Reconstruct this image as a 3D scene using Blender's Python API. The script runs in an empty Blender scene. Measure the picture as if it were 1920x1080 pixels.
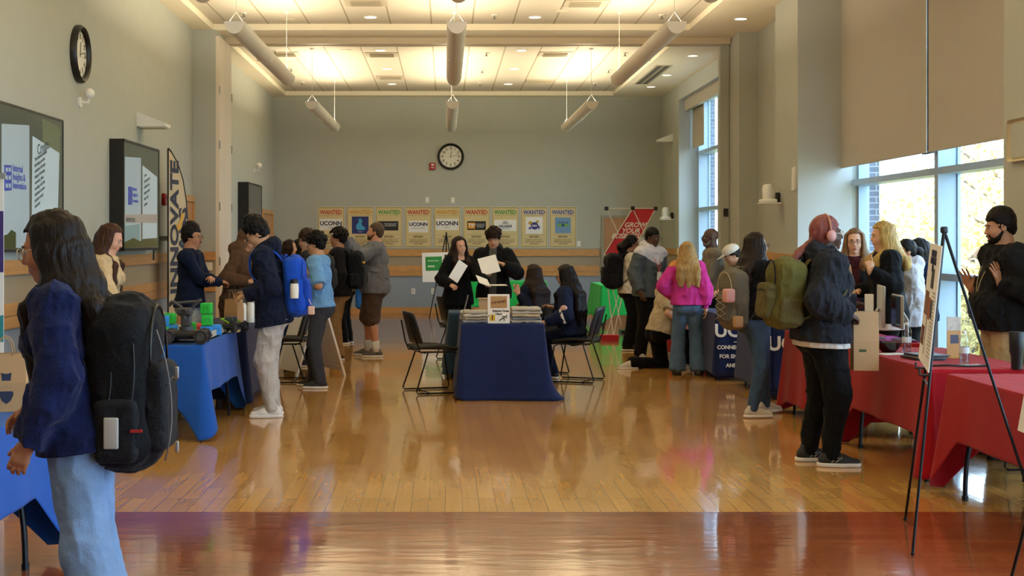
import bpy, math, random
import numpy as np
from mathutils import Vector, Matrix
random.seed(7)
C = bpy.context.scene.collection
SC = bpy.context.scene
PI = math.pi
# ------------------------------------------------------------ camera, world, sun, lights, exposure
CAMZ, F = 1.57, 2500.0
cam_d = bpy.data.cameras.new('camera'); cam = bpy.data.objects.new('camera', cam_d); C.objects.link(cam)
cam.location = (0, 0, CAMZ); cam.rotation_euler = (PI/2, 0, 0)
cam_d.sensor_width = 36; cam_d.lens = F/1920*36
cam_d.shift_x = 125/1920; cam_d.shift_y = -90/1920
cam_d.clip_start = .1; cam_d.clip_end = 300
SC.camera = cam
SC.view_settings.view_transform = 'Standard'; SC.view_settings.look = 'None'
SC.view_settings.gamma = 1; SC.view_settings.use_curve_mapping = False
SC.view_settings.exposure = -0.2
SC.cycles.max_bounces = 8; SC.cycles.diffuse_bounces = 5; SC.cycles.glossy_bounces = 3
SC.cycles.transparent_max_bounces = 12; SC.cycles.sample_clamp_indirect = 6
wd = bpy.data.worlds.new('sky'); SC.world = wd; wd.use_nodes = True
bg = wd.node_tree.nodes['Background']
bg.inputs[0].default_value = (.55, .77, 1.0, 1); bg.inputs[1].default_value = 9.5
sun_d = bpy.data.lights.new('sun', 'SUN'); sun = bpy.data.objects.new('sun', sun_d); C.objects.link(sun)
sun_d.energy = 26; sun_d.angle = math.radians(.6); sun_d.color = (1, .93, .78)
sun.rotation_euler = (math.radians(18), math.radians(-52), 0)   # travels towards +X, down

def WX(x, Y): return (x-835)*Y/F
def WZ(y, Y): return CAMZ-(y-450)*Y/F
def P3(x, y, Y): return Vector((WX(x, Y), Y, WZ(y, Y)))

# ------------------------------------------------------------ materials
def lin(c):
    if isinstance(c, str):
        c = tuple(int(c[i:i+2], 16)/255 for i in (0, 2, 4))
    return tuple(((v/12.92) if v <= .04045 else ((v+.055)/1.055)**2.4) for v in c)+(1,)
MC = {}
def mat(name, col, rough=.6, metal=0, bump=0, bscale=60, vary=0, vscale=4, spec=.5, sheen=0, emit=None, es=0, alpha=None, sss=0, coat=0, stretch=None):
    if name in MC: return MC[name]
    m = bpy.data.materials.new(name); m.use_nodes = True
    nt = m.node_tree; b = nt.nodes['Principled BSDF']
    c = lin(col) if not (isinstance(col, tuple) and len(col) == 4) else col
    b.inputs['Base Color'].default_value = c
    b.inputs['Roughness'].default_value = rough; b.inputs['Metallic'].default_value = metal
    b.inputs['Specular IOR Level'].default_value = spec
    if sheen: b.inputs['Sheen Weight'].default_value = sheen; b.inputs['Sheen Roughness'].default_value = .5
    if coat: b.inputs['Coat Weight'].default_value = coat; b.inputs['Coat Roughness'].default_value = .05
    if sss:
        b.inputs['Subsurface Weight'].default_value = sss; b.inputs['Subsurface Radius'].default_value = (.02, .008, .005); b.inputs['Subsurface Scale'].default_value = 1
    if emit:
        b.inputs['Emission Color'].default_value = lin(emit); b.inputs['Emission Strength'].default_value = es
    tc = nt.nodes.new('ShaderNodeTexCoord'); src = tc.outputs['Object']
    if stretch:
        mp = nt.nodes.new('ShaderNodeMapping'); mp.inputs['Scale'].default_value = stretch
        nt.links.new(src, mp.inputs[0]); src = mp.outputs[0]
    if vary or True:
        n = nt.nodes.new('ShaderNodeTexNoise'); n.inputs['Scale'].default_value = vscale; n.inputs['Detail'].default_value = 4
        nt.links.new(src, n.inputs['Vector'])
        mx = nt.nodes.new('ShaderNodeMix'); mx.data_type = 'RGBA'; mx.blend_type = 'MULTIPLY'
        v = vary or .04
        r = nt.nodes.new('ShaderNodeMapRange'); r.inputs[1].default_value = .3; r.inputs[2].default_value = .7
        r.inputs[3].default_value = 1-v; r.inputs[4].default_value = 1
        nt.links.new(n.outputs[0], r.inputs[0])
        mx.inputs[0].default_value = 1; mx.inputs[6].default_value = c
        nt.links.new(r.outputs[0], mx.inputs[7]); nt.links.new(mx.outputs[2], b.inputs['Base Color'])
    if bump:
        n2 = nt.nodes.new('ShaderNodeTexNoise'); n2.inputs['Scale'].default_value = bscale; n2.inputs['Detail'].default_value = 3
        nt.links.new(src, n2.inputs['Vector'])
        bp = nt.nodes.new('ShaderNodeBump'); bp.inputs['Strength'].default_value = bump; bp.inputs['Distance'].default_value = .01
        nt.links.new(n2.outputs[0], bp.inputs['Height']); nt.links.new(bp.outputs[0], b.inputs['Normal'])
    MC[name] = m; return m
def fabric(name, col, rough=.9, vary=.18, bump=.35, bscale=90, sheen=.03, spec=.12, vscale=9, stretch=None):
    return mat('fabric_'+name, col, rough, 0, bump, bscale, vary, vscale, spec, sheen, stretch=stretch)
def skinm(name, col):
    return mat('skin_'+name, col, .48, 0, .12, 220, .10, 14, .4, sss=.06)
def hairm(name, col, rough=.42):
    return mat('hair_'+name, col, rough, 0, .5, 160, .5, 70, .16, stretch=(1, 1, .08))
def emitm(name, col, es):
    if name in MC: return MC[name]
    m = bpy.data.materials.new(name); m.use_nodes = True; nt = m.node_tree
    nt.nodes.remove(nt.nodes['Principled BSDF'])
    e = nt.nodes.new('ShaderNodeEmission'); e.inputs[0].default_value = lin(col); e.inputs[1].default_value = es
    nt.links.new(e.outputs[0], nt.nodes['Material Output'].inputs[0]); MC[name] = m; return m
def glassm(name, tint=(1, 1, 1), gl=.08):
    if name in MC: return MC[name]
    m = bpy.data.materials.new(name); m.use_nodes = True; nt = m.node_tree
    nt.nodes.remove(nt.nodes['Principled BSDF'])
    t = nt.nodes.new('ShaderNodeBsdfTransparent'); t.inputs[0].default_value = (*tint, 1)
    g = nt.nodes.new('ShaderNodeBsdfGlossy'); g.inputs['Roughness'].default_value = .02
    lw = nt.nodes.new('ShaderNodeLayerWeight'); lw.inputs[0].default_value = .5
    pw = nt.nodes.new('ShaderNodeMath'); pw.operation = 'POWER'; pw.inputs[1].default_value = 5; nt.links.new(lw.outputs['Facing'], pw.inputs[0])
    f = nt.nodes.new('ShaderNodeMath'); f.operation = 'MULTIPLY_ADD'; f.inputs[1].default_value = .5; f.inputs[2].default_value = gl*.5; nt.links.new(pw.outputs[0], f.inputs[0])
    mx = nt.nodes.new('ShaderNodeMixShader')
    nt.links.new(f.outputs[0], mx.inputs[0]); nt.links.new(t.outputs[0], mx.inputs[1]); nt.links.new(g.outputs[0], mx.inputs[2])
    nt.links.new(mx.outputs[0], nt.nodes['Material Output'].inputs[0]); MC[name] = m; return m

# ------------------------------------------------------------ object helpers
def thing(name, label, cat, loc=(0, 0, 0), rz=0, group=None):
    o = bpy.data.objects.new(name, None); C.objects.link(o)
    o.empty_display_size = .1
    o.location = loc; o.rotation_euler = (0, 0, rz); o['label'] = label; o['category'] = cat
    if group: o['group'] = group
    return o
def tag(o, label, cat, group=None):
    o['label'] = label; o['category'] = cat
    if group: o['group'] = group
    return o
def struct(o): o['kind'] = 'structure'; return o
def link(name, me, m, parent=None, loc=None, rz=0, smooth=None):
    for mm in (m if isinstance(m, (list, tuple)) else [m]): me.materials.append(mm)
    if smooth is not None:
        me.polygons.foreach_set('use_smooth', [True]*len(me.polygons))
        if smooth < 3: me.set_sharp_from_angle(angle=smooth)
    o = bpy.data.objects.new(name, me); C.objects.link(o)
    if parent: o.parent = parent
    if loc is not None: o.location = loc
    if rz: o.rotation_euler = (0, 0, rz)
    return o
class MB:
    """collects simple shapes, then links them as ONE mesh object"""
    def __init__(s): s.v = []; s.f = []; s.mi = []; s.cur = 0
    def add(s, vs, fs):
        n = len(s.v); s.v += [tuple(v) for v in vs]; s.f += [tuple(i+n for i in f) for f in fs]; s.mi += [s.cur]*len(fs); return s
    def box(s, a, b, M=None):
        (x0, y0, z0), (x1, y1, z1) = a, b
        x0, x1 = min(x0, x1), max(x0, x1); y0, y1 = min(y0, y1), max(y0, y1); z0, z1 = min(z0, z1), max(z0, z1)
        vs = [Vector(p) for p in ((x0,y0,z0),(x1,y0,z0),(x1,y1,z0),(x0,y1,z0),(x0,y0,z1),(x1,y0,z1),(x1,y1,z1),(x0,y1,z1))]
        if M is not None: vs = [M @ v for v in vs]
        return s.add(vs, [(0,3,2,1),(4,5,6,7),(0,1,5,4),(1,2,6,5),(2,3,7,6),(3,0,4,7)])
    def rbox(s, a, b, r=.01, M=None, n=3):
        """box with rounded vertical edges and softened top/bottom"""
        (x0, y0, z0), (x1, y1, z1) = a, b
        rings = []
        def ring(ins, z):
            ps = []; rr = max(r-ins, 1e-4)
            for cx, cy, a0 in ((x1-r, y1-r, 0), (x0+r, y1-r, 90), (x0+r, y0+r, 180), (x1-r, y0+r, 270)):
                for k in range(n+1):
                    t = math.radians(a0+90*k/n); ps.append(Vector((cx+rr*math.cos(t), cy+rr*math.sin(t), z)))
            return ps
        for k in range(n+1):
            t = PI/2*k/n; rings.append(ring(r*(1-math.sin(t)), z0+r*(1-math.cos(t))))
        for k in range(n+1):
            t = PI/2*k/n; rings.append(ring(r*(1-math.cos(t)), z1-r*(1-math.sin(t))))
        return s.loft(rings, M=M)
    def loft(s, rings, closed=True, caps=True, M=None):
        m = len(rings[0]); vs = [p for rg in rings for p in rg]
        if M is not None: vs = [M @ Vector(v) for v in vs]
        fs = []
        for i in range(len(rings)-1):
            for j in range(m if closed else m-1):
                k = (j+1) % m
                fs.append((i*m+j, i*m+k, (i+1)*m+k, (i+1)*m+j))
        if caps and closed:
            fs.append(tuple(reversed(range(m)))); fs.append(tuple((len(rings)-1)*m+j for j in range(m)))
        return s.add(vs, fs)
    def tube(s, pts, r, n=8, closed=False, M=None, flat=None):
        pts = [Vector(p) for p in pts]; L = len(pts); rings = []
        up = None
        for i, p in enumerate(pts):
            if closed: d = pts[(i+1) % L]-pts[i-1]
            else: d = pts[min(i+1, L-1)]-pts[max(i-1, 0)]
            d.normalize()
            if up is None: up = Vector((0, 0, 1)) if abs(d.z) < .9 else Vector((1, 0, 0))
            a = d.cross(up).normalized(); b = a.cross(d).normalized(); up = b
            rr = r[i] if isinstance(r, (list, tuple)) else r
            fa, fb = (1, 1) if flat is None else flat
            rings.append([p+a*math.cos(2*PI*k/n)*rr*fa+b*math.sin(2*PI*k/n)*rr*fb for k in range(n)])
        if closed: rings.append(rings[0]); return s.loft(rings, caps=False, M=M)
        return s.loft(rings, M=M)
    def cyl(s, c, r, h, n=24, r2=None, M=None, axis='z'):
        c = Vector(c); r2 = r if r2 is None else r2
        def pt(t, rr, hh):
            a, b = rr*math.cos(t), rr*math.sin(t)
            return c+{'z': Vector((a, b, hh)), 'x': Vector((hh, a, b)), 'y': Vector((b, hh, a))}[axis]
        return s.loft([[pt(2*PI*k/n, r, 0) for k in range(n)], [pt(2*PI*k/n, r2, h) for k in range(n)]], M=M)
    def lathe(s, prof, c=(0, 0, 0), n=20, M=None, caps=True):
        c = Vector(c)
        return s.loft([[c+Vector((r*math.cos(2*PI*k/n), r*math.sin(2*PI*k/n), z)) for k in range(n)] for r, z in prof], M=M, caps=caps)
    def ball(s, c, r, n=10, M=None):
        rr = r if isinstance(r, (tuple, list)) else (r, r, r); c = Vector(c)
        rings = []
        for i in range(n+1):
            t = PI*max(min(i/n, .995), .005)
            rings.append([c+Vector((rr[0]*math.sin(t)*math.cos(2*PI*k/(2*n)), rr[1]*math.sin(t)*math.sin(2*PI*k/(2*n)), -rr[2]*math.cos(t))) for k in range(2*n)])
        return s.loft(rings, M=M)
    def prism(s, poly, h, M=None, z=0):
        """poly in xy, extruded along z"""
        return s.loft([[Vector((x, y, z)) for x, y in poly], [Vector((x, y, z+h)) for x, y in poly]], M=M)
    def quad(s, *p): return s.add(p, [tuple(range(len(p)))])
    def build(s, name, m, parent=None, loc=None, rz=0, smooth=.6):
        me = bpy.data.meshes.new(name); me.from_pydata(s.v, [], s.f)
        if isinstance(m, (list, tuple)): me.polygons.foreach_set('material_index', s.mi)
        me.update()
        return link(name, me, m, parent, loc, rz, smooth)
def dup(root, loc, rz=None, label=None, group=None):
    r = root.copy(); C.objects.link(r); r.location = loc
    if rz is not None: r.rotation_euler = (0, 0, rz)
    if label: r['label'] = label
    if group: r['group'] = group
    for ch in list(root.children):
        c = ch.copy(); C.objects.link(c); c.parent = r
        for g in ch.children:
            d = g.copy(); C.objects.link(d); d.parent = c
    return r
def text(name, s, size, m, parent, loc, rot=(PI/2, 0, 0), ext=.0015, align='CENTER', off=0, sx=1, shear=0, spacing=1):
    """lettering as a thin mesh; default rot faces -Y"""
    cu = bpy.data.curves.new(name, 'FONT'); cu.body = s; cu.size = size; cu.extrude = ext; cu.offset = off
    cu.align_x = align; cu.align_y = 'CENTER'; cu.resolution_u = 3; cu.shear = shear; cu.space_character = spacing
    o = bpy.data.objects.new(name, cu); C.objects.link(o)
    bpy.context.view_layer.update()
    me = bpy.data.meshes.new_from_object(o.evaluated_get(bpy.context.evaluated_depsgraph_get()))
    bpy.data.objects.remove(o); bpy.data.curves.remove(cu)
    if sx != 1: me.transform(Matrix.Diagonal((sx, 1, 1, 1)))
    me.materials.clear(); me.materials.append(m); me.name = name
    t = bpy.data.objects.new(name, me); C.objects.link(t); t.parent = parent
    t.location = loc; t.rotation_euler = rot
    return t
def arc(c, r, a0, a1, n, pl='xz'):
    out = []
    for k in range(n+1):
        t = math.radians(a0+(a1-a0)*k/n); a, b = r*math.cos(t), r*math.sin(t)
        out.append(Vector((c[0]+a, c[1], c[2]+b)) if pl == 'xz' else Vector((c[0], c[1]+a, c[2]+b)) if pl == 'yz' else Vector((c[0]+a, c[1]+b, c[2])))
    return out
def bez(p0, p1, p2, p3, n=10):
    p0, p1, p2, p3 = map(Vector, (p0, p1, p2, p3)); o = []
    for i in range(n+1):
        t = i/n; o.append(p0*(1-t)**3+p1*3*t*(1-t)**2+p2*3*t*t*(1-t)+p3*t**3)
    return o
# ============================================================ ROOM
XL, YB, ZC, ZT = -3.68, 28.64, 4.64, 4.73
M_up = mat('wall_paint', 'b0b3a9', .75, bump=.15, bscale=120, vary=.03)
M_mid = mat('wallcovering_taupe', 'a3967f', .8, bump=.25, bscale=200, vary=.05)
M_low = mat('wall_paint_bluegrey', '8f9aa6', .7, vary=.03)
M_jamb = mat('jamb_paint', 'b6bbb9', .7, vary=.02)
M_soff = mat('soffit_paint', 'efe6cd', .8, vary=.02)
M_wood = mat('maple_trim', 'cf9a5c', .38, vary=.22, vscale=6, stretch=(1, .35, 5), coat=.2)
M_white = mat('white_plastic', 'e8e6dd', .4)
M_panel = mat('partition_vinyl', 'e2d6c4', .6, bump=.1, bscale=150)
M_alu = mat('window_frame_paint', '9fb4c8', .35, metal=.1)
M_black = mat('black_plastic', '131314', .4)
M_metal = mat('black_metal', '17181b', .32, metal=.6)
M_steel = mat('steel', 'a9a9a9', .3, metal=.9)

def floor_mat(name, c1, c2, c3, along_y=True, rough=.13):
    m = bpy.data.materials.new(name); m.use_nodes = True; nt = m.node_tree; b = nt.nodes['Principled BSDF']
    N = lambda t: nt.nodes.new('ShaderNode'+t)
    tc = N('TexCoord'); mp = N('Mapping'); nt.links.new(tc.outputs['Object'], mp.inputs[0])
    if along_y: mp.inputs['Rotation'].default_value = (0, 0, PI/2)
    br = N('TexBrick'); nt.links.new(mp.outputs[0], br.inputs['Vector'])
    br.inputs['Scale'].default_value = 1; br.inputs['Brick Width'].default_value = .9; br.inputs['Row Height'].default_value = .10
    br.inputs['Mortar Size'].default_value = .0026; br.inputs['Mortar Smooth'].default_value = .3; br.offset = .37; br.offset_frequency = 3
    br.inputs['Color1'].default_value = lin(c1); br.inputs['Color2'].default_value = lin(c2); br.inputs['Mortar'].default_value = lin(c3)
    n = N('TexNoise'); n.inputs['Scale'].default_value = 3; n.inputs['Detail'].default_value = 6
    m2 = N('Mapping'); m2.inputs['Scale'].default_value = (.6, 14, 1); nt.links.new(mp.outputs[0], m2.inputs[0]); nt.links.new(m2.outputs[0], n.inputs['Vector'])
    r = N('MapRange'); r.inputs[1].default_value = .3; r.inputs[2].default_value = .7; r.inputs[3].default_value = .91; r.inputs[4].default_value = 1.03
    nt.links.new(n.outputs[0], r.inputs[0])
    mx = N('Mix'); mx.data_type = 'RGBA'; mx.blend_type = 'MULTIPLY'; mx.inputs[0].default_value = 1
    nt.links.new(br.outputs[0], mx.inputs[6]); nt.links.new(r.outputs[0], mx.inputs[7]); nt.links.new(mx.outputs[2], b.inputs['Base Color'])
    # board-scale waviness, scuffs
    n3 = N('TexNoise'); n3.inputs['Scale'].default_value = 2.2; n3.inputs['Detail'].default_value = 3
    m3 = N('Mapping'); m3.inputs['Scale'].default_value = (1, 3.5, 1); nt.links.new(mp.outputs[0], m3.inputs[0]); nt.links.new(m3.outputs[0], n3.inputs['Vector'])
    bp = N('Bump'); bp.inputs['Strength'].default_value = .07; bp.inputs['Distance'].default_value = .02; nt.links.new(n3.outputs[0], bp.inputs['Height'])
    bp2 = N('Bump'); bp2.inputs['Strength'].default_value = .12; bp2.inputs['Distance'].default_value = .0012; nt.links.new(br.outputs['Fac'], bp2.inputs['Height']); bp2.invert = True
    nt.links.new(bp.outputs[0], bp2.inputs['Normal']); nt.links.new(bp2.outputs[0], b.inputs['Normal'])
    n4 = N('TexNoise'); n4.inputs['Scale'].default_value = 1.1; n4.inputs['Detail'].default_value = 8
    nt.links.new(tc.outputs['Object'], n4.inputs['Vector'])
    r4 = N('MapRange'); r4.inputs[1].default_value = .35; r4.inputs[2].default_value = .7; r4.inputs[3].default_value = rough-.04; r4.inputs[4].default_value = rough+.09
    nt.links.new(n4.outputs[0], r4.inputs[0]); nt.links.new(r4.outputs[0], b.inputs['Roughness'])
    b.inputs['Specular IOR Level'].default_value = .5
    b.inputs['Coat Weight'].default_value = .55; b.inputs['Coat Roughness'].default_value = .06; nt.links.new(bp.outputs[0], b.inputs['Coat Normal'])
    return m
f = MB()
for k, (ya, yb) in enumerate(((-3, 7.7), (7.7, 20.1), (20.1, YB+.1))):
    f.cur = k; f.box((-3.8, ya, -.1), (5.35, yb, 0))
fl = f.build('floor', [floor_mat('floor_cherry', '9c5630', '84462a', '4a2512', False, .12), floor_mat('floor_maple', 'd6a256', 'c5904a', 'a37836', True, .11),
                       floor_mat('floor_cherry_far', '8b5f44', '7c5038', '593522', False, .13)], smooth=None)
struct(fl)

# ceiling: soffit ring + recessed tile field
cz = MB()
for a, b in (((XL, -3), (-3.39, YB)), ((3.56, -3), (5.2, YB)), ((-3.39, 19.5), (3.56, 21.0)), ((-3.39, 28.3), (3.56, YB)), ((-3.39, -3), (3.56, 1.0))):
    cz.box((a[0], a[1], ZC), (b[0], b[1], ZT+.002))
struct(cz.build('ceiling', M_soff, smooth=None))
mt = bpy.data.materials.new('ceiling_tile'); mt.use_nodes = True; nt = mt.node_tree; b = nt.nodes['Principled BSDF']; b.inputs['Roughness'].default_value = .9
tc = nt.nodes.new('ShaderNodeTexCoord'); sp = nt.nodes.new('ShaderNodeSeparateXYZ'); nt.links.new(tc.outputs['Object'], sp.inputs[0])
def gridline(out, step, off, w):
    a = nt.nodes.new('ShaderNodeMath'); a.operation = 'ADD'; a.inputs[1].default_value = 100*step-off; nt.links.new(out, a.inputs[0])
    m_ = nt.nodes.new('ShaderNodeMath'); m_.operation = 'MODULO'; m_.inputs[1].default_value = step; nt.links.new(a.outputs[0], m_.inputs[0])
    l = nt.nodes.new('ShaderNodeMath'); l.operation = 'LESS_THAN'; l.inputs[1].default_value = w; nt.links.new(m_.outputs[0], l.inputs[0]); return l.outputs[0]
gx = gridline(sp.outputs[0], .595, -.215, .022); gy = gridline(sp.outputs[1], 1.22, .3, .016)
gy2 = nt.nodes.new('ShaderNodeMath'); gy2.operation = 'MULTIPLY'; gy2.inputs[1].default_value = .3; nt.links.new(gy, gy2.inputs[0])
mxx = nt.nodes.new('ShaderNodeMath'); mxx.operation = 'MAXIMUM'; nt.links.new(gx, mxx.inputs[0]); nt.links.new(gy2.outputs[0], mxx.inputs[1])
mc = nt.nodes.new('ShaderNodeMix'); mc.data_type = 'RGBA'; mc.inputs[6].default_value = lin('cdc6b4'); mc.inputs[7].default_value = lin('9c927a')
nt.links.new(mxx.outputs[0], mc.inputs[0]); nt.links.new(mc.outputs[2], b.inputs['Base Color'])
ct = MB(); ct.box((-3.8, -3, ZT), (5.35, YB+.1, ZT+.15)); struct(ct.build('ceiling', mt, smooth=None))

def wall(name, x0, x1, y0, y1, z1=ZC, m_hi=M_up, z0=0):
    w = MB()
    for k, (a, b_) in enumerate(((0, .81), (.81, 1.39), (1.39, z1))):
        w.cur = k; w.box((x0, y0, max(a, z0)), (x1, y1, b_))
    return struct(w.build(name, [M_low, M_mid, m_hi], smooth=None))
wall('wall_left', XL-.15, XL, -3, YB+.15)
wall('wall_back', XL, 5.2, YB, YB+.15)
wall('wall_front', XL, 5.2, -3.15, -3)
# pilaster at the partition, left
wall('wall_left', XL, -3.35, 19.45, 20.3)
# right side: piers and window bays
for (x0, y0, y1) in ((4.33, -3, -1), (4.33, 9.0, 10.34), (4.33, 16.4, 17.5), (4.62, 17.5, 19.7), (4.34, 19.7, 20.4), (4.62, 20.4, 22.2), (4.62, 26.4, YB)):
    wall('wall_right', x0, 5.2, y0, y1)
# plain painted reveals facing the windows
for x0, y1, zt in ((4.332, 16.4, 4.6), (4.622, 26.4, 4.34)):
    w = MB(); w.box((x0, y1-.012, 0), (5.0, y1, zt)); struct(w.build('wall_right', M_jamb, smooth=None))
# headers and sills of the window bays
BAYS = ((-1, 9.0, 4.6), (10.34, 16.4, 4.6), (22.2, 26.4, 4.34))
for y0, y1, zt in BAYS:
    w = MB(); w.box((4.62, y0, zt), (5.2, y1, ZC)) if zt < 4.5 else w.box((4.9, y0, zt), (5.2, y1, ZC))
    w.box((4.98, y0, 0), (5.2, y1, .12)); struct(w.build('wall_right', M_jamb, smooth=None))
M_brick = mat('outer_brick', '6d6f7c', .85)
nt = M_brick.node_tree; br = nt.nodes.new('ShaderNodeTexBrick'); br.inputs['Scale'].default_value = 1; br.inputs['Brick Width'].default_value = .2; br.inputs['Row Height'].default_value = .075
br.inputs['Mortar Size'].default_value = .006; br.inputs['Color1'].default_value = lin('6a6b78'); br.inputs['Color2'].default_value = lin('5b5d6c'); br.inputs['Mortar'].default_value = lin('a5a7ad')
mp = nt.nodes.new('ShaderNodeMapping'); mp.inputs['Rotation'].default_value = (PI/2, 0, 0); tc = nt.nodes.new('ShaderNodeTexCoord')
nt.links.new(tc.outputs['Object'], mp.inputs[0]); nt.links.new(mp.outputs[0], br.inputs['Vector']); nt.links.new(br.outputs[0], nt.nodes['Principled BSDF'].inputs['Base Color'])
ow = MB()
for y0, y1 in ((-3.1, -1), (9, 10.34), (16.4, 22.2), (26.4, YB+.2)): ow.box((5.2, y0, -6), (5.34, y1, 5))
ow.box((5.2, -3.1, 4.55), (5.34, YB+.2, 5.0)); ow.box((5.2, -3.1, -6), (5.34, YB+.2, .1))
struct(ow.build('wall_right', M_brick, smooth=None))
# windows
M_glass = glassm('window_glass', (.97, .99, 1))
def window(n, y0, y1, muls, trans, zt):
    e = bpy.data.objects.new('window_%d' % n, None); C.objects.link(e); e.location = (5.1, y0, .12); struct(e)
    H = zt-.12; L = y1-y0
    fr = MB(); fr.box((-.03, 0, 0), (.1, .05, H)); fr.box((-.03, L-.05, 0), (.1, L, H)); fr.box((-.1, 0, 0), (.1, L, .06)); fr.box((-.03, 0, H-.05), (.1, L, H))
    fr.build('window_frame', M_alu, e, smooth=None)
    for mu in muls:
        t = MB(); t.box((-.13, mu-y0-.05, .06), (.1, mu-y0+.05, H-.05)); t.box((.06, mu-y0-.07, .06), (.08, mu-y0+.07, H-.05)); t.build('mullion', M_alu, e, smooth=None)
    for z in trans:
        t = MB(); t.box((-.12, .05, z-.155), (.1, L-.05, z-.085)); t.build('transom', M_alu, e, smooth=None)
    g = MB(); g.box((.06, .03, .03), (.066, L-.03, H-.03)); g.build('pane', M_glass, e, smooth=None)
window(1, 10.34, 16.4, (13.5,), (2.27, 1.2, 3.4), 4.6)
window(2, 22.2, 26.4, (24.3, 26.2), (2.17, 3.28, 1.1), 4.34)
window(3, -1, 9.0, (1.6, 4.2, 6.8), (2.27, 1.2, 3.4), 4.6)  # unseen near bay, added for the daylight it lets in
# roller shades
M_shade = mat('shade_cloth', 'bbb4a6', .85, bump=.2, bscale=300, vary=.03)
def shade(label, y0, y1, z0, z1, x=4.87, grp=None):
    t = thing('roller_shade', label, 'window shade', (x, y0, z1), 0, grp); L = y1-y0
    s = MB(); s.box((-.004, 0, z0-z1+.02), (.004, L, 0)); s.build('shade_cloth', M_shade, t, smooth=None)
    s = MB(); s.tube([(0, 0, z0-z1+.014), (0, L, z0-z1+.014)], .014, 8, flat=(.6, 1)); s.build('hem_bar', M_shade, t)
    s = MB(); s.tube([(.0, 0, -.035), (0, L, -.035)], .045, 10); s.build('roller', M_white, t)
shade('tall beige roller shade half lowered over the big window, the farther one', 13.49, 16.40, 2.45, 4.6)
shade('tall beige roller shade half lowered over the big window, beside the near wall pier', 10.36, 13.43, 2.45, 4.6)
g = MB(); g.box((-.01, .0, -2.13), (.03, .30, 0)); tag(g.build('shade_guide', mat('dark_bronze', '2c2a29', .5), None, (4.925, 13.46, 4.58), smooth=None), 'dark strip added behind the gap between the two tall beige shades', 'gap backing')  # added strip: keeps the gap dark and hides the sky behind it
shade('short beige shade panel hanging in the far window', 25.15, 26.3, 3.37, 4.3, 4.88)
v = MB(); v.box((-.04, 0, -.22), (.04, 4.0, 0)); v.box((-.05, 0, -.02), (.05, 4.0, .0)); tag(v.build('shade_valance', M_shade, None, (4.76, 22.3, 4.335), smooth=None), 'long beige shade box along the head of the far window', 'valance')

# rails, baseboards
tn = [0]
def trim(a, b_, m=M_wood, name=None):
    tn[0] += 1; t = MB(); t.box(a, b_); o = t.build(name or 'trim_%d' % tn[0], m, smooth=None); return struct(o)
def rails_y(x, y0, y1, sgn):   # along a wall running in y; sgn: direction into room
    t = .028*sgn
    trim((x, y0, 1.275), (x+t, y1, 1.40)); trim((x, y0, .825), (x+t, y1, .925)); trim((x, y0, .93), (x+t*.9, y1, 1.035))
def rails_x(x0, x1, y):
    trim((x0, y, 1.225), (x1, y-.028, 1.365)); trim((x0, y, .80), (x1, y-.028, .885)); trim((x0, y, .89), (x1, y-.025, 1.02))
rails_y(XL, -3, 18.1, 1); rails_y(XL, 20.35, 26.55, 1)
rails_x(XL+.03, 3.30, YB); rails_x(4.1, 4.6, YB)
trim((XL, 19.45, 1.275), (-3.35, 19.42, 1.40)); trim((XL, 19.45, .825), (-3.35, 19.42, 1.035))
rails_y(4.33, 16.4, 17.5, -1); rails_y(4.62, 17.5, 19.7, -1); rails_y(4.62, 26.4, YB, -1)
trim((4.34, 19.7, 1.275), (4.62, 19.67, 1.40)); trim((4.34, 19.7, .825), (4.62, 19.67, 1.035))
for y0, y1 in ((-3, 18.1), (20.35, 26.55)): trim((XL, y0, 0), (XL+.02, y1, .12), name='baseboard_left')
trim((XL, YB, 0), (3.30, YB-.02, .125), name='baseboard_back'); trim((4.1, YB, 0), (4.6, YB-.02, .125), name='baseboard_back')
trim((4.62, 17.5, 0), (4.6, 19.7, .12), name='baseboard_right'); trim((4.62, 26.4, 0), (4.6, YB, .12), name='baseboard_right')
trim((XL, 19.45, 0), (-3.35, 19.43, .12), name='baseboard_left')
# partition track on the beam
tr = MB(); tr.box((-3.35, 20.25, 4.55), (4.33, 20.33, ZC)); tr.box((-3.35, 20.47, 4.55), (4.33, 20.55, ZC)); tr.box((-3.35, 20.3, 4.61), (4.33, 20.5, ZC)); 
struct(tr.build('trim_90', mat('track_paint', 'cdbfa4', .5), smooth=None))
# folded partition, left
t = thing('folding_partition', 'pale folded partition panels parked in the left pilaster under the track', 'partition', (-3.33, 19.45, 0))
for k in range(2):
    p = MB(); p.box((-.02, k*.56+.005, .02), (.03, k*.56+.55, 4.55)); p.build('panel', M_panel, t, smooth=None)
for z in (.4, 1.2, 2.0, 2.9, 3.7):
    for yy in (.0, 1.1): p = MB(); p.box((.03, yy, z), (.045, yy+.03, z+.12)); p.build('hinge', M_steel, t, smooth=None)
t = thing('partition_jamb', 'grey partition end jamb standing against the right column', 'partition', (4.27, 20.42, 0))
p = MB(); p.box((-.07, -.05, 0), (.065, .1, 4.55)); p.build('post', M_up, t, smooth=None)
p = MB(); p.box((-.02, -.065, 1.93), (.05, -.05, 2.05)); p.build('latch', M_black, t, smooth=None)

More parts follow.
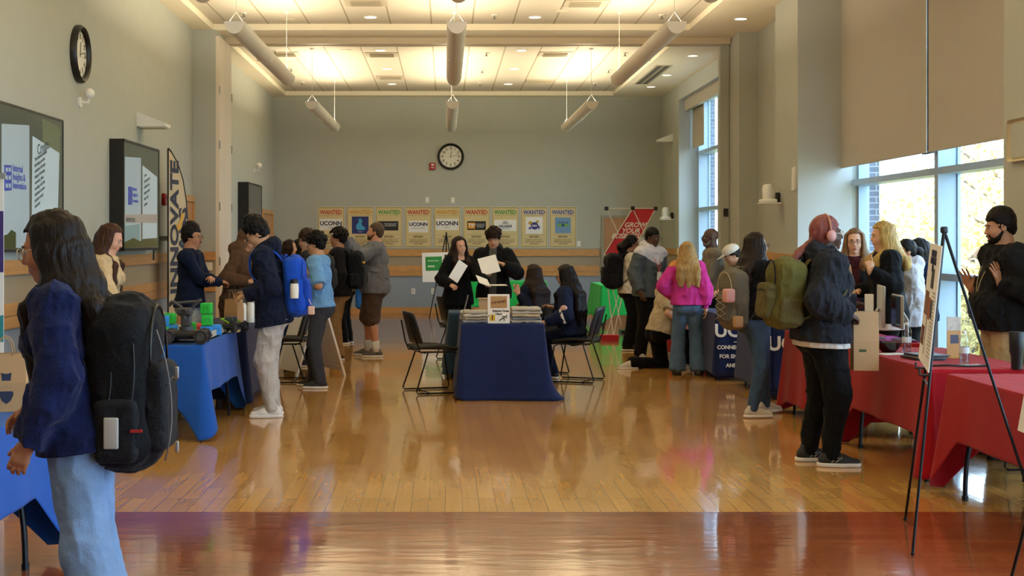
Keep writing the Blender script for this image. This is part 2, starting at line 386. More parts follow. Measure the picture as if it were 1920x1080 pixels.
# doors
M_door = mat('door_veneer', 'c58a4c', .4, vary=.25, vscale=4, stretch=(5, 5, .5), coat=.2)
def door_y(n, y0, y1, zt):   # in the left wall
    e = bpy.data.objects.new('door_%d' % n, None); C.objects.link(e); e.location = (XL, y0, 0); struct(e); L = y1-y0
    p = MB(); p.box((0, 0, 0), (.05, .09, zt)); p.box((0, L-.09, 0), (.05, L, zt)); p.box((0, .09, zt-.09), (.05, L-.09, zt)); p.build('door_frame', M_wood, e, smooth=None)
    p = MB(); p.box((0, .1, .01), (.03, L-.1, zt-.1)); p.build('door_leaf', M_door, e, smooth=None)
    p = MB(); p.tube([(.03, .18, 1.02), (.08, .18, 1.02), (.08, .3, 1.02)], .011, 8); p.build('door_handle', M_steel, e)
door_y(1, 18.15, 19.35, 2.21); door_y(2, 26.65, 28.2, 2.19)
e = bpy.data.objects.new('door_3', None); C.objects.link(e); e.location = (3.35, YB, 0); struct(e)
p = MB(); p.box((0, -.05, 0), (.05, 0, 2.1)); p.box((.65, -.05, 0), (.7, 0, 2.1)); p.box((.05, -.05, 2.05), (.65, 0, 2.1)); p.build('door_frame', mat('grey_frame', '9b9788', .5), e, smooth=None)
p = MB(); p.box((.05, -.03, .01), (.65, 0, 2.05)); p.build('door_leaf', mat('door_tan', 'b98a5c', .45, vary=.12, stretch=(5, 5, .5)), e, smooth=None)
p = MB(); p.tube([(.12, -.03, 1.02), (.12, -.08, 1.02), (.24, -.08, 1.02)], .011, 8); p.build('door_handle', M_steel, e)

# ------------------------------------------------------------ ceiling lights
M_pend = mat('pendant_metal', 'ece6dc', .5)
M_tube = emitm('lamp_tube', 'ffe3ae', 3.0)
def pendant(x, y0, label):
    t = thing('pendant_light', label, 'pendant light', (x, y0, 3.85), 0, None)
    L, R = 4.7, .105
    sh = MB()
    pts = []
    for k in range(17):
        a = PI+PI*k/16; pts.append((R*math.cos(a), .13*math.sin(a)))
    pts2 = [(px*.93, pz*.93+.002) for px, pz in reversed(pts)]
    poly = pts+pts2
    for (ya, yb) in ((0, L/2-.004), (L/2+.004, L)):
        sh.loft([[Vector((px, ya, pz)) for px, pz in poly], [Vector((px, yb, pz)) for px, pz in poly]], caps=True)
    sh.box((-R*.9, L/2-.004, -.1), (R*.9, L/2+.004, 0))
    sh.build('housing', M_pend, t, smooth=.7)
    for yy in (0, L):
        c = MB(); c.prism([(a_, b_) for a_, b_ in pts], .012, M=Matrix.Translation((0, yy, 0)) @ Matrix.Rotation(PI/2, 4, 'X')); c.build('end_cap', M_pend, t)
    tb = MB(); tb.tube([(0, .05, -.03), (0, L-.05, -.03)], .018, 8); tb.build('lamp_tube', M_tube, t)
    for yy in (.12, L-.12):
        c = MB(); c.tube([(-R*.8, yy, 0), (0, yy, .12), (0, yy, .88)], .0035, 5); c.tube([(R*.8, yy, 0), (0, yy, .12)], .0035, 5); c.tube([(0, yy, .86), (0, yy, .88)], .04, 10); c.build('cable', M_white, t)
    l = bpy.data.lights.new('uplight', 'AREA'); l.shape = 'RECTANGLE'; l.size = .17; l.size_y = L-.2; l.energy = 104; l.color = (1, .83, .58)
    o = bpy.data.objects.new('uplight', l); C.objects.link(o); o.parent = t; o.location = (0, L/2, -.005); o.rotation_euler = (PI, 0, 0)
pn = {(-2.2, 0): 'left', (.12, 0): 'middle', (2.41, 0): 'right'}
for yy, row in ((21.9, 'far row nearest the back wall'), (13.9, 'middle row'), (7.4, 'near row cut off by the top of the photo'), (.6, 'nearest row, above the front edge of the photo')):  # the last row is out of view, added for its light
    for x, s in ((-2.2, 'left'), (.12, 'centre'), (2.41, 'right')):
        pendant(x, yy, '%s half-round pendant light of the %s' % (s, row))
M_dl = emitm('downlight_lens', 'fff2d2', 7.0)
def downlight(x, y, z, label, grp):
    t = thing('recessed_downlight', label, 'ceiling light', (x, y, z), 0, grp)
    r = MB(); r.lathe([(.10, 0), (.10, -.008), (.085, -.008), (.08, 0)], n=24, caps=False); r.build('trim_ring', M_white, t)
    r = MB(); r.cyl((0, 0, -.004), .08, .003, 24); r.build('lens', M_dl, t)
dl = [(-1.06, 18.9, ZT, 'near bay'), (1.27, 18.9, ZT, 'near bay')]
for i, y in enumerate((22.2, 24.6, 27.0)):
    for x in (-1.08, 1.27): dl.append((x, y, ZT, 'far bay'))
ordn = ['nearest the beam', 'middle', 'nearest the back wall']
downlight(-1.06, 18.9, ZT, 'round recessed downlight in the near bay tiles, left of the two', None)
downlight(1.27, 18.9, ZT, 'round recessed downlight in the near bay tiles, right of the two', None)
for i, y in enumerate((22.2, 24.6, 27.0)):
    downlight(-1.08, y, ZT, 'left-hand downlight in the far bay tiles, %s' % ordn[i], 'far bay downlights')
    downlight(1.27, y, ZT, 'right-hand downlight in the far bay tiles, %s' % ordn[i], 'far bay downlights')
    downlight(4.12, (22.2, 24.8, 26.7)[i], ZC, 'downlight in the smooth soffit above the far window, %s' % ordn[i], 'soffit downlights')
downlight(4.1, 18.5, ZC, 'downlight in the smooth soffit of the near bay beside the right wall', 'soffit downlights')
M_grey = mat('vent_grey', 'a39a84', .5)
def vent(x, y, z, w, d, label, grp='ceiling vents', slots=6):
    t = thing('ceiling_vent', label, 'air vent', (x, y, z), 0, grp)
    p = MB(); p.box((-w/2, -d/2, -.012), (w/2, d/2, -.002)); p.build('backing', mat('vent_back', 'b9b09a', .6), t, smooth=None)
    p = MB()
    for k in range(slots): yy = -d*.3+d*.6*k/(slots-1); p.box((-w*.36, yy-.008, -.03), (w*.36, yy+.008, -.012))
    p.build('louvre', M_grey, t, smooth=None)
vl = ((1041, 101, 'far bay right of centre, nearest the beam'), (716, 102, 'far bay left of centre, nearest the beam'), (1012, 152, 'far bay right of centre, nearest the back wall'), (732, 144.5, 'far bay left of centre, nearest the back wall'), (531, 101, 'far bay, beside the left tray edge'), (686, 4, 'near bay, left of the centre pendant'), (1097, 6, 'near bay, right of the centre pendant'))
for px, py, s in vl:
    Y = 3.16*F/(450-py); vent(WX(px, Y), Y, ZT, .56, .5, 'square louvred ceiling vent in the '+s)
t = thing('slot_diffuser', 'long dark slot diffuser in the soffit beside the far window', 'air vent', (3.84, 23.4, ZC))
p = MB(); p.box((-.15, 0, -.01), (.15, 2.8, -.001)); p.build('backing', mat('slot_frame', 'c9c0aa', .5), t, smooth=None)
p = MB(); p.box((-.11, .06, -.014), (-.01, 2.74, -.01)); p.box((.02, .06, -.014), (.11, 2.74, -.01)); p.build('slot', mat('slot_dark', '5e5a50', .6), t, smooth=None)
sprk = [(912, 99), (904, 131), (900, 156), (927, 28), (457, 24), (1241, 28), (1172, 99), (1141, 131), (1116, 156), (516, 95), (546, 128), (567, 154)]
sprn = ['centre, row nearest the beam', 'centre, middle row', 'centre, row nearest the back wall', 'right of centre', 'left end', 'right end', 'right, row nearest the beam', 'right, middle row', 'right, row nearest the back wall', 'left, row nearest the beam', 'left, middle row', 'left, row nearest the back wall']
M_brass = mat('sprinkler_metal', '8a8474', .4, metal=.7)
sp0 = None
for px, py in sprk:
    Y = 3.16*F/(450-py); loc = (WX(px, Y), Y, ZT)
    lb = 'small sprinkler head in the %s tiles, %s' % ('near bay' if py < 60 else 'far bay', sprn[sprk.index((px, py))])
    if sp0 is None:
        sp0 = thing('sprinkler_head', lb, 'sprinkler', loc, 0, 'ceiling sprinklers')
        p = MB(); p.cyl((0, 0, -.01), .045, .01, 14); p.build('escutcheon', M_white, sp0)
        p = MB(); p.cyl((0, 0, -.05), .012, .05, 8); p.cyl((0, 0, -.056), .03, .006, 12); p.build('deflector', M_brass, sp0)
    else: dup(sp0, loc, None, lb)
for (px, py) in ((543, 36), (648, 94), (664, 137), (1052, 20)):
    Y = 3.16*F/(450-py)
    p = MB(); p.lathe([(.001, -.012), (.08, -.012), (.10, -.006), (.10, -.001)], n=20)
    tag(p.build('ceiling_speaker', mat('speaker_disc', 'd9d0b8', .6), None, (WX(px, Y), Y, ZT)), 'faint round speaker disc flush in the %s tiles' % {543: 'near bay left', 648: 'far bay front left', 664: 'far bay rear left', 1052: 'near bay right'}[px], 'speaker', 'ceiling speakers')

# ------------------------------------------------------------ outside
M_leaf = [mat('leaf_gold', 'e6d48c', .7, vary=.4, vscale=1.2), mat('leaf_lime', 'd8d496', .7, vary=.4, vscale=1.2), mat('leaf_amber', 'e0b868', .7, vary=.4, vscale=1.2)]
for m_ in M_leaf: m_.node_tree.nodes['Principled BSDF'].inputs['Transmission Weight'].default_value = 0
M_bark = mat('bark', '5d4d3d', .9, bump=.5, bscale=20)
g = MB(); g.box((5.4, -30, -6.2), (120, 140, -6)); o = g.build('ground', mat('grass', '8a8a4a', .9, vary=.3, vscale=.5), smooth=None); struct(o)
def tree(x, y, h, r, k, label):
    t = thing('autumn_tree', label, 'tree', (x, y, -6), 0, 'autumn trees outside')
    rng = random.Random(k*13+5); p = MB()
    p.tube([(0, 0, 0), (.1, 0, h*.3), (0, .1, h*.55)], [.28, .22, .15], 8)
    for j in range(7):
        a = rng.random()*6.28; z = h*(.3+.08*j); p.tube([(0, 0, z), (math.cos(a)*r*.4, math.sin(a)*r*.4, z+h*.12), (math.cos(a)*r*.75, math.sin(a)*r*.75, z+h*.2)], [.1, .06, .03], 5)
    p.build('trunk', M_bark, t)
    rn = np.random.RandomState(k+3); n = 17000
    u = rn.normal(size=(n, 3)); u /= np.linalg.norm(u, axis=1)[:, None]; rad = rn.rand(n)**.4
    lump = 1+.22*np.sin(u[:, 0]*7+k)+.18*np.sin(u[:, 1]*9+u[:, 2]*6+k*2)
    c = u*(rad*lump)[:, None]*np.array([r, r, h*.42]); c[:, 2] += h*.6
    a = rn.normal(size=(n, 3)); a /= np.linalg.norm(a, axis=1)[:, None]; b_ = np.cross(a, rn.normal(size=(n, 3))); b_ /= np.linalg.norm(b_, axis=1)[:, None]
    s = (.045+.06*rn.rand(n))[:, None]
    V = np.stack([c-a*s, c-b_*s*.6, c+a*s, c+b_*s*.6], 1).reshape(-1, 3)
    me = bpy.data.meshes.new('foliage'); me.from_pydata(V.tolist(), [], np.arange(4*n).reshape(n, 4).tolist())
    link('foliage', me, M_leaf[k % 3], t)
spots = [(12, 31, 8.8, 3.1, 'nearest golden'), (17, 37.5, 10.4, 3.7, 'second golden'), (20.5, 48, 11, 4.6, 'farther golden'), (25, 60, 13, 5.6, 'distant broad'), (33, 74, 16, 7, 'most distant'),
         (12.3, 21, 9, 3.4, 'closest amber'), (13.5, 11, 9.5, 3.4, 'second closest'), (11.6, 42.5, 9, 2.6, 'slender')]
for k, (x, y, h, r, s_) in enumerate(spots): tree(x, y, h, r*.92, k, '%s autumn tree with %s leaves outside the window' % (s_, ('golden', 'lime yellow', 'amber')[k % 3]))
# ============================================================ SDF MODELLING (soft bodies, cloth, hair)
def _hash(ix, iy, iz):
    h = (ix*374761393+iy*668265263+iz*2147483647) & 0xffffffff
    h = ((h ^ (h >> 13))*1274126177) & 0xffffffff
    return ((h ^ (h >> 16)) & 0xffff)/65535.0
def vnoise(P):
    I = np.floor(P).astype(np.int64); f = P-I; f = f*f*(3-2*f); r = 0
    for dx in (0, 1):
        wx = f[:, 0] if dx else 1-f[:, 0]
        for dy in (0, 1):
            wy = f[:, 1] if dy else 1-f[:, 1]
            for dz in (0, 1):
                wz = f[:, 2] if dz else 1-f[:, 2]
                r = r+wx*wy*wz*_hash(I[:, 0]+dx, I[:, 1]+dy, I[:, 2]+dz)
    return r*2-1
def A(v): return np.array(v, float)
def nz(v): v = A(v); return v/max(np.linalg.norm(v), 1e-9)
class SDF:
    def __init__(s, k=.02): s.p = []; s.k = k; s.cuts = []
    def cone(s, a, b, ra, rb=None, flat=1, n=None, k=None, sub=False, cap=None):
        s.p.append(('c', A(a), A(b), ra, ra if rb is None else rb, flat, None if n is None else nz(n), cap, k or s.k, sub)); return s
    def ell(s, c, r, R=None, k=None, sub=False):
        s.p.append(('e', A(c), A(r if isinstance(r, (tuple, list)) else (r, r, r)), np.eye(3) if R is None else A(R), k or s.k, sub)); return s
    def box(s, c, h, rr=.01, R=None, k=None, sub=False):
        s.p.append(('b', A(c), A(h), rr, np.eye(3) if R is None else A(R), k or s.k, sub)); return s
    def path(s, pts, rs, k=None, flat=1, n=None):
        for i in range(len(pts)-1):
            ra, rb = (rs, rs) if not isinstance(rs, (list, tuple)) else (rs[i], rs[i+1])
            s.cone(pts[i], pts[i+1], ra, rb, flat, n, k)
        return s
    def cut(s, pt, n, rad=None, adv=0): s.cuts.append((A(pt)+nz(n)*adv, nz(n), rad, adv)); return s     # removes the side n points to
    def mesh(s, vox, noise=None):
        lo, hi = [], []
        for p in s.p:
            if p[0] == 'c': r = max(p[3], p[4])*max(1, p[5]); l, h = np.minimum(p[1], p[2])-r, np.maximum(p[1], p[2])+r
            elif p[0] == 'e': r = max(p[2]); l, h = p[1]-r, p[1]+r
            else: r = np.linalg.norm(p[2])+p[3]; l, h = p[1]-r, p[1]+r
            lo.append(l); hi.append(h)
        addi = [i for i, p in enumerate(s.p) if not p[-1]]
        L = np.min([lo[i] for i in addi], 0)-3*vox-.01; H = np.max([hi[i] for i in addi], 0)+3*vox+.01
        N = np.ceil((H-L)/vox).astype(int)+1
        Fd = np.full(N, 1.0, np.float32)
        for i, p in enumerate(s.p):
            k = p[-2]; m = k+3*vox
            i0 = np.clip(np.floor((lo[i]-m-L)/vox).astype(int), 0, N); i1 = np.clip(np.ceil((hi[i]+m-L)/vox).astype(int)+1, 0, N)
            if (i1 <= i0).any(): continue
            X = (L[0]+np.arange(i0[0], i1[0])*vox)[:, None, None]; Y = (L[1]+np.arange(i0[1], i1[1])*vox)[None, :, None]; Z = (L[2]+np.arange(i0[2], i1[2])*vox)[None, None, :]
            if p[0] == 'c':
                a, b, ra, rb, flat, n = p[1:7]; d = b-a; dd = max(d @ d, 1e-9)
                px, py, pz = X-a[0], Y-a[1], Z-a[2]
                t = np.clip((px*d[0]+py*d[1]+pz*d[2])/dd, 0, 1)
                vx, vy, vz = px-t*d[0], py-t*d[1], pz-t*d[2]
                q = vx*vx+vy*vy+vz*vz
                if n is not None and flat != 1:
                    c = vx*n[0]+vy*n[1]+vz*n[2]; q = q+c*c*(1/flat**2-1)
                    r_ = ra+(rb-ra)*t; g = np.sqrt(np.maximum(q, 1e-12))
                    D = (g-r_)*np.where(g > 1e-6, 1, 1)*min(1, .5+.5*flat)
                else: D = np.sqrt(np.maximum(q, 1e-12))-(ra+(rb-ra)*t)
                if p[7] is not None: D = np.maximum(D, ((X-b[0])*d[0]+(Y-b[1])*d[1]+(Z-b[2])*d[2])/math.sqrt(dd)-p[7])
            elif p[0] == 'e':
                c, r, R = p[1:4]; qx, qy, qz = X-c[0], Y-c[1], Z-c[2]
                u = [(qx*R[0][j]+qy*R[1][j]+qz*R[2][j]) for j in range(3)]
                k0 = np.sqrt(sum((u[j]/r[j])**2 for j in range(3))+1e-12); k1 = np.sqrt(sum((u[j]/r[j]**2)**2 for j in range(3))+1e-12)
                D = k0*(k0-1)/k1
            else:
                c, h, rr, R = p[1:5]; qx, qy, qz = X-c[0], Y-c[1], Z-c[2]
                u = [np.abs(qx*R[0][j]+qy*R[1][j]+qz*R[2][j])-h[j]+rr for j in range(3)]
                D = np.sqrt(sum(np.maximum(v, 0)**2 for v in u))+np.minimum(np.maximum(np.maximum(u[0], u[1]), u[2]), 0)-rr
            S = Fd[i0[0]:i1[0], i0[1]:i1[1], i0[2]:i1[2]]
            if p[-1]:
                D = -D; h_ = np.clip(.5-.5*(S-D)/k, 0, 1); S[...] = S*(1-h_)+D*h_+k*h_*(1-h_)
            else:
                h_ = np.clip(.5+.5*(S-D)/k, 0, 1); S[...] = S*(1-h_)+D*h_-k*h_*(1-h_)
        if noise is not None:
            ms = np.argwhere(np.abs(Fd) < .03)
            if len(ms):
                pts = L+ms*vox; Fd[ms[:, 0], ms[:, 1], ms[:, 2]] += noise(pts).astype(np.float32)
        for pt, n, rad, adv in s.cuts:
            if rad is None: i0, i1 = np.zeros(3, int), N
            else: i0 = np.clip(np.floor((pt-rad-L)/vox).astype(int), 0, N); i1 = np.clip(np.ceil((pt+rad-L)/vox).astype(int)+1, 0, N)
            if (i1 <= i0).any(): continue
            X = (L[0]+np.arange(i0[0], i1[0])*vox-pt[0])[:, None, None]; Y = (L[1]+np.arange(i0[1], i1[1])*vox-pt[1])[None, :, None]; Z = (L[2]+np.arange(i0[2], i1[2])*vox-pt[2])[None, None, :]
            D = X*n[0]+Y*n[1]+Z*n[2]+adv; S = Fd[i0[0]:i1[0], i0[1]:i1[1], i0[2]:i1[2]]
            if rad is not None: D = np.where(X*X+Y*Y+Z*Z < rad*rad, D, -1)
            S[...] = np.maximum(S, D)
        Fd[0] = Fd[-1] = 1; Fd[:, 0] = Fd[:, -1] = 1; Fd[:, :, 0] = Fd[:, :, -1] = 1
        ins = Fd < 0
        cnt = np.zeros(N-1, np.int8)
        for dx in (0, 1):
            for dy in (0, 1):
                for dz in (0, 1): cnt += ins[dx:N[0]-1+dx, dy:N[1]-1+dy, dz:N[2]-1+dz]
        act = np.argwhere((cnt > 0) & (cnt < 8))
        if not len(act): return np.zeros((0, 3)), np.zeros((0, 4), int)
        idx = np.full(N-1, -1, np.int32); idx[act[:, 0], act[:, 1], act[:, 2]] = np.arange(len(act))
        acc = np.zeros((len(act), 3)); num = np.zeros(len(act))
        cor = [(dx, dy, dz) for dx in (0, 1) for dy in (0, 1) for dz in (0, 1)]
        val = {c: Fd[act[:, 0]+c[0], act[:, 1]+c[1], act[:, 2]+c[2]] for c in cor}
        for c in cor:
            for ax in range(3):
                if c[ax]: continue
                e = list(c); e[ax] = 1; e = tuple(e); v0, v1 = val[c], val[e]
                m = (v0 < 0) != (v1 < 0); t = np.where(m, v0/np.where(m, v0-v1, 1), 0)
                pos = np.tile(A(c), (len(act), 1)); pos[:, ax] += t
                acc += pos*m[:, None]; num += m
        V = L+(act+acc/num[:, None])*vox
        Q = []
        for ax in range(3):
            b_, c_ = (ax+1) % 3, (ax+2) % 3
            sl0 = [slice(None)]*3; sl1 = [slice(None)]*3; sl0[ax] = slice(0, -1); sl1[ax] = slice(1, None)
            I0, I1 = ins[tuple(sl0)], ins[tuple(sl1)]
            for flip in (0, 1):
                E = np.argwhere((I0 & ~I1) if not flip else (~I0 & I1))
                E = E[(E[:, b_] > 0) & (E[:, c_] > 0)]
                def g(db, dc):
                    q = E.copy(); q[:, b_] -= db; q[:, c_] -= dc; return idx[q[:, 0], q[:, 1], q[:, 2]]
                q = np.stack([g(0, 0), g(1, 0), g(1, 1), g(0, 1)], 1)
                if flip: q = q[:, ::-1]
                Q.append(q)
        return V, np.concatenate(Q)
    def build(s, name, m, parent, vox, noise=None, matfn=None, loc=None):
        V, Q = s.mesh(vox, noise)
        me = bpy.data.meshes.new(name)
        me.vertices.add(len(V)); me.vertices.foreach_set('co', V.astype(np.float32).ravel())
        me.loops.add(len(Q)*4); me.loops.foreach_set('vertex_index', Q.astype(np.int32).ravel())
        me.polygons.add(len(Q)); me.polygons.foreach_set('loop_start', np.arange(0, len(Q)*4, 4, dtype=np.int32))
        me.polygons.foreach_set('use_smooth', [True]*len(Q))
        if matfn is not None: me.polygons.foreach_set('material_index', matfn(V[Q].mean(1)).astype(np.int32))
        me.update(calc_edges=True); me.validate()
        for mm in (m if isinstance(m, (list, tuple)) else [m]): me.materials.append(mm)
        o = bpy.data.objects.new(name, me); C.objects.link(o)
        if parent: o.parent = parent
        if loc is not None: o.location = loc
        return o
def foldnoise(seed, amp=.006, sc=(16, 16, 11), fine=.0015):
    off = A([seed*3.1+7, seed*1.7+3, seed*2.3+11])
    def f(P):
        w = P+.03*np.stack([vnoise(P*7+off), vnoise(P*7+off+9), vnoise(P*7+off+17)], 1)
        r = 1-2*np.abs(vnoise(w*A(sc)+off)); r2 = 1-2*np.abs(vnoise(w*A(sc)*2.1+off+3))            # ridged: sharp creases
        return -amp*(r*1.15+r2*.45)+amp*.2-fine*vnoise(P*55+off)
    return f
def strandnoise(seed, amp=.006, fr=60, wav=.0):
    off = A([seed*2.1+7, seed*1.3+3, seed*.7])
    def f(P):
        q = P.copy()
        if wav: q[:, 0] += wav*np.sin(P[:, 2]*38+seed); q[:, 1] += wav*np.cos(P[:, 2]*33+seed*2)
        return amp*vnoise(q*A([fr, fr, 5])+off)+amp*.6*vnoise(q*A([fr*.4, fr*.4, 4])+off+5)
    return f
def curlnoise(seed, amp=.01, fr=34):
    off = A([seed*2.1+7, seed*1.3+3, seed*.7])
    return lambda P: amp*vnoise(P*fr+off)+amp*.5*vnoise(P*fr*2.1+off)

def ik(S, T, a, b, pole):
    S, T = A(S), A(T); d = T-S; L = np.linalg.norm(d); Lm = a+b-.004
    if L > Lm: T = S+d*Lm/L; d = T-S; L = Lm
    u = d/L; x = (a*a-b*b+L*L)/(2*L); h = math.sqrt(max(a*a-x*x, 0))
    p = A(pole); p = p-(p @ u)*u; p = nz(p) if np.linalg.norm(p) > 1e-6 else A([0, 0, -1])
    return S+u*x+p*h, T
def rotm(ax, deg):
    a = math.radians(deg); c, s = math.cos(a), math.sin(a)
    if ax == 'x': return A([[1, 0, 0], [0, c, -s], [0, s, c]])
    if ax == 'y': return A([[c, 0, s], [0, 1, 0], [-s, 0, c]])
    return A([[c, -s, 0], [s, c, 0], [0, 0, 1]])

M_eyew = mat('eye_white', 'b9b2a8', .3); M_iris = mat('eye_dark', '24160f', .15)
M_lipd = mat('lips_tan', 'a3604f', .45); M_lipb = mat('lips_dark', '5d3330', .45)
class Person:
    """local frame: +x the way the hips face, +y the person's left, z up; joints in metres"""
    def __init__(s, label, x, y, yaw, H=1.7, skin='c68e6b', w=1.0, fem=False, lean=0, side=0, head=(0, 0, 0), L=None, R=None, fL=None, fR=None, hipz=None,
                 twist=0, vox=None, belly=0, hand=('relax', 'relax'), palm=(None, None), group=None, skinname=None, hs=.97):
        s.label = label; s.H = H; s.u = u = H/1.755; s.w = w; s.fem = fem; s.seed = int(abs(x*131+y*17)*10) % 97
        s.x, s.y, s.yaw = x, y, yaw; pxm = F/y; s.vox = vox or min(max(1.55/pxm, .0052), .0125)
        s.root = thing('person', label, 'person', (x, y, 0), math.radians(yaw))
        s.sk = skinm(skin, skin); s.dark = int(skin[0:2], 16) < 0x80
        s.hw = (.086 if fem else .09)*u; s.sw = (.152 if fem else .178)*u*(1+.35*(w-1))
        s.P = A([0, 0, hipz if hipz else .935*u])
        R_ = rotm('y', lean) @ rotm('x', side); s.Rt = R_ @ rotm('z', twist); s.s = R_ @ A([0, 0, 1])
        s.f = s.Rt @ A([1, 0, 0]); s.l = s.Rt @ A([0, 1, 0])
        s.sc = s.P+s.s*.485*u; s.nb = s.P+s.s*.545*u
        s.SL = s.sc+s.l*s.sw; s.SR = s.sc-s.l*s.sw
        yw, pt, rl = head[1], head[0], head[2]
        s.Rh = s.Rt @ rotm('z', yw) @ rotm('y', pt) @ rotm('x', rl)
        s.Rh = rotm('z', yw) @ rotm('y', pt+lean*.45) @ rotm('x', rl) if True else s.Rh
        s.hs = hs*u; s.hc = s.nb+nz(s.s+.25*s.Rh[:, 2])*.125*u+s.Rh[:, 2]*.03*u+s.f*.02*u
        ua, fa = .285*u, .255*u
        def tgt(v, side, pole):
            S = s.SL if side > 0 else s.SR
            if v is None: v = (S[0]+.05, S[1]+side*.05*s.w+side*.02, S[2]-.50*u)
            return ik(S, v, ua, fa, pole)
        lp = (L or {}).get('pole', (-1, .5, -.6)); rp = (R or {}).get('pole', (-1, -.5, -.6))
        s.EL, s.WL = tgt((L or {}).get('t'), 1, lp); s.ER, s.WR = tgt((R or {}).get('t'), -1, rp)
        s.handdir = [(L or {}).get('d'), (R or {}).get('d')]; s.hand = hand; s.palm = palm
        s.HL, s.HR = s.P+A([0, s.hw, 0]), s.P+A([0, -s.hw, 0])
        th, sh = .435*u, .425*u
        a_l = A(fL[0:3] if fL else (0.0, .11*u, .085*u)); a_r = A(fR[0:3] if fR else (0.0, -.11*u, .085*u))
        s.KL, s.AL = ik(s.HL, a_l, th, sh, (fL[4] if fL and len(fL) > 4 else (1, .08, 0))); s.KR, s.AR = ik(s.HR, a_r, th, sh, (fR[4] if fR and len(fR) > 4 else (1, -.08, 0)))
        s.faL = fL[3] if fL and len(fL) > 3 else 8; s.faR = fR[3] if fR and len(fR) > 3 else -8
        s.belly = belly
    def loc(s, px, py, Y):
        """pixel + true depth -> local coordinates"""
        p = P3(px, py, Y); d = Vector((p.x-s.x, p.y-s.y, p.z)); a = -math.radians(s.yaw)
        return (d.x*math.cos(a)-d.y*math.sin(a), d.x*math.sin(a)+d.y*math.cos(a), d.z)
    def h(s, x, y, z): return s.hc+s.Rh @ (A([x, y, z])*s.hs)
    def torso(s, B, o=0.0, ox=0.0):
        u, w = s.u, s.w; P, n, R = s.P, s.s, s.Rt
        hw = 1.06 if s.fem else 1
        B.ell(P+n*.01*u, (.112*u*w+o, .163*u*w*hw+o, .115*u+o), R, k=.05)
        B.ell(P+n*.17*u, (.098*u*w+o+ox, .135*u*w*(.94 if s.fem else 1)+o+ox, .14*u), R, k=.06)
        B.ell(P+n*.345*u, (.112*u*w+o+ox*.5, .158*u*w+o+ox*.5, .17*u), R, k=.06)
        B.cone(s.SL-s.l*.02, s.SR+s.l*.02, .060*u+o, .060*u+o, 1.15, s.f, k=.06)
        B.cone(s.sc+n*.02*u, s.nb+n*.02*u, .085*u+o*.6, .062*u+o*.5, k=.05)
        for sg in (-1, 1): B.ell(P+A([-.055*u*w, sg*.068*u*w, -.045*u]), .088*u*w+o, k=.05)
        if s.fem:
            for sg in (-1, 1): B.ell(P+n*.35*u+s.f*.085*u*w+s.l*sg*.065*u, .058*u+o, k=.05)
        if s.belly: B.ell(P+n*.13*u+s.f*.05*u, (.125*w+s.belly+o, .145*w+s.belly*.6+o, .17+o), R, k=.06)
    def arm(s, B, side, o=0.0, upto=2.0, r=(.052, .043, .036, .027), k=.03, cap=None):
        S, E, W = (s.SL, s.EL, s.WL) if side > 0 else (s.SR, s.ER, s.WR); u = s.u*(.9 if s.fem else 1)*(1+.4*(s.w-1))
        B.cone(S, E if upto >= 1 else S+(E-S)*upto, r[0]*u+o, (r[1]*u+o) if upto >= 1 else (r[0]*u+(r[1]-r[0])*upto*u+o), k=k, cap=cap if upto <= 1 else None)
        if upto > 1:
            t = upto-1; M_ = E+(W-E)*min(.3, t); B.cone(E, M_, r[1]*u+o, (r[1]+.001)*u+o, k=k)
            if t > .3: B.cone(M_, E+(W-E)*t, (r[1]+.001)*u+o, (r[1]+(r[3]-r[1])*t)*u+o, k=k, cap=cap)
    def hand_(s, B, side, vox):
        S, E, W = (s.SL, s.EL, s.WL) if side > 0 else (s.SR, s.ER, s.WR); i = 0 if side > 0 else 1
        mode = s.hand[i]; u = s.u*(.93 if s.fem else 1.02)
        d = nz(W-E) if s.handdir[i] is None else nz(s.handdir[i])
        n = s.palm[i]; n = A(n) if n is not None else (-side*s.l*1.0 if abs(d[2]) > .6 else A([0, -side*.5, -1]))
        n = nz(n-(n @ d)*d); t = -side*np.cross(d, n)      # thumb side
        fr = max(.0085, vox*.72)
        K = W+d*.085*u
        B.cone(W-d*.02, W+d*.02*u, .026*u, .027*u, .75, n, k=.012)
        B.cone(W+d*.02*u+t*.012, K+t*.014*u-d*.01, .02*u, .021*u, .62, n, k=.015); B.cone(W+d*.02*u-t*.01, K-t*.02*u-d*.012, .018*u, .019*u, .62, n, k=.015)
        curl = {'relax': (18, 28, 20), 'open': (4, 8, 6), 'grip': (55, 75, 50), 'point': (60, 85, 60), 'flat': (10, 12, 8), 'half': (35, 45, 30)}[mode]
        ln = (.070, .078, .072, .058)
        for j in range(4):
            off = (1.5-j)*.0195*u; b = K+t*off-d*abs(j-1.2)*.004; spread = (1.5-j)*(.10 if mode == 'open' else .03)
            c = (3, 6, 4) if (mode == 'point' and j == 0) else curl
            a = 0; p = b-d*.012; q = b
            for m_, fr_ in enumerate((.44, .31, .25)):
                a += c[m_]; dr = nz(d+t*spread)*math.cos(math.radians(a))+n*math.sin(math.radians(a)); q2 = q+dr*ln[j]*u*fr_
                B.cone(q if m_ else p, q2, fr*(1-.08*m_), fr*(.92-.08*m_), k=.003); q = q2
        tb = W+d*.028*u+t*.024*u; d1 = nz(d*.75+t*(.75 if mode == 'open' else .5)+n*(.15 if mode == 'open' else .4)); q = tb+d1*.035*u
        B.cone(W+d*.012*u+t*.01, tb, .016*u, .014*u, k=.01); B.cone(tb, q, .0135*u, fr*1.15, k=.006); B.cone(q, q+nz(d1+d*.3+n*(.1 if mode == 'open' else .35))*.03*u, fr*1.1, fr*.95, k=.004)
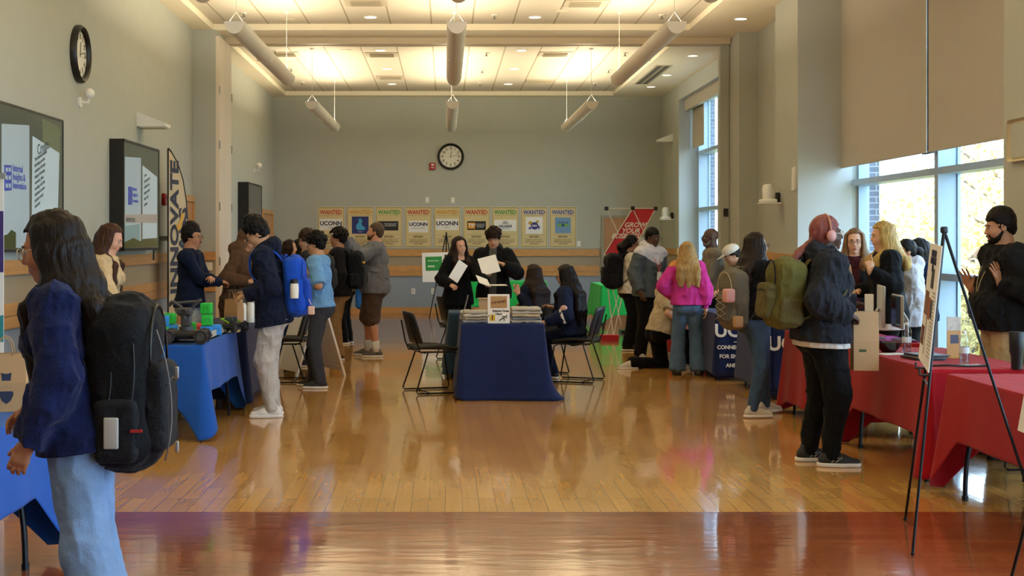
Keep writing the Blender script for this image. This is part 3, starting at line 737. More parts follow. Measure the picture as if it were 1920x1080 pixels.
    def legs(s, B, o, rt, rk, rh, upto=2, k=.03):
        for Hj, K, An in ((s.HL, s.KL, s.AL), (s.HR, s.KR, s.AR)):
            B.cone(Hj, K, rt, rk, k=k)
            if upto > 1: B.cone(K, K+(An-K)*(upto-1), rk, rk+(rh-rk)*min(1, (upto-1)*(1 if upto == 2 else 3)), k=k, cap=.03 if upto == 2 else .005)
    def body(s, bald=False):
        B = SDF(.02); u = s.u; h = s.h; g = s.hs; Rh = s.Rh
        e = lambda x, y, z, r, k=.02, sub=False: B.ell(h(x, y, z), tuple(v*g for v in r), Rh, k=k*g, sub=sub)
        e(-.018, 0, .028, (.098, .077, .09)); e(.03, 0, -.035, (.064, .06, .078), .03); e(.0, 0, -.05, (.06, .056, .06), .03)
        e(.062, 0, -.098, (.026, .026, .02), .025)
        e(.048, .034, -.035, (.038, .026, .032), .02); e(.048, -.034, -.035, (.038, .026, .032), .02)
        B.cone(h(.074, -.03, .024), h(.074, .03, .024), .013*g, k=.014)
        for sg in (-1, 1): e(.094, sg*.031, .003, (.018, .017, .011), .014, True)
        for sg in (-1, 1): B.cone(h(.0855, sg*.019, .0125), h(.079, sg*.046, .009), .0052*g, k=.004); B.cone(h(.084, sg*.02, -.0085), h(.079, sg*.043, -.0075), .0042*g, k=.004)
        B.cone(h(.086, 0, .012), h(.104, 0, -.026), .009*g, .0125*g, k=.010); B.cone(h(.096, -.011, -.032), h(.096, .011, -.032), .008*g, k=.006)
        e(.083, 0, -.064, (.016, .026, .014), .012)
        B.cone(h(.088, -.017, -.0635), h(.0925, 0, -.061), .0045*g, .0062*g, k=.004); B.cone(h(.0925, 0, -.061), h(.088, .017, -.0635), .0062*g, .0045*g, k=.004)
        B.cone(h(.087, -.014, -.0745), h(.087, .014, -.0745), .0068*g, k=.004)
        for sg in (-1, 1):
            e(-.004, sg*.079, -.008, (.02, .009, .031), .01); e(.004, sg*.086, -.006, (.009, .006, .016), .006, True)
        B.cone(s.nb-s.s*.02*u, s.h(-.022, 0, -.06), (.052 if s.fem else .06)*u*(1+.5*(s.w-1)), .050*u if s.fem else .056*u, k=.03)
        s.torso(B, -.006)
        for sd in (-1, 1): s.arm(B, sd); s.hand_(B, sd, s.vox)
        for Hj, K, An in ((s.HL, s.KL, s.AL), (s.HR, s.KR, s.AR)):
            w = (1+.5*(s.w-1))*(1 if getattr(s, 'bare', 0) else .72); B.cone(Hj, K, .082*u*w, .052*u*min(w, 1), k=.03); m_ = K+(An-K)*.3; b = nz(np.cross(K-Hj, A([0, 1, 0])))*-.012*(w > .9)
            B.cone(K, m_+b, .05*u*min(w, 1), .054*u*w, k=.03); B.cone(m_+b, An, .054*u*w, .035*u*min(w*1.1, 1), k=.03)
        for An, fa in ((s.AL, s.faL), (s.AR, s.faR)):
            r = s.footR(An, fa); B.cone(An+r @ A([-.03, 0, -.045])*u, An+r @ A([.12, 0, -.055])*u, .026*u, .022*u, k=.02)
        c_ = [int(s.sk.name[5+2*i:7+2*i], 16) for i in range(3)]; lh = '%02x%02x%02x' % (int(c_[0]*.90), int(c_[1]*.72), int(c_[2]*.74)); lipm = mat('lips_'+lh, lh, .45)
        iR = Rh.T; hc = s.hc
        def mf(c):
            q = (c-hc) @ Rh/g
            lip = (q[:, 0] > .087) & (np.abs(q[:, 1]) < .019) & (q[:, 2] < -.0575) & (q[:, 2] > -.080)
            return lip.astype(int)
        o = B.build('body', [s.sk, lipm], s.root, s.vox, None, mf)
        # eyes
        for sg in (-1, 1):
            m = MB(); m.ball(s.h(.0755, sg*.031, .002), .0125*g, 6); m.cur = 1; m.ball(s.h(.0815, sg*.031, .001), .0078*g, 5)
            m.build('eye', [M_eyew, M_iris], s.root, smooth=3)
        return s
    def footR(s, An, fa):
        return rotm('z', fa)
    def brows(s, col='241a14', th=.004):
        m = MB()
        for sg in (-1, 1): m = MB(); m.tube([s.h(.089, sg*.014, .022), s.h(.090, sg*.032, .028), s.h(.078, sg*.048, .022)], [th*s.hs*.8, th*s.hs, th*s.hs*.5], 6); m.build('eyebrow', hairm(col, col), s.root, smooth=3)
        return s
    def beard(s, col='2a1c14', full=True):
        B = SDF(.012*s.hs); g = s.hs
        B.ell(s.h(.045, 0, -.088), (.055*g, .055*g, .036*g), s.Rh); B.cone(s.h(.0, .063, -.03), s.h(.045, .05, -.08), .012*g, .018*g); B.cone(s.h(.0, -.063, -.03), s.h(.045, -.05, -.08), .012*g, .018*g)
        B.cone(s.h(.09, -.022, -.051), s.h(.09, .022, -.051), .0075*g)
        B.cone(s.h(.084, -.026, -.055), s.h(.07, -.03, -.085), .011*g); B.cone(s.h(.084, .026, -.055), s.h(.07, .03, -.085), .011*g)
        B.ell(s.h(.1, 0, -.068), (.018*g, .02*g, .011*g), s.Rh, sub=True)
        B.build('beard', hairm(col, col, .7), s.root, s.vox*.8, curlnoise(s.seed, .003, 90)); return s
    def glasses(s, col='1a1a1c', r=.021):
        m = MB(); g = s.hs; M_ = mat('glasses_'+col, col, .3, metal=.3)
        for sg in (-1, 1):
            pts = [s.h(.106, sg*(.031+r*1.12*math.cos(t)), .0+r*.9*math.sin(t)) for t in [2*PI*k/16 for k in range(16)]]
            m.tube(pts, .0022*g, 5, closed=True); m.tube([s.h(.104, sg*(.031+r*1.1), .004), s.h(.06, sg*.075, .006), s.h(-.012, sg*.083, .006)], .002*g, 5)
        m.tube([s.h(.107, -.01, .004), s.h(.109, 0, .007), s.h(.107, .01, .004)], .0022*g, 5)
        m.build('glasses', M_, s.root, smooth=3); return s
    # ---------------- hair
    def cap_(s, B, up=0, front=.045, thick=.014, back=-.06):
        g = s.hs; t = thick
        B.ell(s.h(-.022, 0, .032+up*.5), ((.098+t)*g, (.079+t)*g, (.092+t+up)*g), s.Rh, k=.01)
        B.ell(s.h(-.055, 0, -.02), (.062*g, .068*g, .07*g), s.Rh, k=.02)
    def facecut(s, B, hl=.05, side=.0):
        """clears the face: below the hairline hl, in front of the ears"""
        g = s.hs
        B.box(s.h(.098, 0, hl-.13), (.07*g, .075*g, .13*g), .03*g, s.Rh @ rotm('y', -10), k=.008, sub=True)
        if side: 
            for sg in (-1, 1): B.box(s.h(.045, sg*.11, -.08), (.055*g, .05*g, .075*g), .02*g, s.Rh, k=.008, sub=True)
    def hair_short(s, col, up=.006, thick=.01, curl=.006, fr=45, hl=.062, name='hair'):
        B = SDF(.012); s.cap_(B, up, thick=thick); s.facecut(B, hl, 1)
        g = s.hs; B.box(s.h(0, 0, -.16), (.2*g, .2*g, .085*g), .01, s.Rh, k=.01, sub=True)
        B.build(name, hairm(col, col), s.root, s.vox*.85, curlnoise(s.seed, curl*.7, fr)); return s
    def hair_curly(s, col, vol=.03, hl=.045):
        B = SDF(.015); g = s.hs; B.ell(s.h(-.02, 0, .045), ((.105+vol)*g, (.085+vol)*g, (.09+vol)*g), s.Rh); B.ell(s.h(-.05, 0, -.01), (.075*g, (.078+vol*.5)*g, .075*g), s.Rh)
        rn = random.Random(s.seed)
        for k in range(40):
            a, b = rn.uniform(0, 6.28), rn.uniform(.1, 1.7); r = 1.0
            B.ell(s.h(-.02+(.1+vol)*r*math.sin(b)*math.cos(a), (.082+vol)*math.sin(b)*math.sin(a), .045+(.088+vol)*math.cos(b)), .021*g, k=.008)
        s.facecut(B, hl, 1); B.box(s.h(0, 0, -.17), (.2*g, .2*g, .085*g), .01, s.Rh, k=.01, sub=True)
        B.build('hair', hairm(col, col, .55), s.root, s.vox*.85, curlnoise(s.seed, .007, 60)); return s
    def hair_long(s, col, length=.42, vol=1.0, front=True, wav=.006, amin=66, hl=.094, name='hair', part=True, spread=1.0, m=None, off=0):
        B = SDF(.02); g = s.hs; s.cap_(B, .002, thick=.012)
        nS = 15; rn = random.Random(s.seed+3)
        fx, ly = s.f, s.l
        for k in range(nS):
            a = math.radians(amin+(360-2*amin)*k/(nS-1)); ca, sa = math.cos(a), math.sin(a)
            p0 = s.h(-.02+.085*ca, .07*sa, .06); p1 = s.h(-.02+.092*ca, .082*sa, -.02)
            z2 = s.nb[2]-.0; dn = .045*s.u
            # neck and shoulder level, then down the back or chest
            q = s.nb+fx*(-.02+.10*ca*spread)*s.u+ly*(.105*sa*spread)*s.u; q[2] = s.nb[2]+.02
            fr_ = ca > .1
            w_ = (.07+.02*rn.random())*s.u
            out = fx*(-.145 if not fr_ else .11)*s.u*s.w+ly*(.115*sa)*s.u
            l_ = length*(.82+.18*rn.random())*(.8 if (fr_ and front) else 1)
            q2 = s.sc+out; q2[2] = s.sc[2]-.02
            end = q2+A([0, 0, 0]); end[2] = s.nb[2]-l_; end = end+(-s.s*0)+ly*rn.uniform(-.02, .02)
            end = end-fx*0+ (s.s*0)
            # follow the lean of the back
            end[0] += -(s.s[0]/max(s.s[2], .3))*(s.sc[2]-end[2])*.55; end[1] += -(s.s[1]/max(s.s[2], .3))*(s.sc[2]-end[2])*.55
            mid = (q2+end)/2+ly*rn.uniform(-.012, .012)
            if length > .16: pts = [p0, p1, q, q2, mid, end]; rs = [.026*g, .028*g, .03*vol, .03*vol, .028*vol, .01]
            else: e2 = q.copy(); e2[2] = s.h(0, 0, -.06)[2]-length*.6; pts = [p0, p1, e2]; rs = [.026*g, .03*vol, .016]
            B.path(pts, rs, k=.022)
        s.facecut(B, hl)
        B.build(name, m or hairm(col, col), s.root, s.vox*.9, strandnoise(s.seed, .0045, 85, wav)); return s
    # ---------------- clothes
    def top(s, name, m, o=.014, hem=-.06, sleeve=1.93, ox=0.0, hood=False, collar=0, cuff=True, amp=.0065, low=.0, neck=True, ar=(.056, .05, .044, .036), matfn=None, hemr=None, rib=None, neckcut=.035, vo=1):
        B = SDF(.02); u = s.u; s.torso(B, o, ox)
        hz = s.P+s.s*hem*u
        if hem < .06:
            rr = (hemr or (.118, .168)); hv = s.P+(s.s*.5+A([0, 0, .5]))*(hem-.05)*u; B.cone(s.P+s.s*.10*u, hv, rr[1]*u*s.w+o+ox*.6, rr[1]*u*s.w+o+low+.012, rr[0]/rr[1], s.f, k=.05)
            for Hj, K in ((s.HL, s.KL), (s.HR, s.KR)):
                if s.P[2] > .7: B.cone(Hj, Hj+(K-Hj)*.45, .106*u*s.w+o, .104*u*s.w+o, k=.05)
        for sd in (-1, 1):
            s.arm(B, sd, o*.55+.004, sleeve, ar, cap=.004)
            S, E, W = (s.SL, s.EL, s.WL) if sd > 0 else (s.SR, s.ER, s.WR)
            if sleeve > 1: d = nz(W-E); e = E+(W-E)*(sleeve-1)
            else: d = nz(E-S); e = S+(E-S)*sleeve
        if hood:
            B.ell(s.nb-s.f*.085*u+s.s*.02*u, (.07*u, .115*u, .085*u), s.Rt, k=.03); B.cone(s.nb+s.l*.075*u+s.f*.03+s.s*.0, s.nb-s.f*.07*u+s.s*.03, .035*u, .045*u, k=.03); B.cone(s.nb-s.l*.075*u+s.f*.03, s.nb-s.f*.07*u+s.s*.03, .035*u, .045*u, k=.03)
        if collar:
            B.cone(s.nb, s.nb+s.s*collar*u, .068*u, .066*u, k=.01); B.cut(s.nb+s.s*collar*u, s.s, .11*u)
        elif not hood: B.cut(s.nb+s.s*neckcut*u, s.s+.35*s.f, .12*u)
        B.cut(hz, -s.s)
        ob = B.build(name, m, s.root, s.vox*vo, foldnoise(s.seed, amp), matfn)
        if cuff and sleeve > 1.5 and rib is not None:
            for sd in (-1, 1):
                E, W = (s.EL, s.WL) if sd > 0 else (s.ER, s.WR); d = W-E; q = MB(); e = E+d*(sleeve-1)
                q.tube([e-nz(d)*.05, e-nz(d)*.02, e+nz(d)*.008], [.036*u, .037*u, .034*u], 14); q.build('cuff', rib, ob, smooth=3)
        return ob
    def pants(s, name, m, rt=.098, rk=.07, rh=.06, o=.010, hem=.045, upto=2.0, amp=.005, top=.10, belt=None, sc=(14, 14, 9)):
        B = SDF(.02); u = s.u; w = s.w
        B.ell(s.P+s.s*.01*u, (.105*u*w+o, .160*u*w*(1.06 if s.fem else 1)+o, .11*u+o), s.Rt, k=.05)
        B.cone(s.P, s.P+s.s*(top)*u, .142*u*w+o, .128*u*w+o, .70, s.f, k=.03)
        if s.belly: B.ell(s.P+s.s*.05*u+s.f*.03*u, (.115*w+s.belly+o, .14*w+s.belly*.6+o, .12), s.Rt, k=.05)
        for sg in (-1, 1): B.ell(s.P+A([-.055*u*w, sg*.068*u*w, -.045*u]), .088*u*w+o, k=.04)
        s.legs(B, 0, rt*u*w, rk*u, rh*u, upto)
        B.cut(s.P+s.s*top*u, s.s)
        ob = B.build(name, m, s.root, s.vox, foldnoise(s.seed+5, amp, sc))
        if belt:
            q = MB(); n = 28; c = s.P+s.s*(top-.02)*u; a, b = (.15*.72*u*w+o+.012+s.belly*.9), (.15*u*w+o+.008+s.belly*.5)
            rings = [[Vector(c+s.f*(a*math.cos(t)*kk+ (s.belly*.3))+s.l*b*math.sin(t)*kk+s.s*dz) for t in [2*PI*j/n for j in range(n)]] for dz, kk in ((-.02, .9), (-.02, 1), (.02, 1), (.02, .9))]
            q.loft(rings, caps=False); q.build('belt', belt, ob, smooth=.6)
        return ob
    def shoes(s, m, sole, lace=None, logo=False, size=1.0, flatz=0.0):
        u = s.u*size
        for An, fa, K in ((s.AL, s.faL, s.KL), (s.AR, s.faR, s.KR)):
            R = s.footR(An, fa); z0 = An[2]-.085*s.u
            M_ = getattr(s, 'shoeM', None)
            T = lambda x, y, z: A([An[0], An[1], z0])+R @ (A([x, y, z])*u)
            if M_ is not None and An is s.AR: T = lambda x, y, z: An+M_ @ (A([x, y, z-.085])*u)
            RR = R if (M_ is None or An is not s.AR) else M_
            B = SDF(.02); B.cone(T(-.045, 0, .045), T(.07, 0, .04), .038*u, .041*u, k=.02); B.cone(T(.07, 0, .035), T(.165, .0, .028), .042*u, .030*u, k=.02)
            B.cone(T(-.03, 0, .06), T(-.015, 0, .10), .036*u, .038*u, k=.02); B.cone(T(.0, 0, .085), T(.09, 0, .05), .03*u, .03*u, k=.02)
            B.cut(T(0, 0, .014), -RR[:, 2]); B.cut(T(-.01, 0, .115), RR[:, 2], .07)
            sh = B.build('shoe', m, s.root, max(.0045, s.vox*.7), None)
            S_ = SDF(.01); S_.cone(T(-.045, 0, .018), T(.06, 0, .018), .047*u, .048*u, .8, RR[:, 1] if False else None, k=.02); S_.cone(T(.06, 0, .016), T(.165, 0, .018), .049*u, .037*u, k=.02)
            S_.cut(T(0, 0, .001), -RR[:, 2]); S_.cut(T(0, 0, .027), RR[:, 2]); S_.build('sole', sole, sh, max(.0045, s.vox*.7), None)
            if lace:
                q = MB()
                for k in range(4):
                    x = .035+.022*k; z = .112-.013*k-.006*k; q.tube([T(x, -.03, z-.022), T(x+.006, 0, z), T(x, .03, z-.022)], .0035*u, 5)
                q.build('laces', lace, sh, smooth=3)
            if logo:
                q = MB()
                for k in range(2):
                    for sg in (-1, 1): q.tube([T(.0+.03*k, sg*.040, .035), T(.05+.02*k, sg*.037, .066)], .005*u, 5, flat=(1, .6))
                q.build('side_stripe', sole, sh, smooth=3)
        return s
    def socks(s, m, hi=.10):
        for An, K in ((s.AL, s.KL), (s.AR, s.KR)):
            q = MB(); d = nz(K-An); q.tube([An-d*.02, An+d*.03, An+d*hi], [.048*s.u, .050*s.u, .060*s.u], 14); q.build('sock', m, s.root, smooth=3)
        return s
    def lanyard(s, m, cardm, ln=.36, card=True, w=.006):
        q = MB(); u = s.u; c = s.P+s.s*(.545-ln)*u+s.f*(.135*s.w*u+.03+s.belly*.6)
        for sg in (-1, 1):
            q.tube(bez(s.nb-s.f*.07*u+s.s*.02+s.l*sg*.03, s.nb+s.l*sg*.1+s.s*.045, s.P+s.s*.43*u+s.l*sg*.06+s.f*(.165*s.w*u+.012), c, 12), w, 6, flat=(1, .35))
        ob = q.build('lanyard', m, s.root, smooth=3)
        if card:
            R = Matrix([list(r) for r in np.stack([s.f, s.l, s.s], 1)]).to_4x4(); cc = c+s.f*.008-s.s*.05
            q = MB(); q.box((-.002, -.04, -.055), (.002, .04, .055), M=Matrix.Translation(Vector(cc)) @ R); q.build('name_badge', cardm, ob, smooth=None)
        return s
    def matrix(s): return Matrix.LocRotScale(Vector((s.x, s.y, 0)), None, None) @ Matrix.Rotation(math.radians(s.yaw), 4, 'Z')

def backpack(p, label, m, m2, size=(.16, .30, .46), drop=0, zoff=.30, strap=True, back=.0, tilt=0, extra=None, straps=(1, -1), roundk=.06, cat='backpack', sm=None, yo=0):
    """rucksack hung behind a person's torso; size = depth, width, height"""
    t = thing('backpack', label, cat, (p.x, p.y, 0), math.radians(p.yaw)); u = p.u
    R = p.Rt @ rotm('y', tilt); f, l, n = R[:, 0], R[:, 1], R[:, 2]
    D, W, Hh = size; c = p.P+p.s*zoff*u-p.f*(.135*u*p.w+D/2+back)+p.l*yo
    B = SDF(.02); v = max(.006, p.vox)
    q = lambda x, y, z: c+f*x+l*y+n*z
    B.box(c, (D/2, W/2, Hh/2), roundk, R); B.ell(q(-.02, 0, Hh*.30), (D*.52, W*.46, Hh*.26), R, k=.03); B.ell(q(-.01, 0, -Hh*.32), (D*.62, W*.52, Hh*.22), R, k=.04)
    B.build('main_body', m, t, v, foldnoise(p.seed+9, .007, (13, 13, 8)))
    B = SDF(.02); B.box(q(-D*.56, 0, -Hh*.14), (D*.2, W*.36, Hh*.27), .035, R); B.build('front_pocket', m2, t, v, foldnoise(p.seed+4, .005))
    for sg in (-1, 1):
        B = SDF(.02); B.box(q(-D*.02, sg*W*.47, -Hh*.26), (D*.34, .028, Hh*.19), .025, R); B.build('side_pocket', m2, t, v, foldnoise(p.seed+3, .004))
    z = MB(); pts = [q(-D*.40*1, W*.43*math.cos(a), Hh*.12+Hh*.36*math.sin(a)) for a in [PI*k/14 for k in range(15)]]
    z.tube([Vector(x)-Vector(f)*D*.16 for x in pts], .005, 6); z.tube([q(-D*.77, -W*.28, -Hh*.0), q(-D*.78, 0, Hh*.03), q(-D*.77, W*.28, -Hh*.0)], .004, 6); z.build('zip', sm or M_black, t, smooth=3)
    z = MB(); z.tube([q(D*.3, -.05, Hh*.45), q(D*.34, -.045, Hh*.57), q(D*.34, .045, Hh*.57), q(D*.3, .05, Hh*.45)], .010, 8); z.build('grab_handle', sm or m2, t, smooth=3)
    for sg in straps:
        S = p.SL if sg > 0 else p.SR; o = .028+.012*(p.w-1)
        a0 = q(D*.4, sg*W*.2, Hh*.40); top_ = p.sc+p.l*sg*p.sw*.62+p.s*(.072*u+o*.6); frt = p.sc+p.l*sg*p.sw*.68+p.f*(.10*u+o)-p.s*.04*u
        low = p.P+p.s*.26*u+p.l*sg*(.155*u*p.w+o)+p.f*.06*u; end = q(D*.4, sg*W*.40, -Hh*.36)
        pts = bez(a0, a0+p.s*.05, top_-p.f*.07, top_, 6)[:-1]+bez(top_, top_+p.f*.07, frt+p.s*.06, frt, 6)[:-1]+bez(frt, frt-p.s*.1*u+p.f*.02, low+p.f*.06+p.s*.06, low, 7)[:-1]+bez(low, low-p.f*.08-p.s*.03+p.l*sg*.02, end+p.f*.05+p.l*sg*.02, end, 6)
        z = MB(); z.tube(pts, [.026]*13+[.026]*2+[.012]*max(0, len(pts)-15), 8, flat=(1, .38)); z.build('shoulder_strap', m2, t, smooth=3)
    if extra: extra(t, q, f, l, n)
    return t
# ============================================================ FURNITURE AND OBJECTS
M_blue = fabric('table_blue', '1f55a8', .85, .10, .25, 220, .1); M_red = fabric('table_red', '9c0f19', .85, .10, .25, 220, .1)
M_navy = fabric('table_navy', '1d2a58', .85, .12, .25, 220, .1); M_green = fabric('table_green', '25b552', .8, .10, .2, 220, .1)
M_dnavy = fabric('table_dark_navy', '1a2340', .85, .12, .25, 220, .1); M_teal = fabric('table_slate', '2b3f52', .85, .12, .25, 220, .1)
M_top = mat('table_top_plastic', 'c9c9c4', .5)
M_paper = mat('paper', 'e9e9e6', .7); M_card = mat('cardboard', 'c0a078', .8, vary=.08); M_kraft = mat('kraft_paper', 'b99468', .8, vary=.08)
def folding_table(x0, x1, y0, y1, label, z=.735):
    t = thing('folding_table', label, 'table', ((x0+x1)/2, (y0+y1)/2, 0)); a, b = (x1-x0)/2, (y1-y0)/2
    p = MB(); p.rbox((-a+.01, -b+.01, z-.045), (a-.01, b-.01, z-.004), .02); p.build('table_top', M_top, t)
    for sy in (-1, 1):
        for sx in (-1, 1):
            p = MB(); yy = sy*(b-.17); p.tube(bez((sx*(a-.24), yy-sy*.06, z-.06), (sx*(a-.12), yy-sy*.03, z-.12), (sx*(a-.03), yy+sy*.0, .42), (sx*(a-.03), yy, .02), 12), .0145, 8)
            p.cyl((sx*(a-.03), yy, 0), .019, .03, 10); p.build('leg', M_metal, t)
        p = MB(); p.tube([(-a+.07, sy*(b-.18), .46), (a-.07, sy*(b-.18), .46)], .010, 8); p.tube([(0, sy*(b-.18), .46), (0, sy*(b-.62), z-.05)], .009, 8); p.build('brace', M_metal, t)
    return t
def cloth(label, x0, x1, y0, y1, zb, m, zt=.745, flare=.05, amp=.02, seed=1, dips=(.2, .2, .2, .2), cat='tablecloth', dipw=.11, cf=.05, grp=None, tail=None, puddle=0, nf=9, amps=None, name='tablecloth'):
    """one draped sheet; zb = hem height on the (front, right, back, left) sides; dips = how far each corner hangs lower (fl, fr, br, bl)"""
    rn = random.Random(seed); cx, cy = (x0+x1)/2, (y0+y1)/2; a, b = (x1-x0)/2+.004, (y1-y0)/2+.004; r = .02
    per = []
    step = .016
    def seg(p, q, side, no):
        L = math.dist(p, q); n = max(2, int(L/step))
        for k in range(n): per.append((p[0]+(q[0]-p[0])*k/n, p[1]+(q[1]-p[1])*k/n, side, no))
    def cor(c, a0, i, side):
        for k in range(10):
            t = math.radians(a0+90*k/10); per.append((c[0]+r*math.cos(t), c[1]+r*math.sin(t), side+(k/10), (math.cos(t), math.sin(t))))
    seg((-a+r, -b), (a-r, -b), 0, (0, -1)); cor((a-r, -b+r), -90, 0, 0); seg((a, -b+r), (a, b-r), 1, (1, 0)); cor((a-r, b-r), 0, 1, 1)
    seg((a-r, b), (-a+r, b), 2, (0, 1)); cor((-a+r, b-r), 90, 2, 2); seg((-a, b-r), (-a, -b+r), 3, (-1, 0)); cor((-a+r, -b+r), 180, 3, 3)
    cn = [(-a, -b), (a, -b), (a, b), (-a, b)]; NV = 22; n = len(per)
    ph = [(rn.uniform(0, 6.28), rn.uniform(.6, 1.6)*nf, rn.uniform(.4, 1)) for _ in range(4)]
    rings = []; s_ = 0; arcs = []
    for i, p in enumerate(per):
        arcs.append(s_); q = per[(i+1) % n]; s_ += math.hypot(q[0]-p[0], q[1]-p[1])
    for v in range(NV+1):
        t = v/NV; rg = []
        for i, (px, py, side, no) in enumerate(per):
            sd = int(side) % 4; fr = side-int(side); zz = zb[sd]*(1-fr)+zb[(sd+1) % 4]*fr if fr else zb[sd]
            dsum = 0; co = 0
            for (qx, qy), dp in zip(cn, dips):
                d = math.hypot(px-qx, py-qy); e = math.exp(-(d/dipw)**1.3); dsum += dp*max(0, 1-d/(dipw*2.4))**1.25; co += e*(1 if dp > 0 else .3)
            zz = max(zz-dsum, .004)
            am = amp if amps is None else amps[sd]
            fo = sum(w*math.sin(arcs[i]*k+f_) for f_, k, w in ph)/2*am
            tt = t**1.15
            out = flare*tt+fo*t**.9+co*cf*tt
            z = zt-(zt-zz)*t
            if puddle and z < .06: out += puddle*(1-z/.06)*(.6+.4*math.sin(arcs[i]*9))
            if tail is not None:
                tx, ty, te = tail; d = math.hypot(px-cn[te][0], py-cn[te][1]); e = math.exp(-(d/.10)**2)*t**8; rg.append(Vector((px+no[0]*out+tx*e, py+no[1]*out+ty*e, z))); continue
            rg.append(Vector((px+no[0]*out, py+no[1]*out, z)))
        rings.append(rg)
    top = []
    for k in (0, .04, .3, .65, .98):
        top.append([Vector((p[0]*k, p[1]*k, zt+.002+.0015*math.sin(p[0]*k*40+seed)*math.sin(p[1]*k*9))) for p in per])
    mb = MB(); mb.loft(top+rings, caps=False); mb.v = [tuple(v) for v in mb.v]
    o = mb.build(name, m, None, (cx, cy, 0), smooth=3)
    md = o.modifiers.new('thickness', 'SOLIDIFY'); md.thickness = .003; md.offset = 1
    return tag(o, label, cat, grp)

# ---- left tables
folding_table(-2.74, -1.97, 4.7, 6.52, 'folding table under bright blue cloth at the left edge of the photo')
cloth('bright blue cloth on the table at the left edge beside the nearest woman', -2.75, -1.96, 4.69, 6.53, (.36, .355, .30, .4), M_blue, seed=3, dips=(.15, .1, .27, .2), flare=.03, amp=.012, cf=.06)
folding_table(-2.66, -1.91, 10.46, 12.1, 'folding table under blue cloth holding the rover robot and cubes')
cloth('blue cloth on the table holding the rover robot and cubes', -2.67, -1.90, 10.45, 12.11, (.28, .36, .3, .3), M_blue, seed=5, dips=(.1, .30, .30, .1), flare=.03, amp=.018, cf=.07, dipw=.10)
folding_table(-2.42, -1.86, 12.36, 14.1, 'folding table with white bottles and a paper bag beyond the robot table')
cloth('blue cloth on the table with the white bottles beyond the robot table', -2.43, -1.85, 12.35, 14.11, (.1, .12, .3, .3), M_dnavy, seed=6, dips=(.05, .05, .1, .1), flare=.04)
folding_table(-2.66, -1.9, 15.9, 17.7, 'folding table behind the white wooden sandwich board')
cloth('navy cloth on the table behind the sandwich board', -2.67, -1.89, 15.89, 17.71, (.15, .2, .3, .3), M_navy, seed=7, dips=(.1, .1, .1, .1), flare=.04)
# ---- centre table
folding_table(.17, .96, 13.1, 14.93, 'folding table under the long navy cloth in the middle of the floor')
cloth('long navy cloth reaching the floor on the centre table', .16, .97, 13.09, 14.94, (.004, .02, .05, .05), M_navy, seed=11, dips=(0, 0, 0, 0), flare=.07, amp=.025, cf=.02, tail=(.10, -.02, 1), puddle=.02, nf=7)
t = text('cloth_lettering', 'B', .12, M_paper, bpy.data.objects['tablecloth.004'] if 'tablecloth.004' in bpy.data.objects else None, (.43, -.62, .62), (PI/2+.1, 0, PI/2), off=.004)
folding_table(.05, .72, 15.06, 15.74, 'small folding table under slate cloth behind the centre table')
cloth('slate grey cloth on the small table behind the centre table', .04, .73, 15.05, 15.75, (.15, .2, .2, .15), M_teal, seed=12, dips=(.1, .1, .1, .1), flare=.03)
# ---- right tables
folding_table(3.1, 3.83, 6.45, 8.2, 'folding table under red cloth nearest the viewer on the right')
cloth('red cloth on the nearest right table, running out of the photo', 3.09, 3.84, 6.44, 8.21, (.35, .35, .3, .36), M_red, seed=21, dips=(.1, .1, .1, .3), flare=.03, amp=.012, cf=.07)
folding_table(3.1, 3.80, 8.50, 10.22, 'folding table under red cloth with the bowl and water bottles')
cloth('red cloth on the table with the dark bowl and water bottles', 3.09, 3.81, 8.49, 10.23, (.34, .3, .2, .31), M_red, seed=22, dips=(.28, .1, .1, .24), flare=.03, amp=.016, cf=.07, dipw=.10)
folding_table(3.12, 3.8, 10.62, 12.2, 'folding table with the two thin monitors and purple runner')
cloth('red cloth on the table with the two thin monitors', 3.11, 3.81, 10.61, 12.21, (.12, .2, .1, .12), M_red, seed=23, dips=(.1, .1, .1, .1), flare=.04, amp=.03, cf=.05)
purple = fabric('purple_runner', '8a2f7e', .8)
q = MB(); q.rbox((-.33, -.3, 0), (.33, .3, .006), .01); tag(q.build('table_runner', purple, None, (3.46, 10.98, .752)), 'purple cloth runner under the thin monitors', 'runner')
folding_table(3.2, 3.8, 13.1, 14.5, 'folding table under navy banner cloth behind the woman with the grey backpack')
cloth('navy banner cloth with white lettering behind the woman with the grey backpack', 3.19, 3.81, 13.09, 14.51, (.08, .1, .1, .08), M_navy, seed=24, dips=(0, 0, 0, 0), flare=.04, amp=.012, cf=.02)
folding_table(3.04, 3.72, 14.94, 16.1, 'folding table under navy banner cloth right of the woman in the pink sweater')
cloth('navy banner cloth reading UCONN right of the woman in pink', 3.03, 3.73, 14.93, 16.11, (.03, .1, .1, .08), M_navy, seed=25, dips=(0, 0, 0, 0), flare=.04, amp=.008, cf=.02)
folding_table(2.98, 3.62, 17.3, 18.6, 'folding table under red cloth behind the woman in pink')
cloth('red cloth on the table behind the woman in pink', 2.97, 3.63, 17.29, 18.61, (.12, .2, .1, .12), M_red, seed=26, dips=(0, 0, 0, 0), flare=.04, amp=.02)
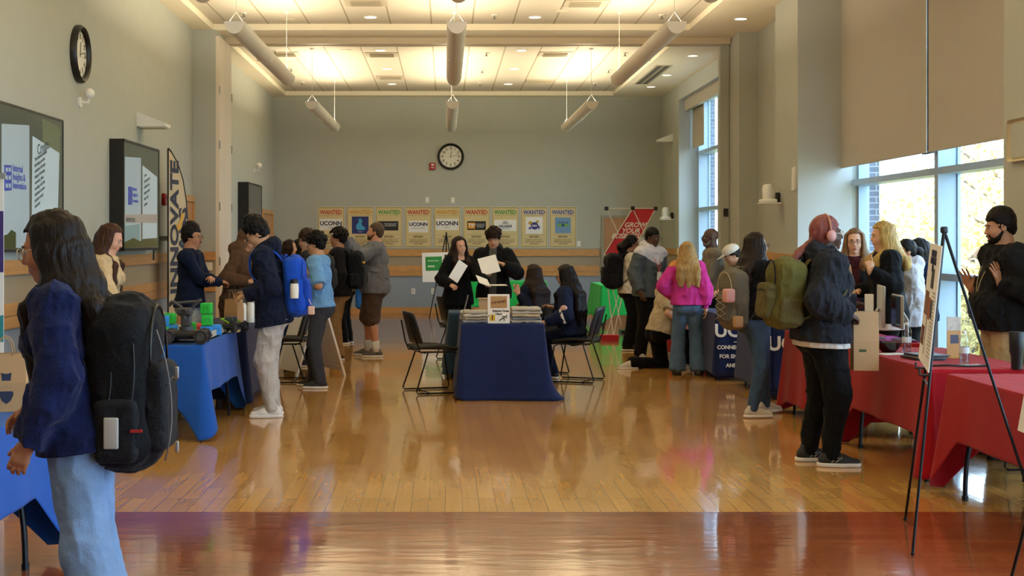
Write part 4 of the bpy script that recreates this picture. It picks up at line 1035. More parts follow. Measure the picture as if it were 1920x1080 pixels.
def banner(label, x0, x1, y, z0, z1, lines, m, rx=.06, grp=None):
    """printed cloth panel hanging on a table end"""
    t = thing('table_banner', label, 'banner', ((x0+x1)/2, y, (z0+z1)/2)); W, H = (x1-x0)/2, (z1-z0)/2; q = MB()
    rings = [[Vector((-W+2*W*i/24, -.012-.010*math.sin(i*.9+k*.1)*k/10-.03*(k/10), H-2*H*k/10)) for i in range(25)] for k in range(11)]
    q.loft(rings, closed=False, caps=False); o = q.build('cloth_panel', m, t, smooth=3); md = o.modifiers.new('s', 'SOLIDIFY'); md.thickness = .002
    for s, sz, z, w in lines:
        text('lettering', s, sz, M_paper, t, (0, -.030-.03*(H-z)/(2*H), z), (PI/2-.03, 0, 0), off=w)
    return t
banner('navy banner lettered UCONN Connecticut Institute for Entrepreneurship and Innovation', 3.02, 3.73, 14.87, .06, .73,
       (('UCONN', .20, .16, .006), ('CONNECTICUT INSTITUTE', .058, -.02, .002), ('FOR ENTREPRENEURSHIP', .058, -.12, .002), ('AND INNOVATION', .058, -.22, .002), ('_____________', .05, .06, .003)), M_navy)
banner('navy banner lettered UCONN beside the jeans of the woman with grey backpack', 3.20, 3.80, 13.03, .10, .73,
       (('UCONN', .19, .14, .006), ('STARTUP LAB', .062, -.03, .002), ('PRESENTS', .05, -.2, .002), ('___________', .05, .05, .003)), M_navy)
banner('dark banner with small white lettering between the pink sweater woman and the UCONN cloth', 2.94, 3.58, 16.9, .22, .74, (('INNOVATION', .09, .10, .004), ('QUEST', .08, -.02, .003), ('_________', .05, .05, .003)), M_dnavy)
# ---- green tables at the back
folding_table(2.85, 3.6, 24.3, 26.0, 'folding table under green cloth at the back right'); cloth('green cloth on the table left of the red banner stand', 2.84, 3.61, 24.29, 26.01, (.2, .3, .3, .15), M_green, seed=31, dips=(.15, .1, .1, .1), flare=.05, amp=.03)
folding_table(.3, 2.0, 26.4, 27.2, 'folding table under green cloth behind the standing pair'); cloth('green cloth on the table behind the standing pair', .29, 2.01, 26.39, 27.21, (.25, .3, .3, .25), M_green, seed=32, dips=(.05, .1, .1, .1), flare=.04, amp=.02)

# ---- chairs
M_chair = mat('chair_shell', '1b1c20', .45); M_seat = fabric('chair_pad', '3a3b38', .9)
def make_chair(loc, rz, label):
    t = thing('stacking_chair', label, 'chair', loc, rz)
    q = MB(); rings = []
    for i in range(9):
        x = -.21+.44*i/8; z = .445+.012*math.sin(i/8*PI)-.02*(i/8)**3
        rings.append([Vector((x, .225*math.sin(j/10*PI-PI/2)*1.0, z+.02*abs(math.sin(j/10*PI-PI/2))**4)) for j in range(11)])
    q.loft(rings, closed=False, caps=False); o = q.build('seat', M_seat, t, smooth=3); o.modifiers.new('s', 'SOLIDIFY').thickness = .022
    q = MB(); rings = []
    for i in range(9):
        u = i/8; z = .52+.32*u; w = .215-.03*u**3; x = -.215-.085*u
        rings.append([Vector((x+.045*(abs(j/10*2-1))**2, w*(j/10*2-1), z-.02*(abs(j/10*2-1))**3*u)) for j in range(11)])
    q.loft(rings, closed=False, caps=False); o = q.build('backrest', M_chair, t, smooth=3); o.modifiers.new('s', 'SOLIDIFY').thickness = .014
    for sg in (-1, 1):
        q = MB(); y = .215*sg; yo = .245*sg
        pts = [(-.29, y*.8, .74), (-.235, y, .52), (-.2, y, .43), (.16, y, .425), (.2, yo, .40), (.255, yo, .03), (.235, yo, .011), (-.235, yo, .011), (-.25, yo, .03), (-.12, y, .42)]
        q.tube(pts, .0085, 8); q.build('side_frame', M_metal, t)
    q = MB(); q.tube([(.16, -.22, .42), (.16, .22, .42)], .008, 6); q.tube([(-.15, -.22, .42), (-.15, .22, .42)], .008, 6); q.tube([(-.1, -.245, .011), (-.1, .245, .011)], .007, 6); q.build('cross_bar', M_metal, t)
    return t
ch0 = make_chair((-.13, 13.8, 0), math.radians(18), 'empty black stacking chair facing the centre table from its left')
dup(ch0, (1.47, 14.85, 0), math.radians(160), 'black stacking chair under the girl with the round sleeve patch')
dup(ch0, (1.10, 15.66, 0), math.radians(128), 'black stacking chair under the girl raising one hand')
dup(ch0, (.20, 17.4, 0), math.radians(20), 'black stacking chair behind the smiling girl holding papers')
for (x, y, a, l) in ((-1.78, 14.85, 176, 'black stacking chair between the blue backpack and the sandwich board'), (-2.3, 15.4, 150, 'black stacking chair left of the sandwich board'),
                     (4.05, 8.8, 180, 'black chair behind the red table with the bowl'), (4.3, 7.6, 175, 'black chair behind the nearest red table')):
    dup(ch0, (x, y, 0), math.radians(a), l)
t = thing('covered_chair', 'chair under a dark blue cover behind the robot table', 'chair', (-2.78, 12.6, 0), math.radians(35))
B = SDF(.03); B.box((-.2, 0, .55), (.04, .22, .40), .04, rotm('y', -8)); B.box((0, 0, .25), (.22, .22, .22), .04); B.build('cover', M_dnavy, t, .012, foldnoise(3, .008, (10, 10, 4)))
for sx in (-.19, .19):
    for sy in (-.19, .19): q = MB(); q.cyl((sx, sy, 0), .012, .1, 8); q.build('leg', M_metal, t)

# ---- wall clocks
def clock(loc, rz, r, label):
    t = thing('wall_clock', label, 'clock', loc, rz)   # faces local -y
    Mx = Matrix.Rotation(PI/2, 4, 'X')
    q = MB(); q.lathe([(r*.82, .02), (r*.84, .055), (r*.93, .068), (r, .045), (r, 0)], n=40, M=Mx, caps=False); q.build('rim', M_black, t, smooth=1)
    q = MB(); q.cyl((0, 0, .012), r*.86, .01, 40, M=Mx); q.build('dial', mat('dial', 'e4e2d4', .5), t)
    q = MB()
    for k in range(60):
        a = 2*PI*k/60; l = .07 if k % 5 == 0 else .03; w = .006 if k % 5 == 0 else .003
        q.box((-w*r/.28, r*(.8-l), 0), (w*r/.28, r*.8, .002), M=Mx @ Matrix.Translation((0, 0, .022)) @ Matrix.Rotation(-a, 4, 'Z'))
    q.build('minute_marks', M_black, t, smooth=None)
    for k in range(1, 13):
        a = 2*PI*k/12; text('numeral', str(k), r*.24, M_black, t, (math.sin(a)*r*.61, -.0235, math.cos(a)*r*.61), off=.002, ext=.001)
    for ln, w, a, n in ((.42, .018, 8, 'hour_hand'), (.62, .012, 78, 'minute_hand')):
        q = MB(); q.box((-w*r, -.1*r, .026), (w*r, ln*r, .029), M=Mx @ Matrix.Rotation(-math.radians(a), 4, 'Z')); q.build(n, M_black, t, smooth=None)
    return t
clock((.115, YB, 3.36), 0, .285, 'large round black-rimmed clock on the back wall')
clock((XL, 13.35, 3.43), PI/2, .29, 'large round black-rimmed clock on the left wall')
# ---- fire alarms, switches, cameras
def wallbox(label, cat, loc, rz, w, h, d, m, name, extra=None):
    t = thing(name, label, cat, loc, rz); q = MB(); q.rbox((-w/2, -h/2, 0), (w/2, h/2, d), min(w, h)*.12, M=Matrix.Rotation(PI/2, 4, 'X')); q.build('housing', m, t)
    if extra: extra(t)
    return t
M_redp = mat('alarm_red', 'b3201c', .4)
def alarm_x(t):
    q = MB(); q.rbox((-.03, .01, .05), (.03, .05, .07), .008, M=Matrix.Rotation(PI/2, 4, 'X')); q.build('strobe', M_white, t); text('lettering', 'FIRE', .035, M_paper, t, (0, -.056, -.03), off=.001)
wallbox('red fire alarm strobe left of the back wall clock', 'fire alarm', (WX(811, YB), YB, WZ(312, YB)), 0, .13, .15, .05, M_redp, 'fire_alarm', alarm_x)
wallbox('red fire alarm on the left wall beside the feather flag', 'fire alarm', (XL, 17.35, WZ(374, 17.35)), PI/2, .12, .16, .05, M_redp, 'fire_alarm', alarm_x)
def sw(t): q = MB(); q.box((-.012, -.014, -.02), (.012, -.006, .02)); q.build('toggle', M_white, t, smooth=None)
for px, py, l in ((801, 375, 'small white wall plate above the fourth poster'), (849, 375, 'small white wall plate above the fifth poster'), (1085, 457, 'white wall plate right of the last poster')):
    wallbox(l, 'wall plate', (WX(px, YB), YB, WZ(py, YB)), 0, .08, .12, .008, M_white, 'wall_plate', sw)
def outl(t):
    q = MB()
    for z in (-.022, .022): q.box((-.014, -.010, z-.013), (.014, -.0075, z+.013))
    q.build('socket', mat('socket_grey', 'b9b9b4', .5), t, smooth=None)
for px, l in ((775, 'white power outlet low on the back wall, left of the pair'), (812, 'white power outlet low on the back wall, right of the pair')):
    wallbox(l, 'outlet', (WX(px, YB), YB, WZ(546, YB)), 0, .08, .12, .008, M_white, 'power_outlet', outl)
wallbox('white wall plate between the rails of the left pilaster', 'wall plate', (WX(390, 19.45), 19.45, WZ(499, 19.45)), 0, .13, .12, .01, M_white, 'wall_plate', sw)
wallbox('beige thermostat beside the far left screen', 'thermostat', (XL, 26.3, 2.42), PI/2, .13, .2, .04, M_white, 'thermostat', sw)
wallbox('pale access panel on the near right pier', 'access panel', (4.33, 10.02, WZ(262, 10.02)), -PI/2, .36, .32, .012, mat('panel_cream', 'cfc3a3', .6), 'access_panel', lambda t: [MB().box((-.15, -.016, -.13), (.15, -.012, .13)).build('door', M_up, t, smooth=None)])
def wall_camera(loc, rz, label, s=1):
    t = thing('wall_camera', label, 'camera', loc, rz)
    q = MB(); q.cyl((0, 0, .06), .05*s, .02, 16, M=Matrix.Rotation(PI/2, 4, 'X') @ Matrix.Translation((0, 0, -.06))); q.tube([(0, -.02, 0), (0, -.09, 0), (0, -.1, .05)], .014*s, 8); q.build('bracket', M_white, t)
    q = MB(); q.ball((0, -.1, .08*s), .05*s, 8); q.build('head', M_white, t); q = MB(); q.cyl((0, -.1, .07*s), .016*s, .06*s, 12, M=None, axis='x'); q.build('lens', M_black, t)
wall_camera((XL, 13.4, WZ(192, 13.4)), PI/2, 'small white camera on the left wall below the clock', 1.1)
wall_camera((XL, 25.6, WZ(320, 25.6)), PI/2, 'small white camera high on the far left wall', 1.2)
def tracking_cam(loc, rz, label):
    t = thing('ptz_camera', label, 'camera', loc, rz)
    q = MB(); q.box((-.02, -.3, -.01), (.0, 0, .01)); q.box((-.12, -.3, -.012), (.12, -.06, 0)); q.build('shelf', M_white, t, smooth=None)
    q = MB(); q.rbox((-.1, -.28, 0), (.1, -.08, .05), .02); q.build('base', M_white, t); q = MB(); q.lathe([(.065, .05), (.07, .1), (.075, .18), (.06, .23), (.02, .245)], (0, -.18, 0), 20); q.build('head', M_white, t)
    q = MB(); q.rbox((-.14, -.06, .0), (-.08, -.005, .14), .012); q.build('power_unit', M_black, t)
tracking_cam((4.33, 17.15, WZ(380, 17.0)), -PI/2, 'white ceiling-height camera on a shelf on the near right pilaster')
tracking_cam((4.62, 26.9, WZ(411, 26.8)), -PI/2, 'white camera on a shelf beside the far window')
def wedge(loc, rz, label, s=1):
    t = thing('wall_speaker', label, 'wall speaker', loc, rz); q = MB()
    q.loft([[Vector((-.15*s, 0, 0)), Vector((-.15*s, -.34*s, 0)), Vector((-.15*s, -.34*s, .04*s)), Vector((-.15*s, 0, .17*s))], [Vector((.15*s, 0, 0)), Vector((.15*s, -.34*s, 0)), Vector((.15*s, -.34*s, .04*s)), Vector((.15*s, 0, .17*s))]]); q.build('housing', M_white, t, smooth=None)
    q = MB(); q.box((-.13*s, -.32*s, -.015), (.13*s, -.02, 0)); q.build('lens', mat('lens_frost', 'dcd6c4', .4), t, smooth=None)
wedge((XL, 16.05, WZ(238, 16)), PI/2, 'white wedge wall light above the angled screen')
wedge((4.62, 27.2, WZ(264, 27)), -PI/2, 'white wedge wall light above the far window camera', .9)
wallbox('narrow pale plate high on the near right pilaster', 'wall plate', (4.33, 16.55, WZ(335, 16.6)), -PI/2, .14, .3, .01, M_white, 'wall_plate', sw)

# ---- screens on the left wall
M_scr = mat('screen_dark', '30362f', .12, emit='4b5248', es=.55); M_sl = mat('screen_page', '8b9aa0', .2, emit='8899a4', es=.55)
M_sl2 = mat('screen_page_pale', '9fb0b8', .2, emit='9aabb3', es=.5); M_sg = mat('screen_trees', '2f3a20', .2, emit='3d4824', es=.4); M_st = mat('screen_blue_text', '20308a', .3, emit='2a3a90', es=.5)
M_sk = mat('screen_grey_text', '3c4648', .3, emit='3c4648', es=.3); M_so = mat('screen_orange', '9a6a50', .3, emit='9a6a50', es=.4)
def tv(label, xs, y0, y1, z0, z1, bw=.025, body=None, inner=None):
    t = thing('wall_screen', label, 'screen', (XL, y0, 0)); d = xs-XL
    q = MB(); q.box((0, 0, z0), (d-.012, y1-y0, z1)); q.build('casing', M_black, t, smooth=None)
    q = MB(); L = y1-y0
    q.box((d-.012, 0, z0), (d, L, z0+bw)); q.box((d-.012, 0, z1-bw), (d, L, z1)); q.box((d-.012, 0, z0), (d, bw, z1)); q.box((d-.012, L-bw, z0), (d, L, z1)); q.build('bezel', M_black, t, smooth=None)
    q = MB(); q.box((d-.012, bw, z0+bw), (d-.005, L-bw, z1-bw)); sc = q.build('display', body or M_scr, t, smooth=None)
    def P(px, py):   # picture of the page -> point on the display
        Y = xs*F/(px-835); return Y-y0, WZ(py, Y)
    def poly(name, pts, m, e):
        q = MB(); vs = [(d-.004+e*.0012, *P(*p)) for p in pts]; vb = [(d-.005, v[1], v[2]) for v in vs]; n = len(vs)
        q.loft([[Vector(v) for v in vb], [Vector(v) for v in vs]]); q.build(name, m, sc, smooth=None)
    def tx(name, s, px, py, size, m, rot=0, e=4): y, z = P(px, py); text(name, s, size, m, sc, (d-.004+e*.0012, y, z), (PI/2, rot, PI/2), align='LEFT', off=.0008, ext=.0006)
    if inner: inner(poly, tx)
    return t
def c1(poly, tx):
    poly('page', [(4, 465), (56, 465), (56, 235), (4, 232)], M_sl, 0); poly('page', [(60, 460), (108, 440), (112, 287), (62, 255)], M_sl2, 1)
    poly('sky_band', [(60, 402), (108, 402), (108, 460), (60, 462)], mat('screen_teal', '6f8d92', .2, emit='6f8d92', es=.4), 2); poly('trees', [(3, 466), (30, 466), (30, 436), (22, 431), (14, 440), (3, 442)], M_sg, 3)
    poly('blinds', [(82, 300), (114, 300), (114, 240), (80, 222)], mat('screen_olive', '5a614a', .2, emit='5f6a50', es=.35), 0)
    for k, s in enumerate(('Internal', 'Insights &', 'Innovation')): tx('logo_text', s, 24, 315+k*16, .085, M_st)
    poly('logo', [(9, 358), (22, 357), (22, 310), (9, 309)], M_st, 3)
    for yy in (318, 333, 348): 
        for xx in (12.5, 18): poly('logo_ring', [(xx-1.8, yy+4), (xx+1.8, yy+4), (xx+1.8, yy-4), (xx-1.8, yy-4)], M_sl, 5)
    tx('title', 'Create', 70, 283, .13, M_sk, -.25)
    for k in range(9): tx('body_text', ('The Internal Insights', 'lab helps provide', 'solutions through', 'design & develop', 'research, ideas', 'working with the', 'students on new', 'projects every', 'semester')[k], 65, 300+k*11, .045, M_sk, -.28)
def c2(poly, tx):
    poly('page', [(235, 452), (265, 452), (265, 296), (235, 294)], M_sl, 0); poly('page', [(268, 448), (295, 446), (295, 332), (268, 310)], M_sl2, 1)
    poly('colour_band', [(234, 402), (295, 402), (295, 418), (234, 418)], mat('screen_pale', '8f8a84', .2, emit='948c88', es=.4), 3); poly('trees', [(234, 464), (296, 462), (296, 452), (280, 447), (262, 452), (250, 446), (234, 454)], M_sg, 4)
    poly('hedge', [(234, 454), (262, 453), (262, 420), (234, 424)], mat('screen_teal', '6f8d92', .2, emit='6f8d92', es=.4), 3)
    poly('logo', [(241, 384), (248, 384), (248, 350), (241, 350)], M_st, 4)
    for k, s in enumerate(('Internal', 'Insights &', 'Innovation')): tx('logo_text', s, 249, 354+k*11, .062, M_st)
    for k in range(6): tx('body_text', ('Create', 'prototypes and', 'solutions from', 'design research', 'ideas for all', 'students')[k], 270, 330+k*11, .05, M_sk, -.2)
    tx('mirrored_text', 'INNOVATION', 236, 412, .07, M_sk)  # lettering reflected in the glass, drawn onto the display
tv('large wall screen at the left edge showing a page headed Create', -3.60, 10.35, 12.58, 1.47, 2.70, .02, None, c1)
tv('thick black wall screen showing the same pages, right of the largest one', -3.52, 14.6, 16.42, 1.45, 2.68, .03, None, c2)
tv('switched off wall screen in the far bay beyond the partition', -3.49, 23.65, 25.4, 1.42, 2.60, .03, mat('screen_off', '3c434c', .15))
q = MB(); q.box((0, 0, -.06), (.1, .9, 0)); q.cyl((.05, .05, -.3), .012, .26, 8); tag(q.build('sound_bar', M_black, None, (XL, 16.55, 1.62), smooth=None), 'small black bracket right of the thick wall screen', 'bracket')

# ---- posters on the back wall
M_pp = mat('poster_parchment', 'd8c694', .7, vary=.10, vscale=5); M_ppe = mat('poster_edge', 'c0a864', .7, vary=.25, vscale=9); M_pw = mat('poster_border_white', 'c9cdd0', .6)
M_pk = mat('poster_ink', '6a5a3c', .7); M_nv = mat('ink_navy', '16204a', .6)
pcol = {'r': 'c0503c', 'y': 'c9963c', 'g': '5c9a4a', 'b': '5a64a8'}
PX = ((595, 'r', 'uconn', 'white UCONN logo card'), (650, 'y', 'bird', 'dark blue card with a light blue figure'), (704, 'g', 'black', 'a plain black card'), (759, 'r', 'uconn2', 'white UCONN card with small lines'), (813, 'y', 'uconn', 'white UCONN card below the clock'), (868, 'r', 'tip', 'black and orange TIP card'),
      (922, 'g', 'hill', 'white HILLSIDE card'), (976, 'b', 'swirl', 'a round blue and yellow emblem'), (1030, 'b', 'sky', 'light blue card with a green strip'))
for x, c, kind, lb in PX:
    Yp = YB-.012; W = 51*Yp/F; cx = WX(x+25.5, Yp); zt, zb_ = WZ(387, Yp), WZ(464.5, Yp); H = zt-zb_; t = thing('wanted_poster', 'parchment WANTED poster on the back wall with %s' % lb, 'poster', (cx, YB-.002, zb_), 0, 'wanted posters on the back wall')
    q = MB(); q.box((-W/2, -.008, 0), (W/2, 0, H)); q.build('board', M_pw, t, smooth=None)
    q = MB(); q.box((-W/2+.012, -.010, .012), (W/2-.012, -.008, H-.012)); q.build('edge_print', M_ppe, t, smooth=None)
    q = MB(); q.box((-W/2+.03, -.012, .035), (W/2-.03, -.010, H-.04)); q.build('parchment', M_pp, t, smooth=None)
    text('title', 'WANTED', .125, mat('ink_'+c, pcol[c], .6), t, (0, -.013, H-.13), off=.005, sx=.86)
    q = MB()
    for sx in (-1, 1): q.prism([((.012 if k % 2 == 0 else .005)*math.sin(k*PI/5)+sx*.245, (.012 if k % 2 == 0 else .005)*math.cos(k*PI/5)+H-.13) for k in range(10)][::-1], .001, M=Matrix.Rotation(PI/2, 4, 'X') @ Matrix.Translation((0, 0, .013)))
    q.box((-W/2+.04, -.013, .27), (W/2-.04, -.012, .274)); q.box((-W/2+.04, -.013, H-.2), (W/2-.04, -.012, H-.196)); q.box((-W/2+.04, -.013, .2), (W/2-.04, -.012, .203)); q.build('rules_and_stars', M_pk, t, smooth=None)
    text('reward', 'REWARD', .05, M_pk, t, (0, -.013, .235), off=.002)
    for k, s in enumerate(('CONNECT WITH US TO', 'LEARN ABOUT PROJECTS', 'AND PRIZES')): text('small_print', s, .034, M_pk, t, (0, -.013, .165-.04*k), off=.001)
    def card(x0, x1, z0, z1, m):
        q = MB(); q.box((x0, -.015, z0), (x1, -.012, z1)); return q.build('card', m, t, smooth=None)
    W2 = W/2
    if kind.startswith('uconn'):
        card(-.245, .245, .38, .62, M_paper) if kind == 'uconn' else card(-.21, .21, .33, .58, M_paper)
        text('logo_text', 'UCONN', .125 if kind == 'uconn' else .105, M_nv, t, (0, -.017, .52 if kind == 'uconn' else .50), off=.004)
        text('logo_subtext', 'LIBRARY' if kind == 'uconn' else 'SCHOOL OF BUSINESS', .03, M_nv, t, (0, -.017, .435 if kind == 'uconn' else .42)); 
    elif kind == 'bird':
        card(-.18, .18, .30, .67, mat('card_blue', '1c2c6e', .5))
        q = MB(); q.prism([(-.06, .38), (.09, .38), (.11, .43), (.05, .47), (.02, .52), (.05, .57), (.01, .63), (-.04, .61), (-.03, .55), (-.08, .50), (-.09, .43)], .002, M=Matrix.Rotation(PI/2, 4, 'X') @ Matrix.Translation((0, 0, .015))); q.build('emblem', mat('card_cyan', '3c9ccf', .5), t, smooth=None)
        text('logo_text', 'Project', .03, M_paper, t, (0, -.017, .345))
    elif kind == 'black':
        card(-.24, .2, .37, .57, mat('card_black', '1c1c1f', .5)); text('logo_text', 'TECHNOLOGY\nINCUBATION', .04, M_paper, t, (.03, -.017, .49))
    elif kind == 'tip':
        card(-.2, .2, .38, .57, mat('card_black', '1c1c1f', .5)); q = MB(); q.box((-.185, -.017, .41), (-.03, -.015, .54)); q.build('logo_block', mat('card_orange', 'e39a1c', .5), t, smooth=None)
        text('logo_text', 'TIP', .10, M_paper, t, (-.107, -.0185, .475), off=.003); text('logo_subtext', 'TECHNOLOGY\nINCUBATION\nPROGRAM', .03, M_paper, t, (.08, -.017, .475))
    elif kind == 'hill':
        card(-.24, .24, .36, .60, M_paper); text('logo_text', 'HILLSIDE', .065, M_nv, t, (0, -.017, .46), off=.003, spacing=1.1); text('logo_subtext', 'VENTURES', .03, M_nv, t, (0, -.017, .41), spacing=1.3)
        q = MB(); q.tube([(.055*math.cos(a), -.017, .51+.055*math.sin(a)) for a in [PI*k/12 for k in range(13)]], .006, 5); q.tube([(-.03, -.017, .51), (0, -.017, .54), (.03, -.017, .51)], .008, 5); q.build('emblem', M_nv, t)
    elif kind == 'swirl':
        card(-.18, .18, .30, .66, M_paper); q = MB(); q.cyl((.01, -.015, .47), .08, -.003, 24, axis='y'); q.build('emblem', mat('card_navy2', '2c3080', .5), t, smooth=None)
        q = MB(); q.ball((-.08, -.016, .53), (.045, .003, .04), 8); q.ball((.07, -.016, .56), (.03, .003, .03), 8); q.build('emblem', mat('card_gold', 'b8963c', .5), t)
        q = MB(); q.ball((-.09, -.016, .42), (.03, .003, .03), 8); q.ball((.1, -.016, .44), (.025, .003, .04), 8); q.build('emblem', mat('card_lilac', '6f5ab0', .5), t); text('logo_text', 'IDEA', .05, M_paper, t, (.01, -.0195, .47), off=.002)
    else:
        card(-.17, .17, .31, .65, mat('card_sky', '6f98bf', .5)); q = MB(); q.box((-.12, -.017, .46), (.12, -.015, .51)); q.build('strip', mat('card_green', '6fae4a', .5), t, smooth=None)
        q = MB(); q.cyl((0, -.016, .485), .035, -.003, 6, axis='y'); q.build('emblem', mat('card_ink', '2c4a66', .5), t, smooth=None); text('logo_text', 'CODE LAB', .045, mat('card_ink', '2c4a66', .5), t, (0, -.017, .54), off=.002)

# ---- easels and boards
def easel(label, apex, feet, r=.009, pz=.88):
    t = thing('display_easel', label, 'easel', (apex[0], apex[1], 0)); o = Vector((apex[0], apex[1], 0)); ap = Vector(apex)-o
    for fx, fy in feet:
        q = MB(); fp = Vector((fx, fy, 0))-o; q.tube([ap+Vector((0, 0, -.01)), fp+Vector((0, 0, .015))], [r, r*.8], 8); q.ball(fp+Vector((0, 0, .012)), r*1.25, 5); q.build('leg', M_metal, t)
    q = MB(); q.rbox((ap.x-.017, ap.y-.015, ap.z-.025), (ap.x+.017, ap.y+.015, ap.z+.01), .008); q.build('hub', M_black, t)
    def along(i, z): fp = Vector((feet[i][0], feet[i][1], 0))-o; k = z/ap.z; return fp*(1-k)+ap*k
    for i in (0, 1):
        a = along(i, pz); d = (along(0, pz)-along(1, pz)).normalized(); n = Vector((-d.y, d.x, 0)); c = along(2, pz)
        if n.dot(c-a) > 0: n = -n
        q = MB(); q.tube([a, a+n*.05, a+n*.05+Vector((0, 0, .03))], r*.8, 6); q.build('support_peg', M_black, t)
    q = MB(); q.tube([along(0, pz-.06), along(1, pz-.06)], r*.7, 6); q.build('cross_bar', M_black, t)
    return t
easel('tall black tripod easel in front of the red table', (2.60, 6.95, 1.63), ((2.32, 6.62), (2.57, 7.45), (2.95, 6.5)))
def board(label, p0, p1, p2, p3, th, m, art=None, name='display_board'):
    """p0 bottom near, p1 bottom far, p2 top far, p3 top near"""
    p0, p1, p2, p3 = map(Vector, (p0, p1, p2, p3)); t = thing(name, label, 'board', p0)
    X = (p1-p0).normalized(); N = (p3-p0).cross(X).normalized(); Z = X.cross(N); R = Matrix((X, N, Z)).transposed().to_4x4(); W, H = (p1-p0).length, (p3-p0).dot(Z)
    q = MB(); q.box((0, 0, 0), (W, th, H), M=R); q.build('panel', m, t, smooth=None)
    if art: art(t, R, W, H)
    return t
def art1(t, R, W, H):
    cols = ('7a3b34', '3a3f4a', 'b9603c', '4d5560', '8a5a40', '2c3138')
    sp_ = ((.06, .14, .30, .30), (.42, .08, .40, .42), (.44, .38, .60, .56), (.62, .40, .78, .55), (.10, .40, .40, .60), (.45, .64, .68, .80))
    for k, (a, b_, c, d) in enumerate(sp_):
        q = MB(); q.box((W*a, -.002, H*b_), (W*c, 0, H*d), M=R); q.build('photo_print', mat('print_%d' % k, cols[k], .5, vary=.5, vscale=14), t, smooth=None)
    for k, (z, s) in enumerate(((.92, 'DESIGN AND'), (.86, 'PROTOTYPING'), (.80, 'LAB'))):
        o = text('heading', s, .05, M_nv, t, (0, 0, 0), off=.001); o.matrix_local = R @ Matrix.Translation((W*.5, -.003, H*z)) @ Matrix.Rotation(PI/2, 4, 'X')
    for k in range(8):
        q = MB(); q.box((W*.08, -.0015, H*(.35+.0)), (W*.3, 0, H*.355), M=R)
    q = MB(); [q.box((W*.68, -.0015, H*(.1+.03*k)), (W*.92, 0, H*(.108+.03*k)), M=R) for k in range(18)]; q.build('small_print', mat('print_grey', '8a8a88', .6), t, smooth=None)
# the board faces the aisle (-x)
board('white poster board with photos seen edge-on, standing on the black easel', (2.60, 7.33, .925), (2.40, 6.63, .91), (0, 0, 0), (2.665, 7.33, 1.555), .006, M_paper, art1)
board('pale board cut off by the right edge of the photo', (2.36, 5.5, .785), (2.31, 4.8, .78), (0, 0, 0), (2.47, 5.5, 1.42), .006, M_paper, None)
easel('black easel under the pale board at the right edge', (2.54, 5.15, 1.62), ((2.40, 5.72), (2.26, 4.62), (2.95, 4.9)), .009, .76)
easel('thin black easel near the back wall holding a board with a green card', (.02, 27.3, 1.72), ((-.32, 27.0), (.3, 27.0), (0, 27.9)), .012, .70)
def art2(t, R, W, H):
    q = MB(); q.box((W*.12, -.002, H*.38), (W*.72, 0, H*.86), M=R); q.build('green_card', mat('card_leaf', '1f8a3f', .5), t, smooth=None)
    q = MB(); q.box((W*.2, -.004, H*.5), (W*.45, -.002, H*.56), M=R); q.box((W*.2, -.004, H*.7), (W*.6, -.002, H*.73), M=R); q.build('card_lines', mat('card_palegreen', 'b9dcb0', .5), t, smooth=None)
    q = MB(); q.prism([(W*.86, H*.93), (W*.81, H*.90), (W*.82, H*.83), (W*.86, H*.79), (W*.90, H*.83), (W*.91, H*.90)], .002, M=R @ Matrix.Rotation(PI/2, 4, 'X')); q.build('emblem', M_black, t, smooth=None)
board('white board with a green card on the thin easel near the back wall', (-.46, 27.03, .715), (.10, 27.03, .73), (0, 0, 0), (-.455, 27.09, 1.31), .01, M_paper, art2)

# A-frame sandwich board
t = thing('sandwich_board', 'white wooden sandwich board standing between the boys in hoodie and light blue polo', 'sign', (-1.58, 15.6, 0), math.radians(-62))
M_wf = mat('white_wood', 'e6e2da', .6)
for sg in (-1, 1):
    Rm = Matrix.Translation((0, sg*.30, 0)) @ Matrix.Rotation(sg*math.radians(17), 4, 'X')
    q = MB(); q.box((-.33, -.012, 0), (-.28, .012, 1.02), M=Rm); q.box((.28, -.012, 0), (.33, .012, 1.02), M=Rm); q.box((-.28, -.012, .06), (.28, .012, .11), M=Rm); q.box((-.28, -.012, .95), (.28, .012, 1.02), M=Rm); fr = q.build('frame', M_wf, t, smooth=None)
    q = MB(); q.box((-.28, -.006, .11), (.28, .006, .95), M=Rm); q.build('panel', M_paper, t, smooth=None)
# roll-up banner at the left edge
t = thing('rollup_banner', 'tall white and purple roll-up banner at the left edge of the photo', 'banner', (-3.02, 7.85, 0))
q = MB(); q.rbox((-.43, -.1, 0), (.43, .1, .09), .03); q.build('base', M_steel, t)
q = MB(); q.box((-.42, -.003, .09), (.42, .003, 1.95)); q.build('fabric_panel', M_paper, t, smooth=None); q = MB(); q.box((-.43, -.012, 1.93), (.43, .012, 1.965)); q.build('top_rail', M_steel, t, smooth=None)
q = MB(); q.box((-.42, -.006, 1.38), (.42, -.003, 1.74)); q.build('purple_band', mat('band_purple', '3f2f7a', .5, vary=.3), t, smooth=None)
q = MB(); q.prism([(-.42, .97), (.42, .97), (.42, 1.13), (.1, 1.03), (-.42, 1.08)], .003, M=Matrix.Rotation(PI/2, 4, 'X') @ Matrix.Translation((0, 0, .003))); q.build('teal_band', mat('band_teal', '2c8f97', .5), t, smooth=None)
for k, w in enumerate(('LEARNING', 'BUILDING', 'ROBOTICS')): text('lettering', w, .055, mat('band_purple', '3f2f7a'), t, (.40, -.006, 1.33-.052*k), align='RIGHT', off=.002)
q = MB(); q.tube([(0, .03, .08), (0, .03, 1.94)], .008, 6); q.build('pole', M_steel, t)
